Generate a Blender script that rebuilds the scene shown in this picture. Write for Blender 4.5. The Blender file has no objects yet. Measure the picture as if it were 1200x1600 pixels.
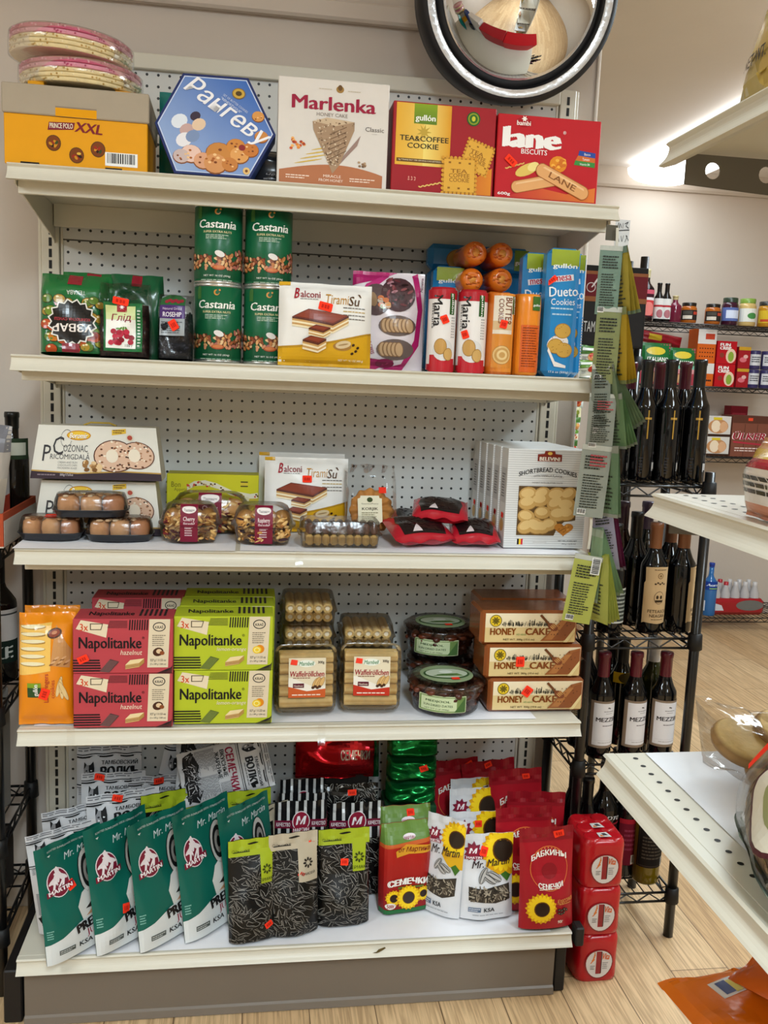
import bpy, bmesh, math, random
import numpy as np
from mathutils import Vector, Matrix, Euler
SC = bpy.context.scene
COL = bpy.context.collection
PI = math.pi

# ---------------------------------------------------------------- camera, light level, world
CAM_POS = (-0.1416, -2.2652, 1.3932)
CAM_ROT = (math.radians(81.7207), math.radians(-2.3062), math.radians(-8.1462))
FPX = 1422.09                                   # focal length in pixels of a 1200x1600 frame
cd = bpy.data.cameras.new('camera'); cam = bpy.data.objects.new('camera', cd); COL.objects.link(cam)
cd.sensor_fit = 'VERTICAL'; cd.sensor_height = 36.0; cd.lens = FPX / 1600 * 36.0
cd.clip_start = 0.02; cd.clip_end = 60
cam.location = CAM_POS; cam.rotation_mode = 'XYZ'; cam.rotation_euler = CAM_ROT
SC.camera = cam
SC.view_settings.view_transform = 'Standard'; SC.view_settings.look = 'None'
SC.view_settings.gamma = 1; SC.view_settings.use_curve_mapping = False
SC.view_settings.exposure = -0.37
SC.cycles.transparent_max_bounces = 24; SC.cycles.max_bounces = 8
wd = bpy.data.worlds.new('world'); SC.world = wd; wd.use_nodes = True
wd.node_tree.nodes['Background'].inputs[0].default_value = (.75, .78, .85, 1)
wd.node_tree.nodes['Background'].inputs[1].default_value = 0.3
LAMP_W = 46.0                                   # watts of each ceiling fixture

# ---------------------------------------------------------------- measuring from the photograph
_R = np.array(Euler(CAM_ROT, 'XYZ').to_matrix()); _O = np.array(CAM_POS)
def ray(px, py): return _R @ np.array([(px-600)/FPX, -(py-800)/FPX, -1.0])
def aty(px, py, y):
    d = ray(px, py); return _O + d*(y-_O[1])/d[1]
def atz(px, py, z):
    d = ray(px, py); return _O + d*(z-_O[2])/d[2]
def atx(px, py, x):
    d = ray(px, py); return _O + d*(x-_O[0])/d[0]
def xat(px, y, z):                              # the X at depth y and height z that is seen in column px
    a = _R.T @ np.array([1, 0, 0]); b = _R.T @ (np.array([0, y, z])-_O)
    k = (px-600)/FPX
    return -(b[0]+k*b[2])/(a[0]+k*a[2])
def zat(py, x, y):
    a = _R.T @ np.array([0, 0, 1]); b = _R.T @ (np.array([x, y, 0])-_O)
    k = -(py-800)/FPX
    return -(b[1]+k*b[2])/(a[1]+k*a[2])

# ---------------------------------------------------------------- materials
def lin(h):
    if not isinstance(h, str): return tuple(h)+(1,) if len(h) == 3 else tuple(h)
    h = h.lstrip('#'); r = []
    for i in (0, 2, 4):
        c = int(h[i:i+2], 16)/255
        r.append(c/12.92 if c <= .04045 else ((c+.055)/1.055)**2.4)
    return (r[0], r[1], r[2], 1)
MATS = {}
def nd(nt, t, **kw):
    n = nt.nodes.new(t)
    for k, v in kw.items(): setattr(n, k, v)
    return n
def mat(name, rough=.5, metal=0, spec=.5, coat=0, bump=0, bscale=200, vary=.04, vscale=30, trans=0, stretch=None):
    if name in MATS: return MATS[name]
    m = bpy.data.materials.new(name); m.use_nodes = True; nt = m.node_tree; p = nt.nodes['Principled BSDF']
    at = nd(nt, 'ShaderNodeAttribute', attribute_name='Col')
    tc = nd(nt, 'ShaderNodeTexCoord'); no = nd(nt, 'ShaderNodeTexNoise'); no.inputs['Scale'].default_value = vscale
    nt.links.new(tc.outputs['Object'], no.inputs['Vector'])
    mr = nd(nt, 'ShaderNodeMapRange'); mr.inputs['To Min'].default_value = 1-vary; mr.inputs['To Max'].default_value = 1+vary
    nt.links.new(no.outputs['Fac'], mr.inputs['Value'])
    vm = nd(nt, 'ShaderNodeVectorMath', operation='SCALE')
    nt.links.new(at.outputs['Color'], vm.inputs[0]); nt.links.new(mr.outputs[0], vm.inputs['Scale'])
    nt.links.new(vm.outputs[0], p.inputs['Base Color'])
    p.inputs['Roughness'].default_value = rough; p.inputs['Metallic'].default_value = metal
    p.inputs['Specular IOR Level'].default_value = spec; p.inputs['Coat Weight'].default_value = coat
    p.inputs['Coat Roughness'].default_value = .12
    if bump:
        n2 = nd(nt, 'ShaderNodeTexNoise'); n2.inputs['Scale'].default_value = bscale; n2.inputs['Detail'].default_value = 3
        if stretch:
            mp = nd(nt, 'ShaderNodeMapping'); mp.inputs['Scale'].default_value = stretch
            nt.links.new(tc.outputs['Object'], mp.inputs['Vector']); nt.links.new(mp.outputs[0], n2.inputs['Vector'])
        else: nt.links.new(tc.outputs['Object'], n2.inputs['Vector'])
        b = nd(nt, 'ShaderNodeBump'); b.inputs['Strength'].default_value = bump; b.inputs['Distance'].default_value = .002
        nt.links.new(n2.outputs['Fac'], b.inputs['Height']); nt.links.new(b.outputs[0], p.inputs['Normal'])
    MATS[name] = m; return m
mat('carton', .5, spec=.18)
mat('board', .8, spec=.2, bump=.2, bscale=60)
mat('gloss', .34, spec=.28, coat=.06, bump=.25, bscale=45)
mat('film', .24, spec=.4, coat=.25, bump=.5, bscale=40)
mat('matte', .5, spec=.2, bump=.2, bscale=40)
mat('foil', .22, metal=.75, bump=.7, bscale=45)
mat('paper', .8, spec=.2)
mat('steel', .38, spec=.45, bump=.05, bscale=90, vary=.03, vscale=6)
mat('black_steel', .3, spec=.5, coat=.2)
mat('chrome', .015, metal=1, vary=0)
mat('tin', .25, metal=.85)
mat('plastic', .3, spec=.5)
mat('rubber', .55, spec=.4)
mat('dark_glass', .05, spec=.4, coat=.15, vary=0)
mat('food', .6, spec=.3, bump=.6, bscale=120, vary=.22, vscale=55)
mat('cloth', .85, spec=.2)
def clear_mat(name, tint, gloss, rough, k=.8):
    m = bpy.data.materials.new(name); m.use_nodes = True; nt = m.node_tree; nt.nodes.clear()
    out = nd(nt, 'ShaderNodeOutputMaterial'); tr = nd(nt, 'ShaderNodeBsdfTransparent'); tr.inputs[0].default_value = tint
    gl = nd(nt, 'ShaderNodeBsdfGlossy'); gl.inputs['Roughness'].default_value = rough
    lw = nd(nt, 'ShaderNodeFresnel'); lw.inputs[0].default_value = 1.5
    mm = nd(nt, 'ShaderNodeMath', operation='MULTIPLY_ADD', use_clamp=True); mm.inputs[1].default_value = k; mm.inputs[2].default_value = gloss
    mx = nd(nt, 'ShaderNodeMixShader'); no = nd(nt, 'ShaderNodeTexNoise'); no.inputs['Scale'].default_value = 38; bp = nd(nt, 'ShaderNodeBump')
    tc = nd(nt, 'ShaderNodeTexCoord'); nt.links.new(tc.outputs['Object'], no.inputs['Vector'])
    bp.inputs['Strength'].default_value = .55; bp.inputs['Distance'].default_value = .004
    nt.links.new(no.outputs['Fac'], bp.inputs['Height']); nt.links.new(bp.outputs[0], gl.inputs['Normal'])
    nt.links.new(lw.outputs[0], mm.inputs[0]); nt.links.new(mm.outputs[0], mx.inputs[0])
    nt.links.new(tr.outputs[0], mx.inputs[1]); nt.links.new(gl.outputs[0], mx.inputs[2]); nt.links.new(mx.outputs[0], out.inputs[0])
    MATS[name] = m
clear_mat('clear', (.985, .985, .98, 1), .03, .2)
clear_mat('wrap', (.99, .99, .985, 1), .012, .13, .5)
clear_mat('blue_pet', (.35, .62, .9, 1), .05, .1)
clear_mat('pale_glass', (.93, .93, .9, 1), .04, .03)
def emit_mat(name, col, s):
    m = bpy.data.materials.new(name); m.use_nodes = True; nt = m.node_tree; nt.nodes.clear()
    o = nd(nt, 'ShaderNodeOutputMaterial'); e = nd(nt, 'ShaderNodeEmission'); e.inputs[0].default_value = col; e.inputs[1].default_value = s
    nt.links.new(e.outputs[0], o.inputs[0]); MATS[name] = m
emit_mat('diffuser', (1, .995, .985, 1), 9.0)

emit_mat('diffuser_dim', (1, .995, .985, 1), 5.0)

# painted pegboard steel: holes on a one inch grid
def peg_mat():
    m = bpy.data.materials.new('pegboard'); m.use_nodes = True; nt = m.node_tree; p = nt.nodes['Principled BSDF']
    p.inputs['Roughness'].default_value = .45
    tc = nd(nt, 'ShaderNodeTexCoord'); sp = nd(nt, 'ShaderNodeSeparateXYZ'); nt.links.new(tc.outputs['Object'], sp.inputs[0])
    def math_(op, a, b=None, c=None):
        n = nd(nt, 'ShaderNodeMath', operation=op)
        for i, q in enumerate((a, b, c)):
            if q is None: continue
            if isinstance(q, (int, float)): n.inputs[i].default_value = q
            else: nt.links.new(q, n.inputs[i])
        return n.outputs[0]
    def cell(s, off):
        a = math_('MULTIPLY_ADD', s, 1/.0254, off); fr = math_('FRACT', a); return math_('SUBTRACT', fr, .5)
    cx = cell(sp.outputs['X'], .5+.5+100); cz = cell(sp.outputs["Z"], .25+100)   # centres at odd half inches in x
    d = math_('SQRT', math_('ADD', math_('MULTIPLY', cx, cx), math_('MULTIPLY', cz, cz)))
    inside = math_('LESS_THAN', d, .125)
    inx = math_('LESS_THAN', math_('ABSOLUTE', sp.outputs['X']), .578)
    k = math_('MULTIPLY', inside, inx)
    mx = nd(nt, 'ShaderNodeMix', data_type='RGBA'); nt.links.new(k, mx.inputs[0])
    mx.inputs[6].default_value = lin('d0cfca'); mx.inputs[7].default_value = (.008, .008, .008, 1)
    nt.links.new(mx.outputs[2], p.inputs['Base Color'])
    MATS['pegboard'] = m
peg_mat()

# ---------------------------------------------------------------- mesh builder
class MB:
    def __init__(s): s.V = []; s.F = []; s.C = []; s.M = []; s.S = []; s.slots = []
    def add(s, vs, fs, col, mt='carton', smooth=False):
        b = len(s.V); s.V.extend([tuple(v) for v in vs])
        if mt not in s.slots: s.slots.append(mt)
        mi = s.slots.index(mt); fn = callable(col); L = None if fn else lin(col)
        for f in fs:
            s.F.append([b+i for i in f]); s.M.append(mi); s.S.append(smooth)
            s.C.append([lin(col(vs[i])) for i in f] if fn else L)
    def build(s, name, parent=None, loc=(0, 0, 0), rot=(0, 0, 0)):
        me = bpy.data.meshes.new(name); me.from_pydata(s.V, [], s.F)
        for n in s.slots: me.materials.append(MATS[n])
        me.polygons.foreach_set('material_index', s.M); me.polygons.foreach_set('use_smooth', s.S)
        ca = me.color_attributes.new('Col', 'FLOAT_COLOR', 'CORNER'); arr = []
        for f, c in zip(s.F, s.C):
            if isinstance(c, tuple): arr.extend(c*len(f))
            else:
                for q in c: arr.extend(q)
        ca.data.foreach_set('color', arr); me.update()
        o = bpy.data.objects.new(name, me); COL.objects.link(o)
        o.location = loc; o.rotation_euler = rot
        if parent: o.parent = parent
        return o
    # --- shapes
    def box(s, x0, y0, z0, x1, y1, z1, col, mt='carton', b=.0012, faces=None):
        b = min(b, abs(x1-x0)*.3, abs(y1-y0)*.3, abs(z1-z0)*.3)
        X, Y, Z = (x0, x1), (y0, y1), (z0, z1); vs = []; idx = {}
        for i in (0, 1):
            for j in (0, 1):
                for k in (0, 1):
                    sx, sy, sz = 1-2*i, 1-2*j, 1-2*k
                    for a, (dx, dy, dz) in enumerate(((0, b, b), (b, 0, b), (b, b, 0))):
                        idx[i, j, k, a] = len(vs); vs.append((X[i]+sx*dx, Y[j]+sy*dy, Z[k]+sz*dz))
        g = lambda i, j, k, a: idx[i, j, k, a]
        six = {'L': [g(0, 0, 0, 0), g(0, 0, 1, 0), g(0, 1, 1, 0), g(0, 1, 0, 0)], 'R': [g(1, 0, 0, 0), g(1, 1, 0, 0), g(1, 1, 1, 0), g(1, 0, 1, 0)],
               'F': [g(0, 0, 0, 1), g(1, 0, 0, 1), g(1, 0, 1, 1), g(0, 0, 1, 1)], 'K': [g(0, 1, 0, 1), g(0, 1, 1, 1), g(1, 1, 1, 1), g(1, 1, 0, 1)],
               'D': [g(0, 0, 0, 2), g(0, 1, 0, 2), g(1, 1, 0, 2), g(1, 0, 0, 2)], 'T': [g(0, 0, 1, 2), g(1, 0, 1, 2), g(1, 1, 1, 2), g(0, 1, 1, 2)]}
        fs = []
        for j in (0, 1):
            for k in (0, 1): fs.append([g(0, j, k, 1), g(1, j, k, 1), g(1, j, k, 2), g(0, j, k, 2)])
        for i in (0, 1):
            for k in (0, 1): fs.append([g(i, 0, k, 0), g(i, 1, k, 0), g(i, 1, k, 2), g(i, 0, k, 2)])
            for j in (0, 1): fs.append([g(i, j, 0, 0), g(i, j, 1, 0), g(i, j, 1, 1), g(i, j, 0, 1)])
            for j in (0, 1):
                for k in (0, 1): fs.append([g(i, j, k, 0), g(i, j, k, 1), g(i, j, k, 2)])
        s.add(vs, fs, col, mt)
        for n, f in six.items(): s.add([vs[q] for q in f], [[0, 1, 2, 3]], (faces or {}).get(n, col), mt)
    def grid(s, fn, nu, nv, col, mt='gloss', smooth=True, cols=None):
        vs = [fn(i/nu, j/nv) for j in range(nv+1) for i in range(nu+1)]
        fs = [[j*(nu+1)+i, j*(nu+1)+i+1, (j+1)*(nu+1)+i+1, (j+1)*(nu+1)+i] for j in range(nv) for i in range(nu)]
        s.add(vs, fs, col, mt, smooth)
    def lathe(s, prof, seg, col, mt='plastic', c=(0, 0, 0), axis='z', smooth=True, a0=0, a1=2*PI):
        vs = []; n = len(prof); full = abs(a1-a0-2*PI) < 1e-6; m = seg if full else seg+1
        for i in range(m):
            a = a0+(a1-a0)*i/seg
            for r, z in prof:
                p = (r*math.cos(a), r*math.sin(a), z)
                if axis == 'y': p = (p[0], p[2], p[1])
                if axis == 'x': p = (p[2], p[0], p[1])
                vs.append((p[0]+c[0], p[1]+c[1], p[2]+c[2]))
        fs = []
        for i in range(seg):
            i2 = (i+1) % m
            for j in range(n-1): fs.append([i*n+j, i2*n+j, i2*n+j+1, i*n+j+1])
        s.add(vs, fs, col, mt, smooth)
    def tube(s, pts, r, col, mt='black_steel', seg=8, caps=True):
        pts = [Vector(p) for p in pts]; vs = []; n = len(pts)
        for i, p in enumerate(pts):
            t = (pts[min(i+1, n-1)]-pts[max(i-1, 0)]).normalized()
            a = t.orthogonal().normalized() if abs(t.z) > .9 else t.cross(Vector((0, 0, 1))).normalized(); b = t.cross(a)
            for k in range(seg):
                w = 2*PI*k/seg; vs.append(p+r*(math.cos(w)*a+math.sin(w)*b))
        fs = [[i*seg+k, i*seg+(k+1) % seg, (i+1)*seg+(k+1) % seg, (i+1)*seg+k] for i in range(n-1) for k in range(seg)]
        if caps: fs += [list(range(seg))[::-1], list(range((n-1)*seg, n*seg))]
        s.add(vs, fs, col, mt, True)
    def prism(s, poly, lo, hi, col, mt='steel', axis='x', smooth=False):
        n = len(poly)
        def P(a, b, t): return (t, a, b) if axis == 'x' else ((a, t, b) if axis == 'y' else (a, b, t))
        vs = [P(a, b, lo) for a, b in poly]+[P(a, b, hi) for a, b in poly]
        s.add(vs, [[i, (i+1) % n, n+(i+1) % n, n+i] for i in range(n)], col, mt, smooth)
        s.add(vs, [list(range(n)), list(range(n, 2*n))[::-1]], col, mt)
    def ball(s, c, r, col, mt='food', nu=12, nv=8, rot=None):
        rx, ry, rz = (r, r, r) if not isinstance(r, tuple) else r; c = Vector(c)
        def fn(u, v):
            a = 2*PI*u; b = PI*(v-.5); p = Vector((rx*math.cos(a)*math.cos(b), ry*math.sin(a)*math.cos(b), rz*math.sin(b)))
            if rot: p.rotate(rot)
            return tuple(c+p)
        s.grid(fn, nu, nv, col, mt)

# ---------------------------------------------------------------- printed artwork on a face or a curved film
_TX = {}
def glyphs(st, sh=0):
    k = (st, sh)
    if k in _TX: return _TX[k]
    c = bpy.data.curves.new('lettering', 'FONT'); c.body = st; c.resolution_u = 2; c.shear = sh; c.align_x = 'CENTER'; c.align_y = 'CENTER'
    o = bpy.data.objects.new('lettering', c); COL.objects.link(o)
    dg = bpy.context.evaluated_depsgraph_get(); ev = o.evaluated_get(dg); me = ev.to_mesh()
    V = np.array([v.co[:2] for v in me.vertices]) if len(me.vertices) else np.zeros((0, 2)); F = [list(p.vertices) for p in me.polygons]
    ev.to_mesh_clear(); bpy.data.objects.remove(o); bpy.data.curves.remove(c)
    if len(V):
        V[:, 0] -= (V[:, 0].min()+V[:, 0].max())/2; V[:, 1] -= .33 if False else (V[:, 1].min()+V[:, 1].max())/2
    _TX[k] = (V, F); return _TX[k]
def clip(poly, ax, val, keep_less):
    out = []; n = len(poly)
    for i in range(n):
        a, b = poly[i], poly[(i+1) % n]; ia = (a[ax] <= val) == keep_less or a[ax] == val; ib = (b[ax] <= val) == keep_less or b[ax] == val
        if ia: out.append(a)
        if ia != ib:
            t = (val-a[ax])/(b[ax]-a[ax]); q = [a[0]+t*(b[0]-a[0]), a[1]+t*(b[1]-a[1])]; q[ax] = val; out.append(tuple(q))
    return out
class Art:
    """draws on mb through S(u, v, lift); W, H are the face's size in metres; nu, nv > 0 cut shapes to follow a curved face"""
    def __init__(s, mb, S, W, H, mt='carton', nu=0, nv=0, l0=.0003, dl=.00022): s.mb, s.S, s.W, s.H, s.mt, s.nu, s.nv, s.l0, s.dl = mb, S, W, H, mt, nu, nv, l0, dl
    n = 0
    def lift(s, ly):
        s.n = (s.n+1) % 160; return s.l0+s.dl*ly+s.n*1.5e-6
    def poly(s, pts, col, ly=0, mt=None):
        l = s.lift(ly); cells = [[(min(max(a, 0), 1), min(max(b, 0), 1)) for a, b in pts]]
        for ax, n in ((0, s.nu), (1, s.nv)):
            if not n: continue
            nx = []
            for c in cells:
                lo = min(p[ax] for p in c); hi = max(p[ax] for p in c); i0 = int(math.floor(lo*n+1e-6)); i1 = int(math.ceil(hi*n-1e-6))
                rest = c
                for i in range(i0, i1):
                    if not rest: break
                    q = clip(rest, ax, (i+1)/n, True)
                    if len(q) > 2: nx.append(q)
                    rest = clip(rest, ax, (i+1)/n, False)
            cells = nx
        for c in cells:
            d = []
            for p in c:
                if not d or abs(p[0]-d[-1][0])+abs(p[1]-d[-1][1]) > 1e-7: d.append(p)
            if len(d) > 2:
                f = (lambda P, d=d: col(P)) if callable(col) else col
                if callable(col):
                    vs = [s.S(u, v, l) for u, v in d]; m = {tuple(x): col(*uv) for x, uv in zip(vs, d)}
                    s.mb.add([tuple(x) for x in vs], [list(range(len(d)))], lambda v: m[tuple(v)], mt or s.mt, bool(s.nu))
                else: s.mb.add([s.S(u, v, l) for u, v in d], [list(range(len(d)))], col, mt or s.mt, bool(s.nu))
    def rect(s, u0, v0, u1, v1, col, ly=0, mt=None): s.poly([(u0, v0), (u1, v0), (u1, v1), (u0, v1)], col, ly, mt)
    def qrect(s, cu, cv, w, h, rot, col, ly=0):         # w, h as shares of the face's width
        c, n = math.cos(math.radians(rot)), math.sin(math.radians(rot)); P = []
        for a, b in ((-1, -1), (1, -1), (1, 1), (-1, 1)):
            x, y = a*w*s.W/2, b*h*s.W/2; P.append((cu+(x*c-y*n)/s.W, cv+(x*n+y*c)/s.H))
        s.poly(P, col, ly)
    def ell(s, cu, cv, r, r2=None, col='000000', ly=0, n=20, rot=0):   # radii as shares of the face's width
        r2 = r if r2 is None else r2; c, k = math.cos(math.radians(rot)), math.sin(math.radians(rot)); P = []
        for i in range(n):
            a = 2*PI*i/n; x, y = r*s.W*math.cos(a), r2*s.W*math.sin(a); P.append((cu+(x*c-y*k)/s.W, cv+(x*k+y*c)/s.H))
        s.poly(P, col, ly)
    def star(s, cu, cv, r, q, n, col, ly=0, sq=1):
        P = []
        for i in range(2*n):
            a = PI*i/n; k = r if i % 2 == 0 else q; P.append((cu+k*math.cos(a), cv+k*sq*math.sin(a)*s.W/s.H))
        for i in range(0, 2*n, 2):
            s.poly([P[i-1], P[i], P[(i+1) % (2*n)]], col, ly)
        s.poly([P[i] for i in range(1, 2*n, 2)], col, ly)
    def text(s, st, u, v, h, col, w=None, rot=0, sh=0, bold=0, ly=2, al='c', arc=0):
        V, F = glyphs(st, sh)
        if not len(V): return
        k = h*s.H/max(V[:, 1].max()-V[:, 1].min(), 1e-6); kx = k
        if w: kx = w*s.W/max(V[:, 0].max()-V[:, 0].min(), 1e-6)
        X, Y = V[:, 0]*kx, V[:, 1]*k
        if al == 'l': X = X-X.min()
        if al == 'r': X = X-X.max()
        if arc:                                          # arc: rise of the middle over the ends, share of the face's height
            hw = max(abs(X).max(), 1e-6); sl = -2*arc*s.H*X/hw/hw; Y = Y+arc*s.H*(1-(X/hw)**2); 
        c, n = math.cos(math.radians(rot)), math.sin(math.radians(rot))
        offs = [(0, 0)] if not bold else [(0, 0), (bold, .3*bold), (-bold, -.3*bold)]
        for ox, oy in offs:                              # heavier strokes: the same letters set slightly apart
            x2, y2 = X+ox*kx*1.3, Y+oy*k*1.3
            U = np.clip(u+(x2*c-y2*n)/s.W, .003, .997); W_ = np.clip(v+(x2*n+y2*c)/s.H, .003, .997); l = s.lift(ly)
            s.mb.add([s.S(a, b, l) for a, b in zip(U, W_)], F, col, s.mt, bool(s.nu))
    def lines(s, u0, v0, u1, v1, n, col, ly=1, fill=.45, seed=1):       # small print too fine to read
        r = random.Random(seed); st = (v1-v0)/n
        for i in range(n):
            y = v1-st*(i+.5); x = u0; e = u1-(u1-u0)*r.random()*.3
            while x < e:
                w = min((u1-u0)*r.uniform(.06, .2), e-x); s.rect(x, y-st*fill/2, x+w, y+st*fill/2, col, ly); x += w+(u1-u0)*.025
    def barcode(s, u0, v0, u1, v1, ly=1, seed=2, vert=False):
        r = random.Random(seed); s.rect(u0, v0, u1, v1, 'f2f2ee', ly); x = .06
        while x < .92:
            w = r.choice((.015, .025, .04))
            if vert: s.rect(u0+(u1-u0)*.1, v0+(v1-v0)*x, u1-(u1-u0)*.1, v0+(v1-v0)*(x+w), '151515', ly+1)
            else: s.rect(u0+(u1-u0)*x, v0+(v1-v0)*.2, u0+(u1-u0)*(x+w), v1-(v1-v0)*.06, '151515', ly+1)
            x += w+r.choice((.015, .03))
    def sunflower(s, cu, cv, r, ly=1, n=17, core='2a1a10'):
        for k, (rr, c) in enumerate(((1, 'e0a411'), (.9, 'f6cf1d'))):
            for i in range(n):
                a = 2*PI*(i+.5*k)/n; s.ell(cu+math.cos(a)*r*.68*rr, cv+math.sin(a)*r*.68*rr*s.W/s.H, r*.34*rr, r*.13, c, ly+k, 8, math.degrees(a))
        s.ell(cu, cv, r*.5, r*.5, '6b3f10', ly+2, 18); s.ell(cu, cv, r*.44, r*.44, core, ly+3, 18)
    def seeds(s, u0, v0, u1, v1, n, seed=3, size=.1, ly=1, dark='171614', light='c9c5bd', base='0d0d0c'):
        r = random.Random(seed); s.rect(u0, v0, u1, v1, base, ly)
        for i in range(n):
            cu, cv = r.uniform(u0, u1), r.uniform(v0, v1); L = size*r.uniform(.8, 1.2); w = L*r.uniform(.2, .3); a = r.uniform(0, 360) if r.random() < .5 else r.gauss(150, 35)
            c, k = math.cos(math.radians(a)), math.sin(math.radians(a))
            def pt(x, y): return (min(max(cu+(x*c-y*k), u0), u1), min(max(cv+(x*k+y*c)*s.W/s.H, v0), v1))
            lens = [(-.5, 0), (-.25, .42), (.05, .5), (.35, .25), (.5, 0), (.35, -.25), (.05, -.5), (-.25, -.42)]
            s.poly([pt(x*L, y*w*1.25) for x, y in lens], light, ly+1); s.poly([pt(x*L*.97, y*w-.0*w) for x, y in lens], dark, ly+2)
            if i % 2: s.poly([pt(-.42*L, .1*w), pt(0, .3*w), pt(.42*L, .1*w), pt(0, .2*w)], light, ly+3)
def face(o, ux, uy):
    o, ux, uy = np.array(o, float), np.array(ux, float), np.array(uy, float); n = np.cross(ux, uy); n /= np.linalg.norm(n)
    return lambda u, v, l: tuple(o+ux*u+uy*v+n*l)
class Carton:
    """a box with its front-left-bottom corner at the origin; .F .T .L .R are its printable faces"""
    def __init__(s, W, H, D, col, mt='carton', faces=None, b=.0015):
        s.mb = MB(); s.W, s.H, s.D = W, H, D; s.mb.box(0, 0, 0, W, D, H, col, mt, b, faces)
        s.F = Art(s.mb, face((0, 0, 0), (W, 0, 0), (0, 0, H)), W, H, mt); s.T = Art(s.mb, face((0, 0, H), (W, 0, 0), (0, D, 0)), W, D, mt)
        s.L = Art(s.mb, face((0, D, 0), (0, -D, 0), (0, 0, H)), D, H, mt); s.R = Art(s.mb, face((W, 0, 0), (0, D, 0), (0, 0, H)), D, H, mt)
class Bag:
    """a film bag standing on z = 0, front to -y, centred in x"""
    def __init__(s, W, H, T, kind='pouch', wr=.0012, seed=0, mt='gloss', col='ffffff', back=None, nu=22, nv=28, top=None, taper=0, edge=0):
        s.W, s.H, s.T, s.kind, s.wr, s.taper, s.edge = W, H, T, kind, wr, taper, edge; r = random.Random(seed)
        s.k = [(r.uniform(-1, 1)*11, r.uniform(-1, 1)*15, r.uniform(0, 6.28), r.uniform(.4, 1)) for _ in range(5)]
        s.mb = MB(); s.mb.grid(lambda u, v: s.P(u, v, 0), nu, nv, col, mt); s.mb.grid(lambda u, v: s.P(1-u, v, 0, -1), nu, nv, back or col, mt)
        s.F = Art(s.mb, lambda u, v, l: s.P(u, v, l), W, H, mt, nu, nv, .0008, .0004)
        s.B = Art(s.mb, lambda u, v, l: s.P(1-u, v, l, -1), W, H, mt, nu, nv, .0008, .0004)
    def th(s, u, v):
        e = abs(2*u-1)
        if s.kind == 'pouch':
            pv = 0 if v > .9 else (1-(v/.9)**2.2)*(.72+.42*math.sin(PI*min(v/.55, 1))); pu = max(0, 1-e**2.3)**.62
        elif s.kind == 'pillow':
            a = abs(2*v-1); pv = 0 if a > .93 else (1-(a/.93)**3)**.6; pu = max(0, 1-e**2.6)**.6
        else:
            a = max(0, (v-.78)/.22); pv = max(0, 1-a**1.4)*(1 if v > .04 else .9+2.5*v); pu = max(0, 1-e**7)**.55
        return s.T*pv*pu
    def P(s, u, v, l=0, side=1):
        w = sum(a*math.sin(kx*u+ky*v+p) for kx, ky, p, a in s.k)*s.wr; e = 1-abs(2*u-1)**6
        ww = s.W*(1-s.taper*math.sin(PI*min(v, 1))); x = (u-.5)*ww
        if s.kind == 'block': x = (u-.5)*ww*(1-.05*max(0, (v-.75)/.25))
        t = s.th(u, v)/2; wave = s.edge*math.sin(u*19+v*3) if (v > .9 or (s.kind == 'pillow' and v < .07)) else 0
        return (x, -side*(t+l+abs(w)*.3*min(1, t/.01))-w*.8*e+wave, v*s.H)
def cyl_map(R, H, span=200, z0=0, cx=0, cy=0):
    def S(u, v, l):
        a = math.radians(-90+(u-.5)*span); r = R+l; return (cx+r*math.cos(a), cy+r*math.sin(a), z0+v*H)
    return S

# ---------------------------------------------------------------- things, parts, setting
def tag(o, label, cat, group=None, kind=None):
    o['label'] = label; o['category'] = cat
    if group: o['group'] = group
    if kind: o['kind'] = kind
    return o
def thing(name, label, cat, loc=(0, 0, 0), rot=(0, 0, 0), group=None):
    o = bpy.data.objects.new(name, None); o.empty_display_size = .03; COL.objects.link(o); o.location = loc; o.rotation_euler = rot
    return tag(o, label, cat, group)
def struct(o): o['kind'] = 'structure'; return o
def dup(root, loc=None, rot=None, label=None, group=None):
    r = root.copy(); COL.objects.link(r)
    if loc is not None: r.location = loc
    if rot is not None: r.rotation_euler = rot
    if label: r['label'] = label
    if group: r['group'] = group
    for ch in list(root.children):
        c = ch.copy(); COL.objects.link(c); c.parent = r
        for g in list(ch.children):
            d = g.copy(); COL.objects.link(d); d.parent = c
    return r
def rest(o, z, eps=.0008):                           # stand a thing on a surface: nothing of it below z
    bpy.context.view_layer.update()
    lo = 1e9
    for q in [o]+list(o.children_recursive):
        if q.type == 'MESH':
            n = len(q.data.vertices); a = np.empty(n*3); q.data.vertices.foreach_get('co', a); a = a.reshape(-1, 3)
            M = np.array(q.matrix_world); lo = min(lo, (a @ M[:3, :3].T+M[:3, 3])[:, 2].min())
    o.location.z += z+eps-lo; return o
def sticker(parent, S, W, H, u, v, w=.03, h=.02, rot=0, curved=True, lift=.0030):
    mb = MB(); a = Art(mb, S, W, H, 'paper', 24 if curved else 0, 24 if curved else 0, lift, .0004)
    c, n = math.cos(math.radians(rot)), math.sin(math.radians(rot))
    def q(x, y): return (u+(x*w*c-y*h*n)/W, v+(x*w*n+y*h*c)/H)
    a.poly([q(-.5, -.42), (q(-.44, -.5)), q(.44, -.5), q(.5, -.4), q(.5, .42), q(.42, .5), q(-.46, .5), q(-.5, .4)], 'ff3b1f', 0)
    for x0 in (-.3, -.08, .12): a.poly([q(x0, -.22), q(x0+.15, -.22), q(x0+.15, .22), q(x0, .22)], 'c62414', 1)
    return mb.build('price_sticker', parent)

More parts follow.
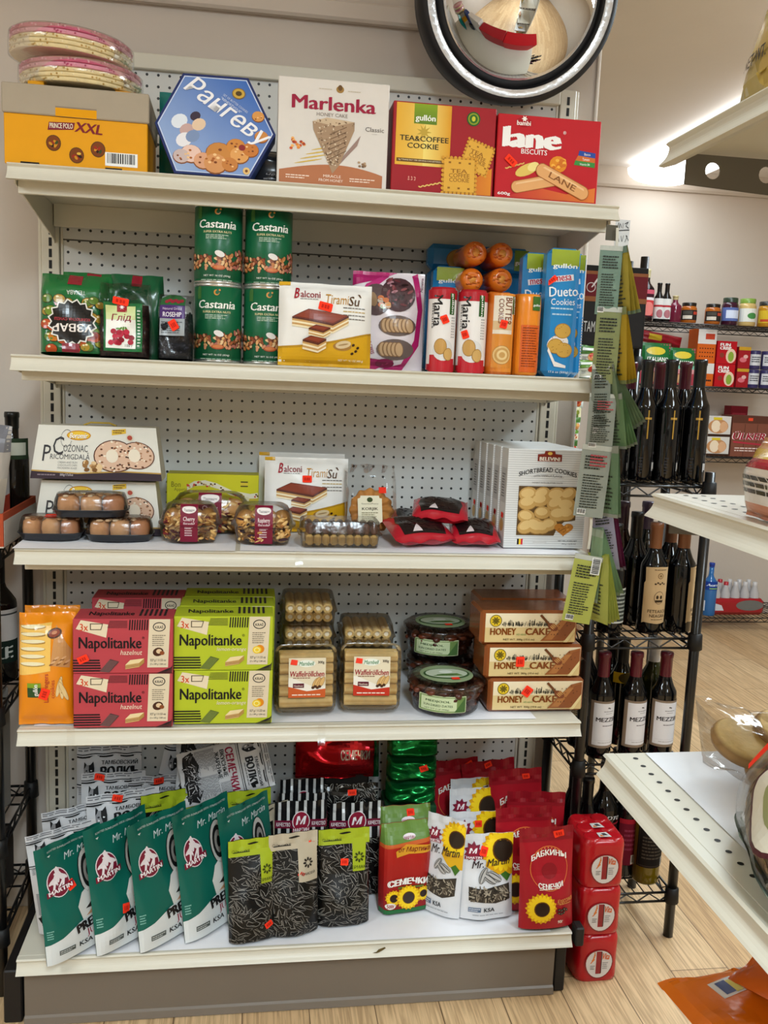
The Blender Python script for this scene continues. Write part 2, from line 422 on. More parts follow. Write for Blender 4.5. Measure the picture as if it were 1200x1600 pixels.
# ---------------------------------------------------------------- the room
CREAM = 'd2ccbb'; WALL = 'c6bbb0'
CEIL_Z = 2.68
def floor_mat():
    m = bpy.data.materials.new('oak_planks'); m.use_nodes = True; nt = m.node_tree; p = nt.nodes['Principled BSDF']
    tc = nd(nt, 'ShaderNodeTexCoord'); mp = nd(nt, 'ShaderNodeMapping'); mp.inputs['Location'].default_value = (.405, .872, 0); mp.inputs['Rotation'].default_value = (0, 0, PI/2)
    nt.links.new(tc.outputs['Object'], mp.inputs['Vector'])
    br = nd(nt, 'ShaderNodeTexBrick'); br.offset = .37; br.inputs['Scale'].default_value = 1; br.inputs['Brick Width'].default_value = 1.22; br.inputs['Row Height'].default_value = .147
    br.inputs['Mortar Size'].default_value = .0012; br.inputs['Mortar Smooth'].default_value = .1; br.inputs['Bias'].default_value = 0
    br.inputs['Color1'].default_value = lin('d6b78e'); br.inputs['Color2'].default_value = lin('c29f74'); br.inputs['Mortar'].default_value = lin('6b5238')
    nt.links.new(mp.outputs[0], br.inputs['Vector'])
    m2 = nd(nt, 'ShaderNodeMapping'); m2.inputs['Scale'].default_value = (95, 3.6, 1); nt.links.new(tc.outputs['Object'], m2.inputs['Vector'])
    no = nd(nt, 'ShaderNodeTexNoise'); no.inputs['Scale'].default_value = 1.6; no.inputs['Detail'].default_value = 6; no.inputs['Distortion'].default_value = .9; nt.links.new(m2.outputs[0], no.inputs['Vector'])
    rp = nd(nt, 'ShaderNodeValToRGB'); rp.color_ramp.elements[0].position = .36; rp.color_ramp.elements[0].color = (.60, .54, .47, 1); rp.color_ramp.elements[1].position = .6; rp.color_ramp.elements[1].color = (1.06, 1.04, 1.0, 1)
    nt.links.new(no.outputs['Fac'], rp.inputs[0])
    mx = nd(nt, 'ShaderNodeMix', data_type='RGBA', blend_type='MULTIPLY'); mx.inputs[0].default_value = .8
    nt.links.new(br.outputs['Color'], mx.inputs[6]); nt.links.new(rp.outputs[0], mx.inputs[7]); nt.links.new(mx.outputs[2], p.inputs['Base Color'])
    p.inputs['Roughness'].default_value = .42; MATS['oak_planks'] = m
floor_mat()
mat('wall_paint', .7, spec=.25, bump=.35, bscale=26, vary=.03, vscale=3)
X0, X1, Y0, Y1 = -3.2, 5.2, -7.0, 3.06
def setting(name, x0, y0, z0, x1, y1, z1, col, mt='wall_paint', b=.001):
    m = MB(); m.box(x0, y0, z0, x1, y1, z1, col, mt, b); return struct(m.build(name))
setting('floor', X0, Y0, -.1, X1, Y1, 0, 'ffffff', 'oak_planks')
setting('ceiling', X0, Y0, CEIL_Z, X1, Y1, CEIL_Z+.1, 'f2eee9')
setting('wall_back', X0, .045, 0, .694, .165, CEIL_Z, WALL)
setting('wall_far', X0, Y1, 0, X1, Y1+.1, CEIL_Z, 'cfc3b6')
setting('wall_left', X0-.1, Y0, 0, X0, Y1, CEIL_Z, WALL)
setting('wall_right', X1, Y0, 0, X1+.1, Y1, CEIL_Z, 'c9bfb2')
setting('wall_front', X0, Y0-.1, 0, X1, Y0, CEIL_Z, 'b9aea2')
setting('trim_1', X0, .018, 2.227, .70, .045, 2.272, WALL, b=.006)
m = MB(); m.prism([(Y1-.02, CEIL_Z), (Y1-.02, CEIL_Z-.10), (Y1-.012, CEIL_Z-.115), (Y1, CEIL_Z-.115), (Y1, CEIL_Z)], .8, X1, 'd0c5b8', 'wall_paint'); struct(m.build('trim_2'))
setting('baseboard_back', X0, .03, 0, .694, .045, .09, 'a99d8e', b=.004)
setting('trim_3', .6925, .035, 0, .7005, .17, CEIL_Z, 'd6cdc2', b=.002)

# ceiling lamps: long wrap-round fittings; each carries its own light
def ceiling_lamp(x, y, L, label, w=.40, watts=LAMP_W, dif='diffuser'):
    t = thing('ceiling_light', label, 'ceiling light', (x, y, CEIL_Z), group='fluorescent ceiling lights')
    m = MB(); m.box(-w*.36, -L/2+.02, -.03, w*.36, L/2-.02, 0, 'e9e6df', 'plastic', .004); m.build('housing', t)
    m = MB(); n = 14; P = [(-w/2*math.cos(PI*i/n), -.028-.085*math.sin(PI*i/n)**.7) for i in range(n+1)]
    vs = [(a, -L/2, b) for a, b in P]+[(a, L/2, b) for a, b in P]
    m.add(vs, [[i, i+1, n+2+i, n+1+i] for i in range(n)]+[list(range(n+1)), list(range(n+1, 2*n+2))[::-1]], 'ffffff', dif, False)
    m.build('diffuser', t)
    ld = bpy.data.lights.new('lamp_light', 'AREA'); ld.shape = 'RECTANGLE'; ld.size = w; ld.size_y = L; ld.energy = watts; ld.color = (.72, .895, 1)
    lo = bpy.data.objects.new('lamp_light', ld); COL.objects.link(lo); lo.parent = t; lo.location = (0, 0, -.13)
    return t
ceiling_lamp(2.17, 2.15, 1.6, 'white fluorescent ceiling light glowing beyond the upper right shelf', watts=LAMP_W*.20, dif='diffuser_dim')
ceiling_lamp(2.0, .15, 1.25, 'added unseen fluorescent ceiling light over the passage right of the wine rack', watts=LAMP_W*1.5)  # unseen fixture, added to brighten the floor and the right-hand side
ceiling_lamp(.12, -3.1, 1.25, 'white fluorescent ceiling light over the aisle in front of the snack shelves', watts=LAMP_W*1.9)
ceiling_lamp(.12, -5.2, 1.25, 'white fluorescent ceiling light far behind the viewer', watts=LAMP_W*1.6)
ceiling_lamp(1.75, -2.3, 1.25, 'white fluorescent ceiling light over the next aisle', watts=LAMP_W*.9)
ceiling_lamp(1.75, -5.0, 1.25, 'white fluorescent ceiling light in the far corner behind the viewer', watts=LAMP_W)
ceiling_lamp(-2.2, -2.2, 1.25, 'white fluorescent ceiling light at the left of the shop', watts=LAMP_W*.9)

# ---------------------------------------------------------------- shelving
ZS = [1.7714, 1.4134, 1.0277, .6463, .1566]; LIP = .031; DEPTH = [.381, .378, .378, .382, .423]; HW = .6085
def lip_profile(d, z):                              # front edge: rolled top, hollow face, nose at the bottom
    P = [(-d+.012, z), (-d-.001, z), (-d-.004, z-.003), (-d+.000, z-.006)]
    for i in range(7):
        a = i/6; P.append((-d+.001-.011*a**2.2, z-.007-(LIP-.010)*a))
    return P+[(-d-.012, z-LIP), (-d-.004, z-LIP-.001), (-d+.012, z-LIP+.004)]
def shelf_mesh(w0, w1, d, z, holes=False, stiff=True):
    m = MB(); m.box(w0, -d+.0125, z-.012, w1, -.006, z, CREAM, 'steel', .001); m.prism(lip_profile(d, z), w0, w1, CREAM, 'steel', smooth=False)
    if stiff: m.box(w0+.012, -d+.030, z-.05, w1-.012, -d+.040, z-.012, CREAM, 'steel'); m.box(w0+.012, -.03, z-.062, w1-.012, -.018, z-.012, CREAM, 'steel')
    if holes:
        n = int((w1-w0)/.0254)
        for r in range(2):
            for i in range(n):
                x = w0+.02+.0254*i; y = -d+.036+.0254*r
                if x < w1-.015:
                    m.add([(x+.0038*math.cos(a*PI/5), y+.0038*math.sin(a*PI/5), z+.0004) for a in range(10)], [list(range(10))], '17140f', 'rubber')
    return m
def bracket_mesh(x, d, z, drop=.085, holes=False, col=CREAM):
    m = MB(); P = [(-d+.02, z-.013), (-d+.02, z-.034), (-.02, z-drop), (-.002, z-drop-.01), (-.002, z-.013)]
    if holes:                                         # plate with a row of round holes cut through it
        n = 5; w = (d-.022)/n; N = 20
        for k in range(n):
            ya = -d+.02+w*k; yc = ya+w/2; h0 = .036+.018*k/n; h1 = .036+.018*(k+1)/n; zc = z-.034; R = .0105; C_, Q_ = [], []
            t0 = math.atan2(.019, w/2); AN = sorted([2*PI*i/16+.05 for i in range(16)]+[t0, PI-t0, PI+t0, 2*PI-t0])
            for a in AN:
                c, s_ = math.cos(a), math.sin(a); f = 1/max(abs(c)/(w/2), abs(s_)/.019, 1e-6); yy = yc+c*f; zz = zc+s_*f
                if s_ < 0 and abs(zz-(zc-.019)) < 1e-6: zz = z-.017-(h0+(h1-h0)*(yy-ya)/w)
                C_.append((yc+R*c, zc+R*s_)); Q_.append((yy, zz if zz < z-.015 else z-.013))
            for sd in (-.0013, .0013):
                vs = [(x+sd, *p) for p in C_]+[(x+sd, *p) for p in Q_]; m.add(vs, [[i, (i+1) % N, N+(i+1) % N, N+i] for i in range(N)], col, 'steel')
            vs = [(x-.0013, *p) for p in C_]+[(x+.0013, *p) for p in C_]; m.add(vs, [[i, (i+1) % N, N+(i+1) % N, N+i] for i in range(N)], col, 'steel')
        return m
    m.prism(P, x-.0013, x+.0013, col, 'steel')
    return m
def upright(parent, x, top, sgn=1, name='upright'):
    m = MB(); m.box(x-.020, -.004, 0, x+.020, .026, top, CREAM, 'steel', .002); m.box(x-.024-.004, .002, 0, x-.021, .026, top, CREAM, 'steel'); m.box(x+.021, .002, 0, x+.028, .026, top, CREAM, 'steel')
    z = .22
    while z < top-.02:
        m.box(x-.0035, -.0046, z, x+.0035, -.0038, z+.019, '080706', 'rubber', .0002); z += .0254
    return m.build(name, parent)
g = thing('gondola_shelving', 'tall cream steel gondola with pegboard back and five shelves of snacks', 'shelving', (0, 0, 0))
upright(g, -.6096, 2.11); upright(g, .6096, 2.11)
m = MB(); m.box(-.587, .004, .12, .587, .016, 2.075, 'ffffff', 'pegboard', .0005)
for z in (1.685, 1.385, .99, .61): m.box(-.587, .0025, z-.0015, .587, .0045, z+.0015, '4c473e', 'steel', .0003)
m.build('pegboard_panel', g)
m = MB(); m.box(-.588, -.010, 2.072, .588, .02, 2.106, CREAM, 'steel', .002); m.build('top_rail', g)
for k in range(5):
    sh = shelf_mesh(-HW, HW, DEPTH[k], ZS[k]).build('shelf' if k < 4 else 'base_deck', g)
    if k < 4:
        for sx in (-1, 1): bracket_mesh(sx*(HW-.009), DEPTH[k], ZS[k], .088 if k == 0 else .062).build('bracket', sh)
m = MB(); m.box(-.596, -.4155, .006, .575, -.405, .117, '72675b', 'steel', .001)
m.prism([(-.405, .002), (-.424, .002), (-.420, .016), (-.4155, .02), (-.405, .02)], -.596, .575, '72675b', 'steel'); m.build('kick_plate', g)
m = MB(); m.box(-.640, -.41, 0, -.602, .0, .122, '15110f', 'rubber', .003); m.build('base_end', g)
m = MB(); m.box(.578, -.413, 0, .604, -.02, .122, '1a1817', 'rubber', .003); m.build('base_end', g)
m = MB(); m.box(.617, -.430, .122, .637, -.397, .168, '1d1c1c', 'rubber', .003); m.build('corner_guard', g)
m = MB(); m.box(-.596, -.40, .004, .59, -.03, .121, '3a3531', 'steel', .003); m.build('base_frame', g)
m = MB()
a = Art(m, face((0, -DEPTH[4]-.0085, .1256), (.05, 0, 0), (0, 0, .0265)), .05, .0265, 'paper'); P0 = xat(590, -.43, .14)
m2 = MB(); a = Art(m2, face((P0-.012, -DEPTH[4]-.0095, .130), (.03, 0, 0), (0, 0, .02)), .03, .02, 'rubber')
a.poly([(0, .3), (.3, .42), (.45, .7), (.9, .95), (1, .8), (.75, .55), (.5, .35), (.3, .25)], '5a4a22', 0); m2.build('scuff_mark', g)

# paper liners on the lower shelves
def liner(x0, x1, y0, y1, z, label, over=.006):
    m = MB(); m.grid(lambda u, v: (x0+(x1-x0)*u, y0+(y1-y0)*v, z+.0012+.0012*math.sin(u*23+v*5)*math.sin(v*9)), 40, 8, 'ecebee', 'paper')
    return tag(m.build('shelf_liner'), label, 'paper liner', 'white paper shelf liners')
liner(-.612, -.17, -.385, -.02, ZS[2], 'white paper liner under the cake trays and strudels on the third shelf')
liner(-.16, .59, -.38, -.02, ZS[2], 'white paper liner under the red wafer packs and shortbread boxes')
liner(-.58, .51, -.365, -.02, ZS[3], 'white paper liner on the fourth shelf under boxes and tubs')
liner(-.53, .56, -.419, -.02, ZS[4], 'white paper liner on the bottom deck under the seed bags')
def clip_tag(px, z, d, label):
    x = xat(px, -d-.01, z); m = MB()
    m.grid(lambda u, v: (x+.016*u, -d-.008-.0115*(v-.35)**2*2.2, z+.004-v*.042), 3, 8, 'f2f2ee', 'clear')
    return tag(m.build('price_clip'), label, 'price clip', 'clear clips on shelf edges')
clip_tag(104, ZS[3], DEPTH[3], 'clear plastic price clip on the fourth shelf edge below the orange packs')
clip_tag(497, ZS[3], DEPTH[3], 'clear plastic price clip on the fourth shelf edge below the wafer roll boxes')
clip_tag(462, ZS[2], DEPTH[2], 'clear plastic price clip on the third shelf edge below the cake tray')

# convex mirror
def mirror():
    R = .223; t = thing('convex_mirror', 'large round convex security mirror with black rim above the shelves', 'mirror', tuple(aty(809, -8, -.155)), (math.radians(104), 0, 0))
    m = MB(); Rs = .30; h = .14                        # dome: spherical cap
    Rs = ((R-.03)**2+h*h)/(2*h); prof = []; A = math.asin((R-.03)/Rs) if h < Rs else PI/2
    for i in range(25):
        a = A*(1-i/24); prof.append((max(Rs*math.sin(a), 1e-5), -(Rs*math.cos(a)-(Rs-h))*-1))
    m.lathe([(r, z) for r, z in prof], 72, 'f2f2f2', 'chrome'); m.build('mirror_dome', t)
    m = MB(); m.lathe([(R-.035, .012), (R-.03, .03), (R-.012, .034), (R, .028), (R+.004, .0), (R+.002, -.05), (R-.01, -.055), (R-.035, -.05), (R-.035, .012)], 72, '1b1a1c', 'rubber'); m.build('rim', t)
    m = MB(); m.lathe([(R-.030, .0325), (R-.022, .036), (R-.013, .0355)], 96, 'd8dadc', 'foil'); m.build('foil_tape', t)
    m = MB(); m.lathe([(R-.04, -.045), (.05, -.06), (.0, -.06)], 36, '2a2a2c', 'rubber'); m.tube([(0, .0, -.055), (0, .05, -.17)], .014, '2a2a2c', 'rubber'); m.build('wall_mount', t)
    return t
mirror()

# gondola on the right, across the aisle: built facing -y at the origin, then turned to face the aisle
RG = thing('gondola_shelving', 'cream steel shelving at the right edge seen end-on with perforated shelves', 'shelving', (.775, -1.10, 0), (0, 0, -PI/2))
RZ = [1.710, 1.255, .883]; RD = [.392, .372, .412]
for z, d in zip(RZ, RD):
    sh = shelf_mesh(0, 1.22, d, z, True, False).build('shelf', RG)
    for x in (.012, 1.208): bracket_mesh(x, d, z, .06, True, '6e685e').build('bracket', sh)  # bracket colour darkened to hold the shade of unlit cream steel
m = MB(); m.grid(lambda u, v: (.004+1.2*u, -.355+.30*v, .8842+.0004*math.sin(17*u+4*v)), 30, 4, 'e6e6e8', 'paper')
liner_ = m.build('shelf_liner'); liner_.location = (.775, -1.10, 0); liner_.rotation_euler = (0, 0, -PI/2); tag(liner_, 'white paper liner on the lowest perforated shelf at the right', 'paper liner', 'white paper shelf liners')
upright(RG, -.002, 2.0); upright(RG, 1.222, 2.0)
m = MB(); m.box(.02, .004, .1, 1.2, .016, 1.98, 'cfc9bb', 'steel'); m.build('back_panel', RG)
m = shelf_mesh(0, 1.22, .40, .16); m.box(.0, -.39, 0, 1.22, -.01, .125, '72675b', 'steel'); m.build('base_deck', RG)

# ---------------------------------------------------------------- wire racks
def wire_rack(name, label, x0, x1, y0, y1, top, levels, step=.024, tall=None, loc=(0, 0, 0)):
    t = thing(name, label, 'wire rack', loc)
    for xx in (x0, x1):
        for yy in (y0, y1):
            m = MB(); h = (tall or {}).get((xx == x1, yy == y1), top); m.tube([(xx, yy, 0), (xx, yy, h)], .0125, '0c0c0d', 'black_steel', 12)
            for z in levels: m.lathe([(.0125, z-.034), (.0185, z-.03), (.0165, z+.008), (.0125, z+.01)], 12, '0c0c0d', 'rubber', (xx, yy, 0))
            m.build('post', t)
    for z in levels:
        m = MB(); e = .004
        for zz in (z-.004, z-.028):
            for a, b in (((x0, y0), (x1, y0)), ((x1, y0), (x1, y1)), ((x1, y1), (x0, y1)), ((x0, y1), (x0, y0))): m.tube([(*a, zz), (*b, zz)], .0032, '0d0d0e', 'black_steel', 6)
        for yy in (y0, y1):
            n = max(4, int((x1-x0)/.028)); m.tube([(x0+(x1-x0)*i/n, yy, z-.006 if i % 2 else z-.026) for i in range(n+1)], .0022, '0d0d0e', 'black_steel', 5)
        for xx in (x0, x1):
            n = max(4, int((y1-y0)/.028)); m.tube([(xx, y0+(y1-y0)*i/n, z-.006 if i % 2 else z-.026) for i in range(n+1)], .0022, '0d0d0e', 'black_steel', 5)
        n = max(4, int((x1-x0)/step))
        for i in range(1, n): m.tube([(x0+(x1-x0)*i/n, y0, z-.002), (x0+(x1-x0)*i/n, y1, z-.002)], .0018, '0d0d0e', 'black_steel', 5)
        for q in (.33, .67): m.tube([(x0, y0+(y1-y0)*q, z-.006), (x1, y0+(y1-y0)*q, z-.006)], .0028, '0d0d0e', 'black_steel', 5)
        m.build('wire_shelf', t)
    return t
WR = [.125, .475, .797, 1.172]
wire_rack('wire_rack', 'black wire rack full of wine bottles right of the snack shelves', .674, .950, -.225, .005, 1.205, WR)
wire_rack('wire_rack', 'black wire rack against the far wall holding jars and groceries', 1.95, 3.35, 2.62, 3.0, 1.80, [.085, 1.03, 1.43, 1.775], .03)
wire_rack('wire_rack', 'tall black wire rack behind the wine bottles with a chalkboard on it', .775, 1.022, .42, .535, 1.79, [.4, 1.2, 1.485], tall=None)
wire_rack('wire_rack', 'black wire rack with bottles at the left edge beside the snack shelves', -1.16, -.668, -.31, -.02, 1.006, [.15, .36, .66, 1.005])

# ---------------------------------------------------------------- helpers for goods
def dims(pxl, pxr, pyt, y, z):                      # front-left X, width and height of a thing whose front stands at depth y on height z
    X = xat(pxl, y, z); return X, xat(pxr, y, z)-X, zat(pyt, X, y)-z
def put(C, name, label, cat, loc, rz=0, group=None, rot=None):
    o = C.mb.build(name, None, loc, rot or (0, 0, math.radians(rz))); rest(o, loc[2]); return tag(o, label, cat, group)
def bag_put(B, name, label, cat, loc, rz=0, lean=0, group=None, roll=0):
    o = B.mb.build(name); o.rotation_mode = 'XYZ'
    o.matrix_world = Matrix.Translation(loc) @ Matrix.Rotation(math.radians(rz), 4, 'Z') @ Matrix.Rotation(math.radians(-lean), 4, 'X') @ Matrix.Rotation(math.radians(roll), 4, 'Y')
    rest(o, loc[2]); return tag(o, label, cat, group)
def cookie_art(a, u, v, r, col='d9a55c', edge='b87f38', ly=2, n=24):
    a.ell(u, v, r, r, edge, ly, n); a.ell(u, v, r*.9, r*.9, col, ly+1, n)
def grad(c0, c1, k=1):
    A, B = np.array(lin(c0)), np.array(lin(c1))
    def f(u, v):
        t = min(max(v, 0), 1)**k; return tuple(A*(1-t)+B*t)
    return f
def gradu(c0, c1, u0=0, u1=1):
    A, B = np.array(lin(c0)), np.array(lin(c1))
    def f(u, v):
        t = min(max((u-u0)/(u1-u0), 0), 1); return tuple(A*(1-t)+B*t)
    return f

# ---------------------------------------------------------------- top shelf
Z = ZS[0]; YF = -.366
# open display carton of wafers: yellow tray, grey lid band, three round windows
X, W, H = dims(8, 229, 133, YF, Z)
W = xat(230, YF, Z+.06)-xat(6, YF, Z+.06); D = .19
t = thing('display_carton', 'yellow cardboard display carton with grey upper band on the top shelf', 'carton', (xat(6, YF, Z+.06), YF, Z), (0, 0, math.radians(1)))
H = zat(128, xat(6, YF, Z+.1), YF)-Z; hy = H*.63
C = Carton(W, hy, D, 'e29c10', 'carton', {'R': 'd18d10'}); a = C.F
for u, v in ((.34, .47), (.50, .26), (.65, .41)):
    a.ell(u, v, .052, .056, '5a3a12', 1); a.ell(u, v, .046, .05, '7a3d10', 2); r = random.Random(int(u*100))
    for _ in range(7): a.ell(u+r.uniform(-.025, .025), v+r.uniform(-.06, .06), .016, .01, r.choice(('c98a1a', '9c2a12', '3d4a1c', 'e0b340', '2a1808')), 3, 8, r.uniform(0, 180))
a.poly([(.30, .72), (.48, .76), (.49, .90), (.31, .88)], '7d2430', 1); a.text('PRINCE POLO', .395, .82, .1, 'f4ead0', .16, rot=2, bold=.01)
a.text('XXL', .585, .81, .19, '7d1f28', .19, rot=-3, bold=.03, sh=.15)
a.barcode(.70, .10, .93, .37, 1)
a.rect(.11, .0, .24, .06, '1d1409', 1); a.rect(.70, .0, .82, .06, '1d1409', 1)
C.mb.build('yellow_tray', t)
C2 = Carton(W+.006, H-hy, D+.006, 'a89b88', 'board', b=.002); C2.F.rect(.36, -.0, .64, .28, 'e29c10', 0); C2.F.rect(.36, .28, .64, .33, '8d8070', 1)
o = C2.mb.build('grey_lid', t, (-.003, -.003, hy)); 
m = MB(); m.grid(lambda u, v: (.02+.24*u, .01+.17*v, H+.001+.001*math.sin(9*u)), 12, 8, '8a7d6b', 'board')
m.box(.04, .02, H-.004, .07, .05, H+.012, 'e29c10'); m.box(.20, .03, H-.004, .23, .06, H+.010, 'e29c10'); m.build('folded_flap', t)
# two round waffle stacks in plastic on top of it
def waffle_stack(px, yc, z, label, rot):
    t = thing('waffle_cake_stack', label, 'waffle cake', (xat(px, yc, z), yc, z), rot, 'round pink and cream waffle cakes')
    m = MB(); R = .116; q = .0088
    for k in range(5):
        z = k*q; c = 'e6d2a0' if k < 3 else ('d98fa4' if k == 3 else 'c9587e')
        m.lathe([(0, z), (R-.002, z), (R, z+.001), (R-.0005, z+q-.002), (R-.003, z+q-.0006), (0, z+q-.0006)], 56, c, 'food')
    r = random.Random(3)
    for i in range(420):
        an = r.uniform(0, 2*PI); k = r.randrange(5); p2 = (R*math.cos(an), R*math.sin(an), k*q+q*r.uniform(.25, .75)); c = ('c9a866', 'b8924c', 'f0e2bd')[r.randrange(3)] if k < 3 else ('b34a70', 'e8a9bd')[r.randrange(2)]
        m.ball(p2, .0019, c, 'food', 6, 4)
    m.build('waffle_sheets', t)
    w = MB(); H = 5*q
    w.lathe([(.0, H+.002), (R-.004, H+.002), (R+.004, H-.004), (R+.005, H*.5), (R+.004, -.000), (R-.006, -.002), (0, -.002)], 56, 'ffffff', 'wrap'); w.build('plastic_wrap', t); return t
zc = Z+H+.0175
waffle_stack(128, YF+.118, zc, 'lower round pink-topped waffle cake lying on the yellow display carton', (math.radians(2.5), 0, 0))
waffle_stack(112, YF+.125, zc+.060, 'upper round pink-topped waffle cake, topmost on the yellow display carton', (math.radians(2.5), math.radians(3), 0))
# teal pouch behind
X, W, H = dims(232, 310, 136, -.22, Z)
B = Bag(.17, H, .06, 'pillow', .002, 5, 'film', '127a74', edge=.002); a = B.F
a.ell(.30, .55, .16, .16, 'b52a3c', 1); a.text('РЕКИ', .3, .3, .07, 'e9f3ee', .3, bold=.01); a.lines(.1, .68, .5, .82, 3, 'd7ece6', 1)
bag_put(B, 'teal_candy_bag', 'teal plastic sweets bag half hidden behind the blue hexagon tin', 'bag', (X+.105, -.20, Z), 4, 4)
# hexagonal tin, tilted
PX = [(285, 110), (388, 118), (431, 209), (391, 279), (272, 270), (241, 190)]
pc = aty(336, 196, YF-.004)
loc = []
for q in PX: w = aty(q[0], q[1], YF-.004); loc.append((w[0]-pc[0], w[2]-pc[2]))
lo = min(z for _, z in loc)
t = thing('biscuit_tin', 'blue hexagonal biscuit box standing upright on the top shelf', 'biscuit box', (pc[0], YF, Z), (math.radians(-4), 0, 0))
m = MB(); P = [(x, z-lo) for x, z in loc]; n = 6
vs = [(x, 0, z) for x, z in P]; cz = -lo
m.add(vs, [[5, 4, 3, 2, 1, 0]], '3a5fa8', 'carton'); back = [(x, .055, z) for x, z in P]
for i in range(6): m.add([vs[i], vs[(i+1) % 6], back[(i+1) % 6], back[i]], [[0, 1, 2, 3]], '2c3f78', 'carton')
m.add(back, [[0, 1, 2, 3, 4, 5]], '2c3f78', 'carton')
wx = max(x for x, _ in P)-min(x for x, _ in P); hx = max(z for _, z in P); x0 = min(x for x, _ in P)
S = face((x0, 0, 0), (wx, 0, 0), (0, 0, hx)); a = Art(m, S, wx, hx)
q = [((x-x0)/wx, z/hx) for x, z in P]; cu = sum(p[0] for p in q)/6; cv = sum(p[1] for p in q)/6
sc = lambda k, pts=q: [(cu+(p[0]-cu)*k, cv+(p[1]-cv)*k) for p in pts]
a.poly(sc(1.0), '232f63', 0); a.poly(sc(.955), 'c9d4ea', 1)
A1, A2 = np.array(lin('2f62b4')), np.array(lin('a9bede'))
a.poly(sc(.935), lambda u, v: tuple(A1*min(max(.1+.5*u+.5*v, 0), 1)+A2*(1-min(max(.1+.5*u+.5*v, 0), 1))), 2)
r = random.Random(4)
for (u, v, rr, c) in ((.20, .52, .07, 'dfe5ee'), (.26, .44, .06, 'c7a6a0'), (.33, .58, .045, '3d3040'), (.36, .50, .06, 'e3c6a8'), (.24, .34, .07, 'e9e6ea'), (.31, .38, .06, '7f93b8')):
    a.ell(u, v, rr, rr*.8, c, 3, 14, 30)
for (u, v, rr, c) in ((.30, .20, .075, 'e8c4b4'), (.40, .14, .07, 'd9a07c'), (.22, .17, .06, 'c9b4b0'), (.53, .22, .095, 'c98640'), (.50, .12, .085, 'd3935a'), (.67, .30, .07, 'd0883c'), (.70, .22, .07, 'e0a05a'), (.79, .28, .06, 'c97a34'), (.88, .42, .05, 'd08a44'), (.85, .62, .045, 'd9974e'), (.62, .12, .06, 'c77f3e')):
    rr *= 1.2; a.ell(u, v, rr, rr*.85, '8a4f22', 4, 16); a.ell(u, v+.006, rr*.93, rr*.78, c, 5, 16)
    for _ in range(4): a.ell(u+r.uniform(-.5, .5)*rr, v+r.uniform(-.5, .5)*rr, rr*.14, rr*.1, r.choice(('a85f28', 'f0c48a', '7a3f1c')), 6, 7)
a.ell(.72, .30, .028, .025, '8d2a2a', 7); a.ell(.76, .07, .03, .03, 'e8c078', 7); a.ell(.76, .07, .012, .012, '7a4a20', 8)
a.text('Рангеву', .595, .63, .235, 'f2f1f4', .80, rot=-33, sh=.28, bold=.012, ly=9)
a.ell(.685, .835, .055, .045, '8d6a24', 7); a.ell(.685, .835, .048, .038, 'c9a443', 8); a.ell(.685, .835, .026, .02, '54401a', 9)
a.text('SET OF BUTTER COOKIES', .66, .735, .022, 'cfd9ea', .24, rot=-33, ly=7); a.text('"RENDEZVOUS"', .625, .715, .024, 'dfe6f2', .2, rot=-33, ly=7)
m.build('printed_box', t)
# dark packet
X, W, H = dims(392, 436, 232, -.30, Z)
B = Bag(.10, H, .04, 'pillow', .002, 7, 'film', '26272b'); B.F.text('Черн', .55, .33, .09, 'b9b9bd', .4, rot=4, sh=.3); B.F.lines(.3, .1, .8, .25, 2, '8c8c92')
bag_put(B, 'dark_snack_bag', 'small dark packet between the blue hexagon box and the white cake box', 'bag', (X+.045, -.29, Z), 0, 3)
# white honey cake box
X, W, H = dims(432, 603, 118, YF, Z)
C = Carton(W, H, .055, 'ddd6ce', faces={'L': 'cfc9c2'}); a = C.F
a.ell(.55, .915, .035, .03, 'a07a3a', 1); a.ell(.55, .93, .02, .025, '6b4a20', 2)
a.lines(.36, .90, .48, .92, 1, 'c9bda8'); a.lines(.62, .895, .74, .915, 1, 'c9bda8')
a.text('Marlenka', .50, .775, .125, '9c1436', .75, bold=.022); a.text('HONEY CAKE', .485, .672, .034, '8f8378', .28, bold=.005)
a.text('Classic', .875, .565, .042, '6e655e', .17, bold=.006); a.lines(.85, .52, .9, .526, 1, '9a9088')
pr = [(.02, 0), (.96, 0), (.96, .13)]+[(.96-.94*i/16, .13+.075*math.sin(PI*(i/16)**.9)) for i in range(17)]
a.poly(pr, 'b4714a', 1)
a.poly([(.52, .16), (.72, .40), (.75, .5), (.60, .30)], '9a7f74', 2)
a.poly([(.31, .60), (.44, .645), (.69, .62), (.69, .54), (.56, .20), (.50, .12), (.47, .20), (.32, .52)], 'a88a6c', 3)
a.poly([(.31, .60), (.44, .645), (.69, .62), (.52, .57)], 'cdb494', 4)
r = random.Random(9)
for i in range(150):
    v = r.uniform(.2, .62); hw = .19*(v-.12)/.48; u = .5+r.uniform(-1, 1)*hw
    a.ell(u, v, r.uniform(.006, .013), .006, r.choice(('7d6248', 'dccab0', '957758', 'c4aa8a', '6a4f38')), 5, 6, r.uniform(0, 180))
for k in range(6): a.poly([(.45+.03*k*.2, .24+.05*k), (.62, .34+.045*k), (.62, .347+.045*k), (.45+.03*k*.2, .247+.05*k)], '6d5138', 6)
for i in range(4): a.ell(.43-.10*i*.5, .36-.045*i, .13, .005, 'd6b33c', 2, 14, 12)
for i in range(16): a.ell(r.uniform(.12, .24), r.uniform(.33, .43), .016, .013, r.choice(('c8562a', 'e08a3c', 'a83c1c', 'f0b060')), 3, 6)
for i in range(9): a.ell(r.uniform(.72, .80), r.uniform(.20, .25), .014, .011, r.choice(('8a6a4c', 'b59674', '5e4530')), 3, 6)
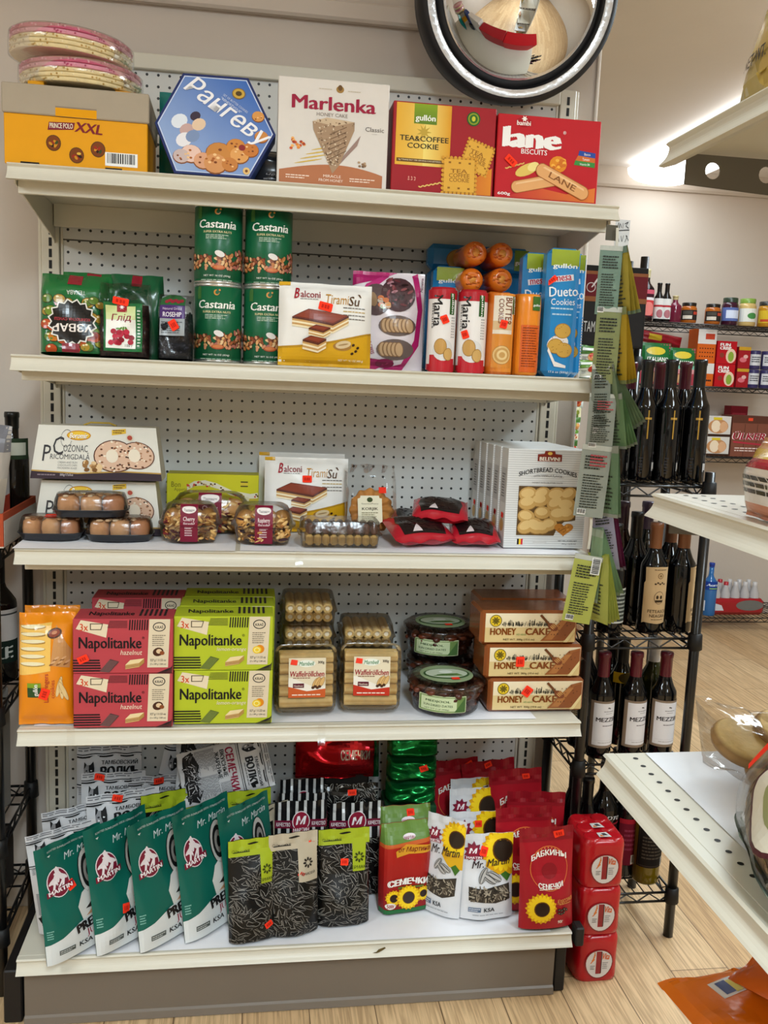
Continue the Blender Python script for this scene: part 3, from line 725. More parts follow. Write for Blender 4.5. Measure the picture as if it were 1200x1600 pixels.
a.text('MIRACLE', .50, .095, .026, 'f4e3d2', .16); a.text('FROM HONEY', .49, .055, .026, 'f4e3d2', .22); a.lines(.08, .05, .30, .095, 2, 'ecd6c4'); a.lines(.66, .05, .90, .095, 2, 'ecd6c4')
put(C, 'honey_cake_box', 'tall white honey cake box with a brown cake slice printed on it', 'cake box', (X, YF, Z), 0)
# red and yellow cookie carton
X, W, H = dims(610, 769, 157, YF, Z)
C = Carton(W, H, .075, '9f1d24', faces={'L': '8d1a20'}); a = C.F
a.poly([(.03, .30), (.56, .30), (.56, .985), (.03, .985)], gradu('e3a51c', 'f4dc78', .0, .30), 1); a.poly([(.30, .30), (.56, .30), (.56, .985), (.30, .985)], gradu('f4dc78', 'dd9a1c', .30, .56), 1)
a.poly([(0.52, .02), (.98, .02), (.98, .33), (.75, .15), (.52, .11)], gradu('b5331f', 'e08a24', .5, 1), 1)
a.poly([(.20, .765), (.42, .765), (.42, .985), (.20, .985)], grad('1d4a24', '8aa81c', 3), 2); a.text('gullón', .31, .822, .085, 'f6f5ee', .19, bold=.02, ly=3)
a.star(.30, .675, .075, .03, 9, 'c4a23c', 2); a.text('TEA&COFFEE', .305, .60, .058, '2e2a18', .47, bold=.012, ly=4); a.text('COOKIE', .295, .52, .058, '2e2a18', .3, bold=.012, ly=4)
a.rect(.045, .335, .545, .375, '6b4a1c', 2); a.text("0g *TRANS FAT* PER SERVING-CHOLESTEROL FREE", .295, .355, .02, 'f0e4c0', .46, ly=3)
a.ell(.775, .865, .066, .066, '1f5a24', 2); a.ell(.775, .865, .054, .054, '8a9c24', 3); a.ell(.775, .865, .04, .04, '2f6b22', 4); a.ell(.775, .865, .018, .024, 'c9c83a', 5)
def square_cookie(a, cu, cv, s, rot, ly):
    a.qrect(cu, cv, s, s, rot, 'a8711c', ly)
    for i in range(9):
        for e in range(4):
            x, y = ((i/8-.5)*s, .5*s) if e == 0 else ((i/8-.5)*s, -.5*s) if e == 1 else (.5*s, (i/8-.5)*s) if e == 2 else (-.5*s, (i/8-.5)*s)
            c, n = math.cos(math.radians(rot)), math.sin(math.radians(rot)); a.ell(cu+(x*c-y*n), cv+(x*n+y*c)*a.W/a.H, s*.05, s*.05, 'd69a30', ly+1, 7)
    a.qrect(cu, cv, s*.92, s*.92, rot, 'e0a93e', ly+1); a.text('TEA', cu-.005, cv+.05, .045, '96641c', s*.5, rot=rot, ly=ly+2, bold=.01); a.text('COFFEE', cu, cv, .045, '96641c', s*.62, rot=rot, ly=ly+2, bold=.01); a.text('COOKIE', cu+.002, cv-.05, .045, '96641c', s*.6, rot=rot, ly=ly+2, bold=.01)
    for i in (-.3, 0, .3):
        for j in (-.36, .36): a.qrect(cu+i*s, cv+j*s*a.W/a.H, s*.07, s*.05, rot, '96641c', ly+3)
square_cookie(a, .83, .44, .27, -18, 3); square_cookie(a, .66, .22, .325, 1, 7)
for i in range(14): a.ell(.28+.02*i, .065+.006*i, .016, .007, 'e8bf6a', 2, 6, 45 if i % 2 else -20)
for i in range(6): a.ell(.17+.03*(i % 3), .14+.025*(i//3), .012, .007, 'd98a7c', 2, 6, 30*i)
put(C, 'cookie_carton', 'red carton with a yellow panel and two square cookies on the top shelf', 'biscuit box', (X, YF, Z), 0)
# red finger-biscuit carton
X, W, H = dims(772, 931, 177, YF-.004, Z)
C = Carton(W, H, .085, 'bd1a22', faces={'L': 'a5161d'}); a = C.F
a.text('lane', .335, .735, .235, 'f4f0ec', .53, bold=.05); a.text('®', .645, .83, .04, 'f4f0ec'); a.text('BISCUITS', .36, .575, .06, 'f4f0ec', .25, bold=.006)
a.ell(.245, .915, .075, .045, 'a81018', 1); a.text('bambi', .245, .905, .055, 'f6ece4', .13, bold=.02); a.star(.25, .955, .03, .015, 6, 'f6ece4', 2)
a.poly([(.80, .635), (.96, .615), (.96, .555), (.79, .575)], '2a4a9c', 2); a.poly([(.79, .575), (.96, .555), (.96, .50), (.765, .515)], 'd06a28', 2); a.poly([(.765, .515), (.96, .50), (.96, .44), (.755, .46)], '3a8a3c', 2)
a.text('Bacca', .88, .595, .03, 'f0f0f0', .06); a.text('Tomato', .87, .535, .03, 'f0f0f0', .07); a.text('Vitamin B6', .86, .475, .026, 'f0f0f0', .1)
a.poly([(.10, .02), (.98, .02), (.98, .2), (.7, .1), (.4, .16)], gradu('c0272a', 'e07a30', .1, 1), 1)
a.ell(.60, .45, .085, .075, 'e08a1c', 2, 14); r = random.Random(2)
for i in range(16): a.ell(.60+r.uniform(-.06, .06), .45+r.uniform(-.06, .06), .02, .015, r.choice(('f0b040', 'd0701c')), 3, 7)
a.ell(.30, .36, .12, .05, 'e0c060', 3, 16, 25); a.ell(.36, .40, .06, .04, 'f0dc8a', 4, 12, 25)
def finger(a, cu, cv, L, w, rot, ly, lane=True):
    for c, k in (('a8602c', 1), ('dfa468', .9)):
        P = []; cc, n = math.cos(math.radians(rot)), math.sin(math.radians(rot))
        for i in range(20):
            an = 2*PI*i/20; x = (L-w)*(1 if math.cos(an) > 0 else -1)+w*math.cos(an)*k; y = w*math.sin(an)*k; P.append((cu+(x*cc-y*n), cv+(x*n+y*cc)*a.W/a.H))
        a.poly(P, c, ly); ly += 1
    a.poly([(cu+((x)*cc-y*n), cv+(x*n+y*cc)*a.W/a.H) for x, y in ((-L*.8, w*.35), (L*.8, w*.35), (L*.75, w*.62), (-L*.75, w*.62))], 'ecc08c', ly)
    if lane: a.text('LANE', cu, cv, .07, '8a5426', L*1.0, rot=rot, ly=ly+1, bold=.01)
finger(a, .38, .20, .23, .058, 13, 5, False); finger(a, .65, .245, .285, .066, -24, 9)
for i in range(10): a.ell(.10+.018*i, .36+.008*i, .014, .007, 'e0b060', 2, 6, 40 if i % 2 else -10)
a.text('600g', .09, .055, .045, 'f4ece8', .12, bold=.015)
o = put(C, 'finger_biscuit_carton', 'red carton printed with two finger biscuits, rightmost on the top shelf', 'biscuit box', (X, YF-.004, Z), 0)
sticker(o, face((0, 0, 0), (W, 0, 0), (0, 0, H)), W, H, .14, .45, .026, .014, -40, False, .003)

# ---------------------------------------------------------------- second shelf
Z = ZS[1]
# two green compote bags
def fruit_art(a, n, u0, v0, u1, v1, seed, cols, size=.07, ly=1):
    r = random.Random(seed)
    for i in range(n):
        u, v = r.uniform(u0, u1), r.uniform(v0, v1); rr = size*r.uniform(.7, 1.2); c = r.choice(cols)
        a.ell(u, v, rr, rr*.85, '3a2a14', ly+2*(i % 4), 10); a.ell(u, v, rr*.9, rr*.75, c, ly+1+2*(i % 4), 10); a.ell(u-rr*.3, v+rr*.3, rr*.25, rr*.18, 'efe0b0', ly+2+2*(i % 4), 6)
FR = ('9a9a2a', 'b84a1c', 'a8882a', '5a7a2a', '8a2418', 'c0701c', '74902c')
X, W, H = dims(62, 150, 428, -.315, Z)
def fruit_bag(seed, label, loc, rz, lean, W, H, front):
    B = Bag(W, H, .085 if front else .055, 'block', .0028, seed, 'film', '1d6b35', edge=.003); a = B.F
    if front:
        fruit_art(a, 60, .10, .03, .92, .66, 5, FR, .085)
        P = []
        for i in range(32): q = 1.0 if i % 2 else .86; P.append((.5+.33*q*math.cos(2*PI*i/32), .37+.27*q*math.sin(2*PI*i/32)))
        a.poly([(.5+(u-.5)*1.08, .37+(v-.37)*1.08) for u, v in P], 'e9e6dc', 12); a.poly(P, '191817', 13)
        a.text('УЗВАР', .5, .30, .10, 'e9dfd6', .56, rot=180, bold=.02, ly=15); a.text('КОМПОТНА СУМІШ', .5, .405, .035, 'c0404a', .5, rot=180, bold=.01, ly=15)
        a.rect(.36, .0, .6, .11, '8a2430', 14); a.text('ТЕХАВА', .55, .735, .05, 'e8ece4', .26, rot=180, ly=3)
        a.rect(.42, .84, .62, .99, '9a2030', 2)
    else:
        a.rect(.40, .80, .62, .99, '9a2030', 2); a.lines(.44, .84, .58, .96, 2, 'd8b0b0', 3)
    o = bag_put(B, 'compote_fruit_bag', label, 'bag', loc, rz, lean, 'green dried fruit bags')
    if front: sticker(o, lambda u, v, l: B.P(u, v, l), W, H, .54, .06, .016, .016, 10)
    return o
fruit_bag(11, 'green dried fruit bag with fruit print and black centre on the second shelf', (X+.068, -.305, Z), 3, 5, .135, H*1.0, True)
fruit_bag(12, 'plain green bag behind the leftmost fruit-printed bag', (X+.085, -.185, Z), 2, 4, .135, H*1.11, False)
# hawthorn bag and rosehip bag, clear film
def berry_bag(name, label, loc, W, H, fill, seed, draw, rz=0, group=None, fillh=.72):
    t = thing(name, label, 'bag', loc, (math.radians(-3), 0, math.radians(rz)), group)
    B = Bag(W*.93, H*fillh, .075, 'block', .004, seed, 'food', fill); r = random.Random(seed); a = B.F
    for i in range(170): a.ell(r.uniform(.03, .97), r.uniform(.02, .95), .035, .026, r.choice(('2a1512', '3d1e18', '160b0a', '4a2a22')) if seed % 2 else r.choice(('1a1a20', '0c0c10', '2c2c34', '3c3c46')), i % 3, 8, r.uniform(0, 180))
    B.mb.build('dried_berries', t)
    B2 = Bag(W, H, .084, 'block', .004, seed+1, 'wrap', 'ffffff', edge=.004); B2.mb.build('clear_film', t, (0, 0, .0005))
    L = Bag(W, H, .088, 'block', .003, seed+1, 'gloss', 'ffffff'); L.mb = MB(); a = Art(L.mb, lambda u, v, l: L.P(u, v, l+.003), W, H, 'gloss', 22, 28, .0008, .0004); draw(a); L.mb.build('paper_label', t)
    return t, L
def glid(a):
    a.rect(.16, .06, .86, .70, '1e6a38', 0); a.rect(.20, .10, .74, .66, 'f2f1ea', 1); a.poly([(.20, .48), (.74, .48), (.74, .66), (.20, .66)], grad('eef0d8', 'b9cc5a'), 2)
    a.text('Глід', .48, .50, .11, '8a1c34', .36, bold=.01, sh=.15, ly=3); a.rect(.40, .58, .58, .72, '9c1f28', 3)
    a.star(.49, .645, .05, .02, 6, 'f0e8e8', 4); r = random.Random(3)
    for i in range(16): a.ell(r.uniform(.27, .70), r.uniform(.17, .33), .055, .05, r.choice(('a81c34', 'c23048', '8a1428')), 3+i % 3, 10)
    for i in range(4): a.ell(.42+.05*i, .36, .04, .018, '5a8a30', 3, 8, 40*i)
    a.text('100 г', .62, .14, .035, '4a4a44', .14, ly=6); a.lines(.77, .12, .83, .62, 12, 'dfe8dc', 2)
X, W, H = dims(152, 236, 442, -.325, Z)
t, L = berry_bag('hawthorn_bag', 'clear bag of dark hawthorn berries with a green and white label', (X+W/2, -.318, Z), W, H, '2c1512', 21, glid, 2)
sticker(t, lambda u, v, l: L.P(u, v, l+.004), W, H, .47, .72, .03, .014, -8)
X, W2, H2 = dims(178, 248, 428, -.2, Z)
B = Bag(W2+.02, H2, .05, 'block', .003, 31, 'film', '1d5c38', edge=.003); B.F.rect(.42, .85, .6, .99, '9a2030', 1)
bag_put(B, 'green_tea_bag', 'dark green bag with a red tab behind the hawthorn berries bag', 'bag', (X+W2/2, -.19, Z), 0, 2)
def rose(a):
    a.rect(.12, .34, .80, .96, '9aa0a4', 0); a.rect(.12, .60, .80, .80, '4a2a6c', 1); a.poly([(.12, .80), (.80, .80), (.80, .92), (.62, .99), (.3, .99), (.12, .92)], '2f6a3c', 1)
    for i in range(6): a.ell(.3+.08*i, .86+.02*(i % 2), .06, .055, 'a8283c', 2+i % 2, 10)
    a.text('ROSEHIP', .46, .66, .07, 'efeaf4', .5, bold=.015, ly=4); a.text('Natural Dried', .46, .745, .035, 'dcd0ea', .5, ly=4); a.lines(.16, .37, .76, .56, 6, '5a5e62', 2)
X, W, H = dims(246, 303, 458, -.315, Z)
t, L = berry_bag('rosehip_bag', 'clear bag of dark dried rosehip with a purple and grey label', (X+W/2, -.31, Z), W, H*.97, '14141a', 24, rose, -2)
sticker(t, lambda u, v, l: L.P(u, v, l+.004), W, H, .50, .50, .016, .022, 30)
# nut cans
def nut_can(label, loc, rz):
    R, H = CAN_R, CAN_H; t = thing('nut_can', label, 'can', loc, (0, 0, math.radians(rz)), 'green cans of mixed nuts')
    m = MB(); m.lathe([(0, .003), (R-.001, .003), (R, .004), (R, H-.007), (R-.002, H-.006), (0, H-.006)], 48, '14603c', 'gloss')
    a = Art(m, cyl_map(R, H, 200), R*math.radians(200), H, 'gloss', 30, 0, .0004, .0003)
    a.poly([(0, .06), (1, .06), (1, .45), (.5, .40), (0, .45)], grad('0f4a2c', '1a7346'), 0)
    a.ell(.5, .885, .035, .035, 'c98a3a', 1, 16); a.ell(.507, .885, .022, .022, '14603c', 2, 14); a.rect(.50, .885, .54, .93, '14603c', 2); a.ell(.535, .915, .012, .012, 'c98a3a', 3, 8)
    a.text('Castania', .5, .735, .10, 'f2f0e6', .46, bold=.02, sh=.12, ly=3); a.text('SUPER EXTRA NUTS', .5, .64, .026, 'e8d9a0', .34, bold=.01, ly=3); a.lines(.36, .55, .64, .61, 3, 'bcd0b8', 2)
    a.poly([(.24, .80), (.30, .80), (.30, .94), (.27, .97), (.24, .92)], '3c6a30', 1)
    r = random.Random(6)
    for i in range(120):
        u = r.uniform(.05, .95); v = r.uniform(.19, .34+.2*abs(u-.35)); c = r.choice(('c07a44', 'd9a46a', 'a85f38', 'e2bd8a', 'b06a5a', '8c4a2c', 'cf8f6a')); a.ell(u, v, r.uniform(.022, .042), .02, '5a2f1c', 1+i % 4, 9, r.uniform(0, 180)); a.ell(u, v+.002, r.uniform(.02, .036), .017, c, 2+i % 4, 9, r.uniform(0, 180))
    a.ell(.53, .37, .06, .035, 'e3ddd6', 6, 12, -20); a.ell(.52, .20, .075, .03, 'b0522c', 7, 14); a.ell(.52, .205, .06, .02, 'cf7a44', 8, 14)
    a.text('NET WT 16 OZ (454g)', .5, .095, .028, 'e4e6da', .32, bold=.01, ly=3); a.lines(.3, .035, .7, .055, 1, 'b9cdb8', 2)
    m.build('can_body', t)
    m = MB(); m.lathe([(R-.003, H-.007), (R+.0012, H-.006), (R+.0012, H-.001), (R-.001, H), (R-.003, H-.003), (R-.006, H-.004), (0, H-.004)], 48, 'd8d8d4', 'tin'); m.build('lid', t)
    m = MB(); m.lathe([(0, 0.001), (R-.002, 0), (R+.001, .001), (R+.001, .0055), (R, .006)], 48, 'c9c9c4', 'tin'); m.build('base_rim', t)
    return t
YC = -.268
x0 = xat(303, YC, Z+.08); x1 = xat(378, YC, Z+.08); CAN_R = (x1-x0)/2*.985; CAN_H = min(zat(443, (x0+x1)/2, YC-CAN_R)-Z, (ZS[0]-.0135-Z)/2-.001)
xb = xat(417, YC, Z+.08)
nut_can('green nut can, bottom left of the four stacked cans', ((x0+x1)/2, YC, Z), -2)
nut_can('green nut can, bottom right of the four, half behind the tiramisu bag', (xb, YC, Z), 3)
nut_can('green nut can on top, left of the four stacked cans', ((x0+x1)/2-.001, YC, Z+CAN_H), -1)
nut_can('green nut can on top, right of the four stacked cans', (xb, YC, Z+CAN_H), 4)
# layered cake bags (one on this shelf, two on the next)
def tiramisu_bag(W, H, seed):
    B = Bag(W, H, .055, 'pillow', .0022, seed, 'gloss', 'efece6', edge=.002); a = B.F
    a.poly([(0, 0), (1, 0), (1, .40)]+[(1-.1*i, .40-.20*math.sin(PI/2*i/10)) for i in range(11)], 'd9a51c', 0); a.poly([(1, .42), (1, .40)]+[(1-.1*i, .40-.20*math.sin(PI/2*i/10)) for i in range(11)]+[(1-.1*i, .425-.20*math.sin(PI/2*i/10)) for i in range(10, -1, -1)], 'b98a1c', 1)
    a.rect(0, .955, .12, 1, 'd9a51c', 0)
    a.text('alconi', .33, .845, .085, '8a1a2c', .21, bold=.01, ly=2); a.text('B', .185, .855, .13, 'a8182c', .055, sh=.3, bold=.02, ly=3); a.lines(.22, .775, .42, .795, 1, '8a8580')
    a.text('Tirami', .62, .80, .12, 'c08a2c', .25, sh=.2, ly=2); a.text('Su', .80, .79, .12, '5a3c22', .12, bold=.01, sh=.2, ly=2); a.text('`', .86, .86, .04, '5a3c22', ly=2)
    for i in range(4): a.lines(.68, .69-.045*i, .93, .715-.045*i, 1, '6a645c' if i != 1 else 'c0a050', 1)
    def slab(cx, cy, w, d, h, ly):
        A, B_, C_, D_ = (cx-w, cy), (cx-w+d, cy+d*.55), (cx+w, cy-.0+d*.2), (cx+w-d, cy-d*.45)
        a.poly([A, B_, C_, D_], '6e2c1c', ly+1); a.poly([(A[0]+.02, A[1]+.005), (B_[0], B_[1]-.012), (C_[0]-.02, C_[1]), (D_[0], D_[1]+.012)], '8a3a22', ly+2)
        for p, q in ((A, D_), (D_, C_)):
            for k in range(5):
                y0, y1 = h*k/5, h*(k+1)/5; a.poly([(p[0], p[1]-y0), (q[0], q[1]-y0), (q[0], q[1]-y1), (p[0], p[1]-y1)], ('5a2a1c', 'c79a5c', 'efe0bc', 'c79a5c', 'efe0bc')[k], ly)
    slab(.44, .57, .30, .17, .11, 2); slab(.43, .435, .115, .075, .085, 6); slab(.38, .30, .125, .085, .11, 10)
    a.ell(.68, .24, .10, .045, 'a87a3a', 2, 16); a.ell(.69, .26, .085, .04, 'dcc49a', 3, 16, 12); a.ell(.69, .26, .06, .008, 'a8885a', 4, 8, 12)
    for u, v in ((.80, .26), (.83, .19), (.79, .16), (.85, .23)): a.ell(u, v, .018, .014, '3a2414', 3, 8, 30)
    a.text('NET WT 14.1 OZ (400 g)', .78, .075, .03, 'f4ecd8', .27, bold=.01, ly=2)
    return B
X, W, H = dims(434, 579, 438, -.36, Z)
B = tiramisu_bag(W, H, 41)
o = bag_put(B, 'tiramisu_cake_bag', 'white and yellow layered cake bag on the second shelf beside the nut cans', 'bag', (X+W/2, -.347, Z), 0, 5, 'white and yellow layered cake bags')
sticker(o, lambda u, v, l: B.P(u, v, l), W, H, .49, .70, .028, .018, -12)
# pink jelly cake pack with a clear window
X, W, H = dims(549, 661, 420, -.30, Z)
t = thing('jelly_cookie_pack', 'pink and white pack of round cookies with clear windows on the second shelf', 'biscuit pack', (X+W/2, -.278, Z), (math.radians(-4), 0, math.radians(-3)))
B = Bag(W, H, .06, 'pillow', .002, 45, 'film', 'e9dfe4', edge=.002); a = B.F
a.poly([(0, .85), (.3, .9), (.62, 1), (0, 1)], 'b3246a', 0); a.poly([(.0, .62), (.18, .86), (.45, .97), (.5, .95), (.26, .8), (.1, .6), (.05, .3), (0, .28)], 'c0347a', 1)
a.poly([(.40, .0), (.70, .06), (.86, .3), (.90, .6), (.82, .97), (.90, 1), (.97, .62), (.93, .25), (.72, .0)], 'b3246a', 1); a.poly([(.0, .0), (.35, .0), (.6, .09), (.3, .1), (.05, .14), (0, .14)], 'b02a64', 1)
a.ell(.47, .06, .13, .06, '8a1c4c', 2, 16)
r = random.Random(5)
a.ell(.32, .70, .2, .22, '5c4a4c', 2, 20); a.ell(.62, .76, .24, .24, '4a3036', 2, 22)
for i in range(26): a.ell(r.uniform(.44, .80), r.uniform(.64, .92), .05, .018, r.choice(('6a3038', '8a4a50', '2c181c', 'b0808a', '3a2028')), 3+i % 3, 8, r.uniform(0, 180))
for i in range(8): a.ell(r.uniform(.36, .5), r.uniform(.60, .72), .045, .035, r.choice(('d07a4a', 'c8bcae', '7a9a3c', 'e0a060')), 4+i % 2, 9)
for cx, cy, n in ((.62, .44, 7), (.60, .20, 5)):
    a.ell(cx, cy, .26, .14, '6a5a56', 2, 22)
    for i in range(n): a.ell(cx-.17+.055*i, cy, .065, .10, '8c6a4a', 4+i, 16, 8); a.ell(cx-.165+.055*i, cy, .05, .088, 'c4a27a', 4.5+i, 16, 8)
for i in range(3): a.ell(.18+.05*i, .70, .05, .1, '9a7c5c', 4+i, 14, 10)
a.poly([(.06, .36), (.24, .40), (.36, .10), (.10, .12)], 'ece4e6', 3); a.text('BELISSIMO CAKES', .24, .27, .04, '9a2258', .34, rot=-72, bold=.012, ly=12); a.text('Jelly Cookies', .14, .20, .05, '3a2a30', .3, rot=86, sh=.2, ly=12)
a.text('Novina', .955, .88, .03, '6a1c40', .2, rot=86, ly=5)
B.mb.build('printed_film', t)
def roll_v(px0, px1, pyt, y, name, label, base, ends, draw, group=None, st=None, rz=0):
    x0, x1 = xat(px0, y, Z+.05), xat(px1, y, Z+.05); R = (x1-x0)/2; H = zat(pyt, (x0+x1)/2, y-R*.9)-Z
    t = thing(name, label, 'biscuit roll', ((x0+x1)/2, y, Z), (0, 0, math.radians(rz)), group); m = MB()
    n = 40; prof = [(0, .001), (R*.86, 0), (R*.98, .005), (R, .02), (R*.985, H*.5), (R, H-.02), (R*.96, H-.006), (R*.9, H), (R*.5, H-.004), (0, H-.003)]
    m.lathe(prof, 40, base, 'film'); a = Art(m, cyl_map(R*1.0, H, 200), R*math.radians(200), H, 'film', 26, 0, .0006, .0004); draw(a); m.build('wrapper', t)
    if st: sticker(t, cyl_map(R, H, 200), R*math.radians(200), H, st[0], st[1], .014, .017, st[2], True, .004)
    return t
def maria(a):
    a.rect(0, .05, 1, .95, 'efeae6', 0); a.rect(0, .86, 1, .97, 'b3202c', 1); a.rect(0, .02, 1, .09, 'b81f2a', 1); a.rect(.22, .0, .80, .16, 'c22430', 1)
    a.rect(.60, .68, .72, .93, '2f5a28', 2); a.text('gullón', .66, .81, .035, 'f0f0e8', .40, rot=-90, ly=3, bold=.02)
    a.text('Maria', .36, .72, .10, '1c1a1a', .62, rot=-90, bold=.015, ly=3); a.text('Biscuits', .26, .66, .035, '3a3636', .5, rot=-90, ly=3)
    for i in range(3): a.lines(.66+.035*i, .40, .68+.035*i, .66, 8, '6a6664', 1)
    a.ell(.5, .26, .22, .22, 'e0dedc', 2, 18); a.ell(.44, .30, .13, .165, 'a87c3c', 3, 18); a.ell(.44, .30, .115, .15, 'c89a54', 4, 18); a.ell(.60, .21, .10, .13, 'a87c3c', 5, 16); a.ell(.60, .21, .088, .115, 'cfa562', 6, 16)
    a.rect(.2, .0, .5, .2, 'c22430', 1)
YR = -.335
roll_v(667, 709, 449, YR, 'biscuit_roll', 'white and red biscuit roll standing beside the pink cookie pack', 'b81f2a', 'b81f2a', maria, 'white and red biscuit rolls', (.5, .62, 25), 0)
roll_v(713, 757, 453, YR, 'biscuit_roll', 'second white and red biscuit roll, left of the orange butter roll', 'b81f2a', 'b81f2a', maria, 'white and red biscuit rolls', (.36, .46, 20), -8)
def butter(a):
    a.poly([(0, .0), (1, .0), (1, 1), (0, 1)], gradu('c86414', 'f0a040', .1, .9), 0); a.rect(.28, .12, .72, .97, 'e8dcc8', 1); a.rect(.70, .75, .84, .97, '2f5a28', 2); a.text('gullón', .77, .86, .04, 'f0f0e8', .36, rot=-90, ly=3, bold=.02)
    a.text('BUTTER', .60, .78, .09, '7a3a14', .56, rot=-90, bold=.012, ly=3); a.text('COOKIES', .44, .78, .06, '7a3a14', .5, rot=-90, bold=.01, ly=3)
    a.rect(.28, .55, .72, .66, 'd9b88a', 2); a.rect(.28, .08, .72, .5, 'd98a34', 2)
    a.ell(.5, .24, .20, .20, 'b8803c', 3, 22); a.ell(.5, .24, .185, .185, 'e3bd7c', 4, 22)
    for k in range(3): a.ell(.5, .24, .15-.045*k, .15-.045*k, ('c99a58', 'e8c88c', 'c99a58')[k], 5+k, 18)
    a.rect(0, 0, 1, .03, 'b85a14', 1)
roll_v(758, 799, 459, YR, 'butter_cookie_roll', 'orange butter cookie roll with a round cookie print', 'e07a1c', 'e07a1c', butter, 'orange butter cookie rolls', (.5, .62, -10))
def butter_back(a):
    a.rect(.30, .04, .74, .62, 'd9601c', 1); a.lines(.34, .1, .70, .6, 16, '8a3a10', 2, .4); a.rect(.52, .80, .72, .97, '3f6a28', 2); a.text('gullón', .62, .86, .035, 'f0f0e8', .18, ly=3, bold=.02); a.rect(.0, .0, .18, 1, 'c8741c', 1)
roll_v(801, 840, 460, YR, 'butter_cookie_roll', 'orange cookie roll turned to its ingredients side, left of the tall blue pack', 'ea8a24', 'ea8a24', butter_back, 'orange butter cookie rolls')
# rolls lying end-on, four seen; they rest on two more below
def roll_end(px, py, label, R, y=-.215):
    p = aty(px, py, y); t = thing('biscuit_roll', label, 'biscuit roll', (p[0], y, p[2]), (0, 0, 0), 'orange rolls lying end-on'); m = MB(); r = random.Random(px)
    m.lathe([(0, -.004), (R*.3, -.002), (R*.55, -.006), (R*.8, -.002), (R*.95, .004), (R, .012), (R, .12), (R*.9, .125), (0, .125)], 18, 'e8761c', 'film', axis='y')
    for i in range(14):
        an = r.uniform(0, 2*PI); q = r.uniform(.2, .75); m.ball((R*q*math.cos(an), -.006, R*q*math.sin(an)), (R*.16, .003, R*.06), r.choice(('f0913a', 'd4600f', 'c2560f')), 'film', 8, 5)
    m.build('wrapper', t)
    m = MB(); m.lathe([(0, -.0075), (R*.28, -.0045), (R*.33, -.003)], 16, 'f0a24a', 'film', axis='y'); m.build('twisted_end', t); return t, p
RR = .0268; c = []
for px, py, l in ((744, 395, 'orange roll end, upper left of the four lying end-on'), (785, 397, 'orange roll end, upper right of the four lying end-on'), (738, 437, 'orange roll end, lower left of the four lying end-on'), (784, 437, 'orange roll end, lower right of the four lying end-on')):
    c.append(roll_end(px, py, l, RR)[1])
for q in c[2:]:
    m = MB(); h = q[2]-RR-Z-.0005; m.box(-.026, 0, 0, .026, .17, h, 'd9701c', 'gloss', .004)
    tag(m.build('butter_cookie_carton', None, (q[0], -.21, Z)), 'orange carton hidden behind the front rolls carrying the end-on rolls', 'biscuit box', 'orange cartons under the end-on rolls')
# blue sandwich cookie packs
def blue_pack(W, H, D, front=True):
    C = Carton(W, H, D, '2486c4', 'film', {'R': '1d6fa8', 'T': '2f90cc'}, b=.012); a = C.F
    a.poly([(.08, .86), (.92, .86), (.92, .985), (.08, .985)], grad('3c5a1c', 'a0b024', 2), 0); a.text('gullón', .5, .855, .045, 'f0f2ea', .72, bold=.02, ly=3)
    a.qrect(.46, .765, .64, .17, 8, 'e8e4e8', 2); a.text('mesa', .46, .765, .038, 'b8203c', .5, rot=8, bold=.015, ly=4)
    a.text('Dueto', .5, .665, .075, 'eef3f6', .86, rot=4, bold=.012, ly=3); a.text('Cookies', .5, .585, .05, 'eef3f6', .72, rot=2, ly=3)
    a.lines(.15, .52, .85, .545, 1, 'b8d8ea', 2); a.lines(.2, .475, .8, .50, 1, 'b8d8ea', 2)
    a.ell(.42, .26, .33, .24, 'e9e2dc', 3, 22, 20)
    for u, v in ((.55, .36), (.36, .24), (.62, .21)): a.ell(u, v, .25, .22, 'a87a2c', 4, 20); a.ell(u, v, .235, .2, 'd0a248', 5, 20)
    r = random.Random(7)
    for i in range(26): a.ell(r.uniform(.22, .75), r.uniform(.18, .42), .014, .014, '9a6c24', 7, 6)
    a.poly([(.12, .20), (.35, .08), (.7, .07), (.7, .09), (.36, .12), (.14, .23)], 'efe8e2', 8)
    a.text('17.6 oz (500g)', .5, .035, .022, 'e4eef4', .6, ly=3)
    return C
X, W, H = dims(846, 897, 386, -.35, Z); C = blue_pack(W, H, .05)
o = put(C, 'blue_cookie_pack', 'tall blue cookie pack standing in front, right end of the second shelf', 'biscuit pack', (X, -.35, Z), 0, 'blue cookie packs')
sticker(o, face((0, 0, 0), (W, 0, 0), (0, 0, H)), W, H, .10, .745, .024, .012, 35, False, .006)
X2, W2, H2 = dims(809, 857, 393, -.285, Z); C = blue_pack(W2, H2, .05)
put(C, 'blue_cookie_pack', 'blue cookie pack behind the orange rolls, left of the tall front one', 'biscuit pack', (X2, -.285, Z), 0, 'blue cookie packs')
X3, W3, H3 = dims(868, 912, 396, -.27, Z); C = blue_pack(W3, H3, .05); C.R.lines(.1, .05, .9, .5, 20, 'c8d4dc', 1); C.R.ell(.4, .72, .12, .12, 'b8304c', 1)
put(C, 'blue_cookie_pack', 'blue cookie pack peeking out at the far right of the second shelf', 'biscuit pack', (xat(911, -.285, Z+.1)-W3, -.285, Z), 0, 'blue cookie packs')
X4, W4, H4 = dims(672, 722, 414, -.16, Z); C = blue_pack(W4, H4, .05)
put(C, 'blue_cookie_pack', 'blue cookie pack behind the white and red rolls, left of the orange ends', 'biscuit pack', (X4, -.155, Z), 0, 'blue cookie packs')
p = aty(682, 412, -.14); q = aty(845, 425, -.14); H5 = .06; L5 = q[0]-p[0]
C = Carton(L5, H5, .045, '1f78b4', 'film', {'T': '2f90cc'}, b=.012); a = C.F
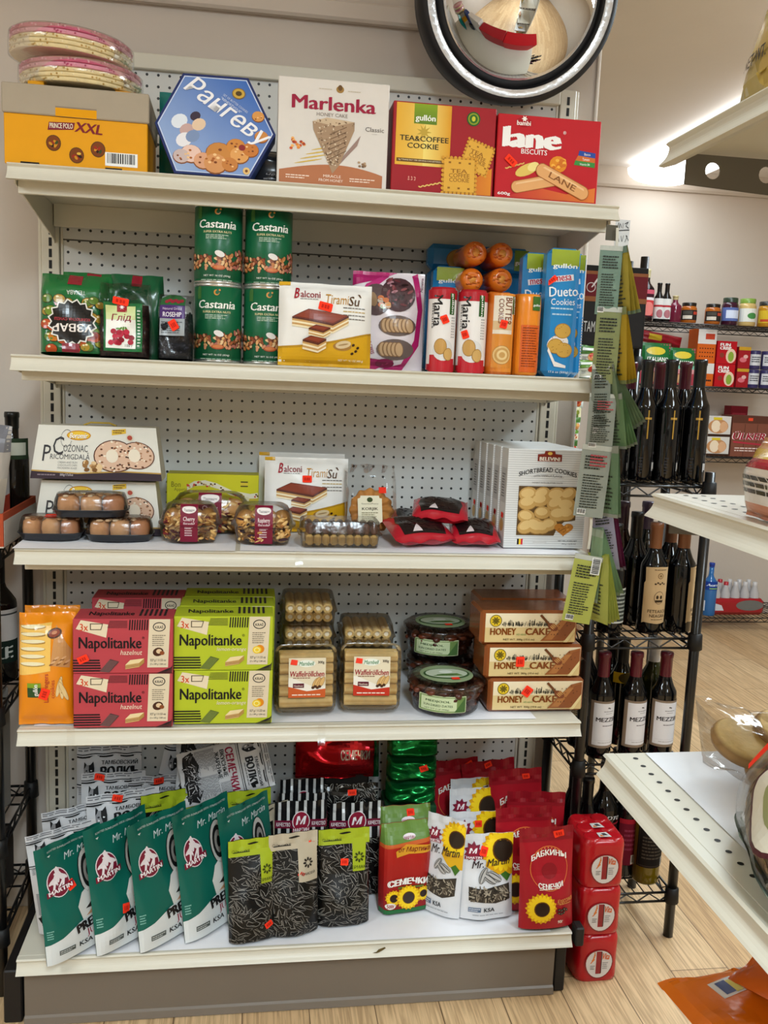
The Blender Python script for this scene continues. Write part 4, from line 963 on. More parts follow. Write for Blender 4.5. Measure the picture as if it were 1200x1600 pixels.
a.ell(.30, .4, .13, .1, '8a6a3c', 1, 20); a.ell(.30, .4, .12, .09, 'b8924c', 2, 20); a.text('mesa', .72, .6, .22, 'c8384c', .12, bold=.02); a.poly([(.84, .1), (.98, .1), (.98, .9), (.84, .9)], '6a8a24', 1); a.text('gullón', .91, .4, .22, 'f0f0e8', .12, bold=.02)
put(C, 'blue_cookie_pack', 'blue cookie pack lying across the top behind the orange roll ends', 'biscuit pack', (X4, -.075, Z+H4+.001), 0, 'blue cookie packs')
m = MB(); m.box(0, 0, 0, L5, .045, H4, '1d6fa8', 'film', .01); tag(m.build('blue_cookie_carton', None, (X4, -.03-.045, Z)), 'blue carton standing at the back under the lying blue pack', 'biscuit box')

# ---------------------------------------------------------------- third shelf
def loft(mb, rings, col, mt, seg=6, pw=4, c=(0, 0, 0), cap0=True, cap1=True, n=36, smooth=True, ripple=0):
    """rings of rounded rectangles (half width, half depth, z); pw is the squareness"""
    vs = []
    for w, d, z in rings:
        for i in range(n):
            a = 2*PI*i/n; ca, sa = math.cos(a), math.sin(a); k = (abs(ca)**pw+abs(sa)**pw)**(-1/pw)*(1+ripple*(i % 2))
            vs.append((c[0]+w*k*ca, c[1]+d*k*sa, c[2]+z))
    fs = [[j*n+i, j*n+(i+1) % n, (j+1)*n+(i+1) % n, (j+1)*n+i] for j in range(len(rings)-1) for i in range(n)]
    mb.add(vs, fs, col, mt, smooth)
    if cap0: mb.add(vs, [list(range(n))[::-1]], col, mt)
    if cap1: mb.add(vs, [list(range((len(rings)-1)*n, len(rings)*n))], col, mt)
Z = ZS[2]+.0032
# sweet bread boxes, two stacked, sloping fronts
def bread_box(label, pxl, pxr, pyt, pyb, y, z, H=None):
    X0_, X1_ = xat(pxl, y, z), xat(pxr, y, z); W = X1_-X0_; H = H or zat(pyt, X0_, y)-z; D = .10; tp = .055; sl = .018
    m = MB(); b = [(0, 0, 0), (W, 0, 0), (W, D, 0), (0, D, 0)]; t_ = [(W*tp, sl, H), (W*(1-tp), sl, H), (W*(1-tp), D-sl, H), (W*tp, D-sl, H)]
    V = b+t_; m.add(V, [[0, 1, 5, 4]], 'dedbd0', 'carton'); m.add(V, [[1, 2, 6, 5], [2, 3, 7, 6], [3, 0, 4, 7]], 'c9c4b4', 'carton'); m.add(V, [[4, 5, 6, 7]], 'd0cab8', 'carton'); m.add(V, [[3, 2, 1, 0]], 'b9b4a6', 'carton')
    B = [np.array(p) for p in (b[0], b[1], t_[1], t_[0])]; nn = np.cross(B[1]-B[0], B[3]-B[0]); nn /= np.linalg.norm(nn)
    S = lambda u, v, l: tuple((B[0]*(1-u)+B[1]*u)*(1-v)+(B[3]*(1-u)+B[2]*u)*v+nn*l)
    a = Art(m, S, W*.96, H, 'carton')
    a.poly([(0, 0), (1, 0), (1, .13), (.7, .15), (.35, .10), (0, .14)], '3a2c34', 1); a.poly([(0, .14), (.35, .10), (.7, .15), (1, .13), (1, .155), (.7, .175), (.35, .125), (0, .165)], 'b8934a', 1)
    a.ell(.345, .82, .10, .04, 'c98a1c', 2, 20); a.ell(.345, .82, .09, .032, 'ecc23c', 3, 20); a.text('Boromir', .345, .815, .10, 'f4efe0', .15, bold=.03, sh=.2, ly=5); a.text('Boromir', .347, .807, .10, '8a2a1c', .15, bold=.01, sh=.2, ly=4)
    a.text('C', .185, .62, .34, '3c3a3c', .085, ly=2); a.text('OZONAC', .325, .575, .13, '4a484a', .195, ly=2); a.text('P', .10, .48, .30, '3c3a3c', .06, ly=2); a.text('RICOMIGDALĂ', .285, .435, .13, '4a484a', .31, ly=2)
    for i in range(26):
        q = i/25*2*PI*.8; a.ell(.245+.045*math.cos(q+.9), .76+.16*math.sin(q+.9), .004, .004, '4a484a', 2, 5)
    for k, s_ in enumerate(('CREAM AND RUM', 'CHOCOLATE CHIPS', 'MACADAMIA GLAZE')): a.text(s_, .27, .31-.052*k, .036, '8d8a86', .15, ly=2)
    r = random.Random(8)
    for cx, cy, rx in ((.82, .47, .20), (.64, .45, .235)):
        a.ell(cx, cy, rx*.72, rx*.56, '5a3020', 3, 24); a.ell(cx, cy, rx*.68, rx*.525, 'd8b49a', 4, 24)
        for _ in range(46):
            q = r.uniform(0, 2*PI); d = r.random()**.5*.6; a.ell(cx+d*rx*math.cos(q), cy+d*rx*.95*math.sin(q)*W/H*.9, .011, .008, r.choice(('4a2c1c', '8a5a3a', 'e8d0b4', 'f0e4d0', 'a87858', '6a3a24')), 5, 6)
        a.ell(cx-.02, cy, .05, .055, 'e9ddc8', 6, 12)
    for _ in range(22): a.ell(r.uniform(.40, .53), r.uniform(.16, .33), .022, .016, r.choice(('c49a68', '9a7040', 'e0c090', '7a5228')), 6, 8, r.uniform(0, 180))
    a.poly([(.62, .84), (.74, .88), (.74, .97), (.62, .94)], 'e0b83c', 3); a.lines(.63, .87, .73, .95, 2, '6a4a1c', 4); a.ell(.77, .80, .032, .03, 'd8cdb8', 7, 14); a.ell(.77, .80, .022, .02, 'b04a38', 8, 12)
    a.text('500g/17,63oz', .27, .075, .055, 'd8d0d4', .1, ly=4); a.lines(.05, .05, .19, .10, 1, '8a7a82', 4)
    m.tube([(W*.5-.035, D*.5, H), (W*.5-.02, D*.5, H+.006), (W*.5+.02, D*.5, H+.006), (W*.5+.035, D*.5, H)], .0022, 'b8983c', 'cloth', 6)
    o = m.build('sweet_bread_box', None, (X0_, y, z)); return tag(o, label, 'cake box', 'cream and brown sweet bread boxes'), H
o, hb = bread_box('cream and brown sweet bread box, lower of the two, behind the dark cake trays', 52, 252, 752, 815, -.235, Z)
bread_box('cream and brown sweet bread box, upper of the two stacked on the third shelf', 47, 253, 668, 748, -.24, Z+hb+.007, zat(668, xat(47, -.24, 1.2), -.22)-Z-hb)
# dark cake trays under film
def cake_tray(label, px0, px1, pyb, rz, z, y=None, st=None, D=.085):
    y = atz((px0+px1)/2, pyb, z)[1] if y is None else y; x0, x1 = xat(px0, y, z), xat(px1, y, z); W = x1-x0
    t = thing('cake_tray', label, 'cake tray', ((x0+x1)/2, y+D/2, z), (0, 0, math.radians(rz)), 'black trays of cakes under film'); h = W/2; d = D/2
    m = MB(); loft(m, [(h*.86, d*.84, 0), (h*.94, d*.93, .012), (h*.96, d*.95, .0125), (h*.98, d*.98, .014), (h, d, .0155), (h*.95, d*.94, .0155), (h*.84, d*.82, .004)], '22242a', 'plastic', cap1=True, ripple=.012); m.build('black_tray', t)
    m = MB(); r = random.Random(px0)
    for i in range(3): loft(m, [(h*.26, d*.70, .006), (h*.29, d*.76, .022), (h*.26, d*.7, .037), (h*.16, d*.5, .043)], ('c08a5c', 'cf9c6c', 'b87c54')[i], 'food', c=(-h*.58+i*h*.58, r.uniform(-.003, .003), 0), pw=2.8, n=24)
    for i in range(26): m.ball((r.uniform(-h*.8, h*.8), r.uniform(-d*.6, d*.6), .043), (.006, .005, .003), r.choice(('d9b48a', 'e8cfae', '8a5a38')), 'food', 7, 5)
    m.build('cakes', t)
    m = MB(); loft(m, [(h*.965, d*.96, .013), (h*.93, d*.90, .034), (h*.87, d*.82, .047), (h*.6, d*.55, .050)], 'ffffff', 'clear', cap0=False, ripple=.01); m.build('film', t)
    if st: 
        s_ = MB(); a = Art(s_, face((-h+st[0]*W-.012, -d*.62, .0475), (.026, 0, .0), (0, .022, .004)), .026, .02, 'paper'); a.poly([(0, .1), (.2, 0), (.9, .05), (1, .6), (.8, 1), (.1, .9)], 'ff3b1f'); s_.build('price_sticker', t)
    return t
cake_tray('black cake tray at the left front corner of the third shelf, orange sticker on top', 22, 126, 846, 3, Z, None, (.5,))
cake_tray('black cake tray right of the one with the orange sticker, under the raised tray', 128, 238, 848, 4, Z)
cake_tray('black cake tray lying on top of the two lower cake trays', 76, 198, 812, 6, Z+.052, -.32)
# yellow carton
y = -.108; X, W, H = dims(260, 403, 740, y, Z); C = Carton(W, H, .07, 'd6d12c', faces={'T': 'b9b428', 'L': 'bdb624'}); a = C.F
a.text('Bon', .10, .80, .10, '7a7420', .1, ly=2); a.text('Appetit', .15, .70, .08, '8a8428', .14, ly=2); a.text('ileat', .16, .42, .22, '3a3418', .2, bold=.02, sh=.15, ly=2)
P = [(.22, .74), (.3, .82), (.42, .84), (.55, .78), (.7, .66), (.9, .60), (.99, .62)]
for i in range(len(P)-1):
    a.poly([(P[i][0], P[i][1]-.045), (P[i+1][0], P[i+1][1]-.05), (P[i+1][0], P[i+1][1]+.05), (P[i][0], P[i][1]+.045)], 'e9e2c8', 2)
r = random.Random(4)
for i in range(40):
    k = r.randrange(6); u = P[k][0]+(P[k+1][0]-P[k][0])*r.random(); v = P[k][1]+(P[k+1][1]-P[k][1])*.5+r.uniform(-.04, .04); a.ell(u, v, .012, .01, r.choice(('a8743c', '5a3a1c', 'd04a3c', 'c8a868')), 3, 7)
a.rect(.80, .78, .88, .88, '3c3420', 2); a.rect(.80, .80, .88, .86, 'e0c83c', 3); a.rect(.86, .1, .99, .56, 'c9b43a', 2)
for i in range(10): a.ell(r.uniform(.86, .99), r.uniform(.1, .56), .03, .03, r.choice(('e0d8b0', 'b08a3c')), 3, 8)
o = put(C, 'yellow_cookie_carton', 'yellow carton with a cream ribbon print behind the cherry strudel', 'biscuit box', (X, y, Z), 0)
sticker(o, face((0, 0, 0), (W, 0, 0), (0, 0, H)), W, H, .72, .50, .02, .014, -8, False, .004)
# strudel clamshells
def strudel(label, px0, px1, pyb, pyt, name, fill, y=None, z=None, D=.12, rz=0, txt='Cherry'):
    z = Z if z is None else z; y = atz((px0+px1)/2, pyb, z)[1] if y is None else y; x0, x1 = xat(px0, y+.03, z), xat(px1, y+.03, z); W = x1-x0; H = zat(pyt, (x0+x1)/2, y+.03)-z
    t = thing('strudel_clamshell', label, 'pastry box', ((x0+x1)/2, y+D/2, z), (0, 0, math.radians(rz)), 'clear strudel clamshells'); h, d = W/2, D/2
    r = random.Random(px0); m = MB()
    for lay in range(2):
        for i in range(4):
            q = (-h*.56+i*h*.37, r.uniform(-.01, .006), H*(.24+.36*lay)); m.ball(q, (h*.27, d*.78, H*.24), r.choice(('d09a58', 'c08a48', 'dcb070')), 'food', 12, 9, Euler((0, r.uniform(-.3, .3), r.uniform(-.25, .25))))
            for k in range(20): m.ball((q[0]+r.uniform(-.8, .8)*h*.24, q[1]-d*.74+r.uniform(-.002, .012), q[2]+r.uniform(-.7, .8)*H*.2), (h*r.uniform(.05, .16), .005, H*r.uniform(.02, .05)), r.choice(('e8c488', 'a87038', 'c89450', 'd8ac68', 'dcb474', fill)), 'food', 8, 5, Euler((0, r.uniform(-1, 1), 0)))
    m.build('pastries', t)
    m = MB(); loft(m, [(h*.74, d*.74, .001), (h*.80, d*.82, .004), (h*.90, d*.92, H*.42), (h*1.0, d*1.0, H*.47), (h*1.0, d*1.0, H*.50)], 'ffffff', 'clear', pw=3.2, cap1=False, ripple=.006); m.build('bottom_shell', t)
    m = MB(); loft(m, [(h*1.0, d*1.0, H*.505), (h*.93, d*.93, H*.54), (h*.86, d*.87, H*.78), (h*.74, d*.75, H*.95), (h*.62, d*.62, H)], 'ffffff', 'clear', pw=3.2, cap0=False, ripple=.006); m.build('lid', t)
    prof = [(-d*.70, H+.002), (-d*.80, H*.96), (-d*.90, H*.80), (-d*.955, H*.56), (-d*1.02, H*.50), (-d*.95, H*.42), (-d*.90, H*.20), (-d*.86, .004)]
    lw = W*.135
    def S(u, v, l):
        q = v*(len(prof)-1); i = min(int(q), len(prof)-2); f = q-i; p0, p1 = prof[len(prof)-1-i], prof[len(prof)-2-i]; return ((u-.5)*2*lw, p0[0]+(p1[0]-p0[0])*f-l-.002, p0[1]+(p1[1]-p0[1])*f)
    m = MB(); a = Art(m, S, 2*lw, H*1.1, 'gloss', 4, len(prof)-1); a.rect(0, 0, 1, 1, '7a1530', 0); a.ell(.5, .80, .40, .22, 'ece4e0', 1, 22); a.text('Thomasine', .5, .79, .05, '3a2a2c', .6, ly=2); a.lines(.3, .75, .7, .77, 1, '6a5a5c', 2)
    a.text(txt, .5, .62, .085, 'f0dfe0', .66, bold=.01, ly=2); a.text('Strudel', .5, .535, .085, 'f0dfe0', .66, bold=.01, sh=.1, ly=2); a.lines(.2, .46, .8, .49, 1, 'd8b8bc', 2); a.lines(.26, .14, .74, .34, 5, 'dfc6ca', 2); m.build('paper_label', t)
    return t
strudel('clear clamshell of cherry strudel with a maroon label, front of the third shelf', 246, 346, 851, 788, 'Cherry', '6a1a1c', txt='Cherry')
strudel('clear clamshell of raspberry strudel with a maroon label, right of the cherry one', 360, 462, 854, 790, 'Raspberry', '3a2028', txt='Raspberry')
tb = strudel('clear clamshell with a maroon label behind and above the cherry strudel', 262, 394, 812, 770, 'Cherry', '6a1a1c', y=-.205, D=.09, txt='Cherry')
# two more layered cake bags
y = -.175; X, W, H = dims(412, 543, 716, y, Z)
B = tiramisu_bag(W, H, 47); o = bag_put(B, 'tiramisu_cake_bag', 'white and yellow layered cake bag in front of its twin on the third shelf', 'bag', (X+W/2, y+.022, Z), 0, 6, 'white and yellow layered cake bags')
sticker(o, lambda u, v, l: B.P(u, v, l), W, H, .50, .715, .022, .016, 0)
X2, W2, H2 = dims(403, 538, 709, -.10, Z); B = tiramisu_bag(W2, H2, 48); bag_put(B, 'tiramisu_cake_bag', 'white layered cake bag mostly hidden behind its twin on the third shelf', 'bag', (X2+W2/2, -.058, Z), 0, 2, 'white and yellow layered cake bags')
# round scalloped shortbread in a bag
def korjik():
    y = -.215; x0, x1 = xat(546, y, Z), xat(613, y, Z); R = (x1-x0)/2; t = thing('round_cookie_bag', 'clear bag of big round scalloped brown cookies with a cream label', 'biscuit bag', ((x0+x1)/2, y, Z), (math.radians(-14), 0, math.radians(8)))
    for k, (dx, dy, c) in enumerate(((0, 0, 'b5793a'), (R*.30, .034, 'a86c30'))):
        m = MB(); n = 72; rings = [(.0, -.010), (R*.8, -.010), (R*.97, -.006), (R, .0), (R*.97, .006), (R*.8, .010), (0, .010)]; vs = []
        for rr, yy in rings:
            for i in range(n): a_ = 2*PI*i/n; q = rr*(1+.045*math.cos(12*a_)*(rr/R)); vs.append((dx+q*math.cos(a_), dy+yy-.002*math.cos(a_*12), R*1.04+q*math.sin(a_)))
        m.add(vs, [[j*n+i, j*n+(i+1) % n, (j+1)*n+(i+1) % n, (j+1)*n+i] for j in range(len(rings)-1) for i in range(n)], c, 'food', True); m.build('cookie', t)
    B = Bag(R*2.5, R*3.2, .05, 'block', .006, 61, 'wrap', 'ffffff', edge=.006, taper=.0); o = B.mb.build('clear_bag', t, (R*.1, .015, 0))
    m = MB(); a = Art(m, face((-R*.75, -.027, R*.30), (R*1.15, 0, 0), (0, 0, R*1.35)), R*1.15, R*1.35, 'paper'); q = [(.12, 0), (.88, 0), (.9, .08), (1, .1), (1, .9), (.9, .92), (.88, 1), (.12, 1), (.1, .92), (0, .9), (0, .1), (.1, .08)]; a.poly(q, 'e6dfc4', 0); a.ell(.5, .86, .12, .1, '3c4a28', 1, 14); a.text('GourmetPastry', .5, .72, .06, '4a4028', .7, ly=1); a.text('KORJIK', .5, .54, .12, '3a2c18', .66, bold=.015, ly=1); a.lines(.15, .12, .85, .45, 5, '8a8058', 1); m.build('paper_label', t)
    m = MB(); s_ = Art(m, face((R*.35, -.012, R*1.8), (.018, 0, 0), (0, 0, .014)), .018, .014, 'paper'); s_.rect(0, 0, 1, 1, 'f0361f'); m.build('price_sticker', t)
    return t
korjik()
# long clear tray of cake fingers
def finger_tray(label, px0, px1, pyb, pyt):
    y = atz((px0+px1)/2, pyb, Z)[1]; x0, x1 = xat(px0, y, Z), xat(px1, y, Z); W = x1-x0; H = zat(pyt, (x0+x1)/2, y)-Z; D = .09; t = thing('cake_clamshell', label, 'pastry box', ((x0+x1)/2, y+D/2, Z)); h, d = W/2, D/2
    m = MB(); n = 9
    for i in range(n):
        for lay in range(2):
            xx = -h*.86+i*h*1.72/(n-.0)+.004; ww = h*1.72/n*.92; m.box(xx, -d*.78, .004+lay*H*.42, xx+ww, d*.78, .004+H*(.40+.42*lay)*1.0, 'c9a25c' if lay == 0 else '5a3420', 'food', .006)
    m.build('cake_fingers', t)
    m = MB(); loft(m, [(h*.90, d*.88, .001), (h*.93, d*.92, H*.42), (h, d, H*.46), (h, d, H*.5)], 'ffffff', 'clear', pw=8, cap1=False, ripple=.006, n=56); m.build('bottom_shell', t)
    m = MB(); loft(m, [(h, d, H*.505), (h*.95, d*.94, H*.54), (h*.93, d*.91, H*.94), (h*.90, d*.86, H)], 'ffffff', 'clear', pw=8, cap0=False, ripple=.006, n=56); m.build('lid', t)
    m = MB(); m.box(-.012, -d-.0015, .004, .012, -d-.0008, H*.9, 'e4e0d8', 'wrap', .0002); m.build('tape', t); return t
finger_tray('long clear clamshell of brown and cream cake fingers on the third shelf', 466, 598, 857, 815)
# red and black wafer packs lying down
def red_pack(label, px0, px1, pyb, rz, seed, zz=0, y=None, W=None):
    y = atz((px0+px1)/2, pyb, Z)[1] if y is None else y; x0, x1 = xat(px0, y, Z), xat(px1, y, Z); W = x1-x0; L = .125; B = Bag(W, L, .042, 'pillow', .0022, seed, 'film', 'b01a2a', edge=.003); a = B.F
    a.poly([(.16, .12), (.84, .12), (.90, .5), (.84, .88), (.16, .88), (.10, .5)], '1c1214', 0); a.seeds(.2, .2, .8, .8, 26, seed, .14, 1, '2a1614', '3c2220', '1e1012')
    a.poly([(.3, .14), (.46, .14), (.40, .34)], 'd8c8c8', 6)
    return bag_put(B, 'red_wafer_pack', label, 'sweets pack', ((x0+x1)/2, y, Z+zz), rz, 78, 'red and black sweets packs')
red_pack('red and black sweets pack lying at the front left of its pile', 617, 716, 857, 8, 71)
red_pack('red and black sweets pack lying at the right against the white cookie boxes', 706, 781, 857, -8, 72)
red_pack('red and black sweets pack on top of the pile of red packs', 642, 728, 848, -12, 73, .043, -.285)
red_pack('red and black sweets pack at the back left of the pile', 622, 680, 832, 5, 74, 0, -.20)
# white shortbread boxes, five deep
y0 = atz(850, 857, Z)[1]; X, W, H = dims(786, 910, 701, y0, Z); D = .052
def shortbread(i):
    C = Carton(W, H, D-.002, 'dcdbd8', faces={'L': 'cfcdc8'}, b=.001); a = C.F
    for k in range(44): a.rect(.0, k/44, 1, k/44+.006, 'bdbcba', 0)
    a.poly([(.36, .88), (.66, .88), (.66, .95), (.58, .955), (.57, .985), (.45, .985), (.44, .955), (.36, .95)], '7d2a1c', 2); a.text('BELEVINI', .51, .905, .036, 'f0ead8', .25, bold=.02, ly=4); a.ell(.51, .96, .03, .02, 'd8b04a', 3, 10)
    a.text('SHORTBREAD COOKIES', .50, .745, .045, '2a2624', .72, bold=.015, ly=3, arc=.05); a.text('- WITH VANILLA FLAVOR -', .5, .725, .022, '5a5450', .4, ly=3, arc=.012); a.text('DESERT WITH BUTTER TASTE', .5, .665, .014, '7a7470', .38, ly=3)
    a.poly([(.15, .13), (.62, .13), (.66, .21), (.74, .27), (.88, .29), (.88, .63), (.15, .63)], '5c4426', 2)
    r = random.Random(33)
    cs = [(.24, .58), (.44, .60), (.62, .58), (.78, .56), (.24, .46), (.80, .44), (.42, .49), (.62, .46), (.24, .32), (.46, .36), (.66, .35), (.80, .36), (.26, .19), (.55, .24), (.38, .22), (.46, .16)]
    for u, v in cs:
        q = r.uniform(-30, 30); rr = r.uniform(.105, .13); uu = min(max(u, .15+rr), .88-rr); vv = min(max(v, .14+rr*W/H*.8), .62-rr*W/H*.75)
        if uu > .60 and vv < .33: continue
        a.ell(uu, vv, rr, rr*.78, '8a6430', 4, 16, q); a.ell(uu, vv+.004, rr*.95, rr*.72, 'c09858', 5, 16, q); a.ell(uu-.01, vv+.014, rr*.7, rr*.45, 'd8b678', 6, 12, q)
    a.poly([(.74+.12*(16*math.sin(t_)**3)/16, .20+.075*((13*math.cos(t_)-5*math.cos(2*t_)-2*math.cos(3*t_)-math.cos(4*t_))/16)) for t_ in [2*PI*k/28 for k in range(28)]], 'b5742c', 5)
    for _ in range(20): a.ell(r.uniform(.68, .81), r.uniform(.17, .24), .015, .008, r.choice(('d0964a', '8e5a20')), 6, 6, 30)
    a.ell(.20, .065, .05, .045, 'e8e4e0', 2, 16)
    for k, c in enumerate(('1c1c1c', 'e8c02c', 'c8283c')): a.rect(.165+.024*k, .035, .189+.024*k, .095, c, 3)
    a.text('NET WE | POIDS NET', .80, .075, .018, '3a3634', .24, bold=.01, ly=3); a.text('350 g / 12.34 OZ', .82, .045, .016, '3a3634', .18, bold=.01, ly=3); a.ell(.45, .06, .09, .02, 'cfccc8', 2, 16)
    L = C.L; L.rect(.2, .55, .8, .92, '8a8a86', 1) if False else None
    L.rect(.15, .45, .85, .80, 'b9b6b2', 1); L.lines(.25, .5, .75, .75, 9, '6a6664', 2); L.ell(.5, .22, .3, .3, 'c0965a', 1, 14)
    m = MB()
    return C
for i in range(5):
    lb = ['white shortbread box with round cookies in its window, front of the row', 'white shortbread box second from the front of its row', 'white shortbread box third from the front of its row', 'white shortbread box fourth from the front of its row', 'white shortbread box at the back of its row'][i]
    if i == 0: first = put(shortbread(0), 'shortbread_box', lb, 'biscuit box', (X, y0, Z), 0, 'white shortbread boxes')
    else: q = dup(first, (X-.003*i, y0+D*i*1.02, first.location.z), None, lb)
    if i in (0, 1, 3): sticker([first, q][i > 0] if i else first, face((0, D-.002, 0), (0, -(D-.002), 0), (0, 0, H)), D-.002, H, .6, .32, .012, .016, 80, False, .0015)

# ---------------------------------------------------------------- fourth shelf
Z = ZS[3]+.0032
def lady_bag(label, px0, px1, pyb, pyt, lean, seed, y=None):
    y = atz((px0+px1)/2, pyb, Z)[1] if y is None else y; x0, x1 = xat(px0, y, Z), xat(px1, y, Z); W = x1-x0; H = (zat(pyt, (x0+x1)/2, y+math.sin(math.radians(lean))*.2)-Z)/math.cos(math.radians(lean))
    B = Bag(W, H, .065, 'pillow', .0032, seed, 'film', 'e88a12', edge=.002); a = B.F
    a.poly([(.04, .46), (.60, .50), (.60, .92), (.04, .90)], 'efc060', 0)
    for i in range(6): a.ell(.28, .56+.065*i, .23, .042, 'a8803c', 1, 16, r.uniform(-4, 4)); a.ell(.28, .565+.065*i, .22, .035, 'eadfb8', 2, 16, 0)
    a.poly([(.60, .55), (.92, .52), (.95, .68), (.68, .90)], 'c9925a', 1)
    for i in range(10): a.ell(.62+.03*i, .56+.018*(i % 4), .05, .02, ('8a5a34', 'd9a878')[i % 2], 2+i % 2, 8, 30)
    a.ell(.66, .83, .13, .09, '4a2c1c', 3, 18, 20); a.ell(.66, .83, .10, .065, '8a3a20', 4, 18, 20); a.ell(.66, .835, .05, .03, 'c07a4a', 5, 12, 20)
    a.rect(.20, .27, .44, .40, '1d4a24', 1); a.rect(.20, .36, .44, .40, '7a9a20', 2); a.text('gullón', .36, .335, .05, 'f0f0e8', .22, rot=90, bold=.02, ly=3)
    a.text('Lady Fingers', .54, .35, .05, 'b02a24', .54, rot=90, bold=.01, ly=3); a.text('cookies', .64, .34, .035, 'b02a24', .34, rot=90, ly=3)
    for i in range(3): a.ell(.75+.04*i, .36-.02*i, .04, .20, 'b08048', 2+i, 14, -12+18*i); a.ell(.75+.04*i, .36-.02*i, .034, .19, 'e3c48a', 2.5+i, 14, -12+18*i)
    return bag_put(B, 'lady_finger_bag', label, 'bag', ((x0+x1)/2, y+.02, Z), 2, lean, 'orange sponge finger bags'), B, W, H
r = random.Random(12)
o, B, W, H = lady_bag('orange sponge finger bag at the front left of the fourth shelf', 26, 114, 1138, 962, 6, 81)
sticker(o, lambda u, v, l: B.P(u, v, l), W, H, .50, .30, .024, .018, 70)
lady_bag('orange sponge finger bag standing right behind the front one', 36, 122, 1120, 950, 4, 82, -.27)
# wafer cartons
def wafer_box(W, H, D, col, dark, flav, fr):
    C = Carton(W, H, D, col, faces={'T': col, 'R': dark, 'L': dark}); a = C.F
    a.poly([(.03, .82), (.08, .98), (.35, .90), (.33, .66)], 'e3d3b4', 1); a.text('3x', .11, .85, .13, 'd0502c', .08, bold=.015, ly=2); a.poly([(.17, .80), (.28, .80), (.30, .92), (.17, .92)], '5a4a38', 2); a.poly([(.18, .815), (.275, .815), (.29, .905), (.18, .905)], 'e3d3b4', 3)
    a.text('Napolitanke', .37, .535, .27, '1e1a1c', .62, bold=.02, ly=3); a.text('®', .70, .655, .05, '1e1a1c'); a.text(flav, .58, .39, .09, 'e9d8c0', .22 if len(flav) < 9 else .30, sh=.25, ly=3)
    for i in range(8): a.poly([(.555+.025*i, .80), (.568+.025*i, .80), (.575+.025*i, .99), (.562+.025*i, .99)], '221d1e', 2)
    for i in range(7): a.rect(.34+.004*i, .84+.02*i, .54, .847+.02*i, '2a2425', 2)
    for i in range(5): a.rect(.0, .04+.048*i, .28-.004*i, .066+.048*i, '221d1e', 2)
    a.poly([(.26, .04), (.36, .02), (.46, .22), (.37, .27)], '5a3a3c' if flav == 'hazelnut' else '5c6a2c', 3)
    for i in range(9): a.poly([(.27+.01*i, .045+.024*i), (.36+.01*i, .03+.022*i), (.36+.01*i, .037+.022*i), (.27+.01*i, .052+.024*i)], '8a6a66' if flav == 'hazelnut' else '8c9a50', 4)
    a.poly([(.52, .16), (.66, .20), (.71, .28), (.57, .25)], 'e8d2a0', 4); a.poly([(.52, .16), (.66, .20), (.66, .12), (.52, .08)], 'c9a266', 4); a.poly([(.66, .20), (.71, .28), (.71, .20), (.66, .12)], 'b08848', 4)
    for i in range(2): a.poly([(.52, .137-.025*i), (.66, .177-.025*i), (.66, .170-.025*i), (.52, .130-.025*i)], '7a4a28', 5)
    a.poly([(.74, .11), (.95, .11), (.97, 1), (.76, 1)], 'ddcdb0', 2); a.ell(.86, .86, .065, .05, '3a3430', 3, 18); a.ell(.86, .86, .055, .04, 'ddcdb0', 4, 18); a.text('KRAŠ', .86, .86, .06, '3a3430', .08, bold=.02, ly=5); a.lines(.79, .50, .93, .72, 6, '8a7c68', 3)
    if fr == 'nut': a.ell(.85, .40, .055, .045, '4a2a1c', 4, 14, 20); a.ell(.86, .41, .03, .025, 'dcc09a', 5, 12); a.ell(.89, .38, .025, .022, '8a4a28', 5, 10)
    else: a.ell(.87, .40, .045, .045, 'e08a1c', 4, 16); a.ell(.84, .385, .045, .04, 'ecc62c', 5, 16); a.ell(.84, .385, .032, .028, 'f6e68a', 6, 14); a.ell(.84, .385, .02, .016, 'ecc62c', 7, 12)
    a.text('327 g / 11.53 oz', .85, .24, .055, '2a2624', .16, bold=.01, ly=4); a.text('(3 x 109 g / 3.84 oz)', .85, .17, .04, '2a2624', .16, bold=.006, ly=4)
    for i in range(9): a.poly([(.83+.02*i, .0), (.842+.02*i, .0), (.96 if .96 < .842+.02*i+.12 else .842+.02*i+.12, .20), (.95+.0*i, .20)] if False else [(.83+.018*i, .0), (.842+.018*i, .0), (min(.842+.018*i+.13, 1), .10+.02*i*.5), (min(.83+.018*i+.13, 1), .10+.02*i*.5)], '2a2425', 5)
    T = C.T; T.text('Napolitanke', .36, .45, .45, '2a2022', .46, bold=.02, sh=-.1, ly=2)
    for i in range(6): T.rect(.64+.05*i, .3, .665+.05*i, .95, '332a2c', 1)
    return C
yR = atz(190, 1137, Z)[1]; X, W, _ = dims(115, 271, 1055, yR, Z); H = (zat(967, X, yR)-Z)/2; D = .085
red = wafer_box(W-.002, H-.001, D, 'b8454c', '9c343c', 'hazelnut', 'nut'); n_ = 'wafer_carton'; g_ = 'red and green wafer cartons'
o = put(red, n_, 'red wafer carton, lower front one beside the orange bags', 'wafer box', (X, yR, Z), 0, g_); zl = o.location.z
q = dup(o, (X, yR, zl+H), None, 'red wafer carton, upper front one with an orange sticker'); sticker(q, face((0, 0, 0), (W, 0, 0), (0, 0, H)), W, H, .10, .27, .022, .015, 25, False, .003)
Xb = xat(158, yR+.18, Z+.2)-.020
for k, l in ((0, 'red wafer carton hidden behind the front red ones, lower at the back'), (1, 'red wafer carton standing behind the front red ones, upper at the back')): dup(o, (Xb, yR+.18, zl+H*k), None, l)
X2, W2, _ = dims(271, 425, 1052, yR+.012, Z); H2 = (zat(963, X2, yR+.012)-Z)/2
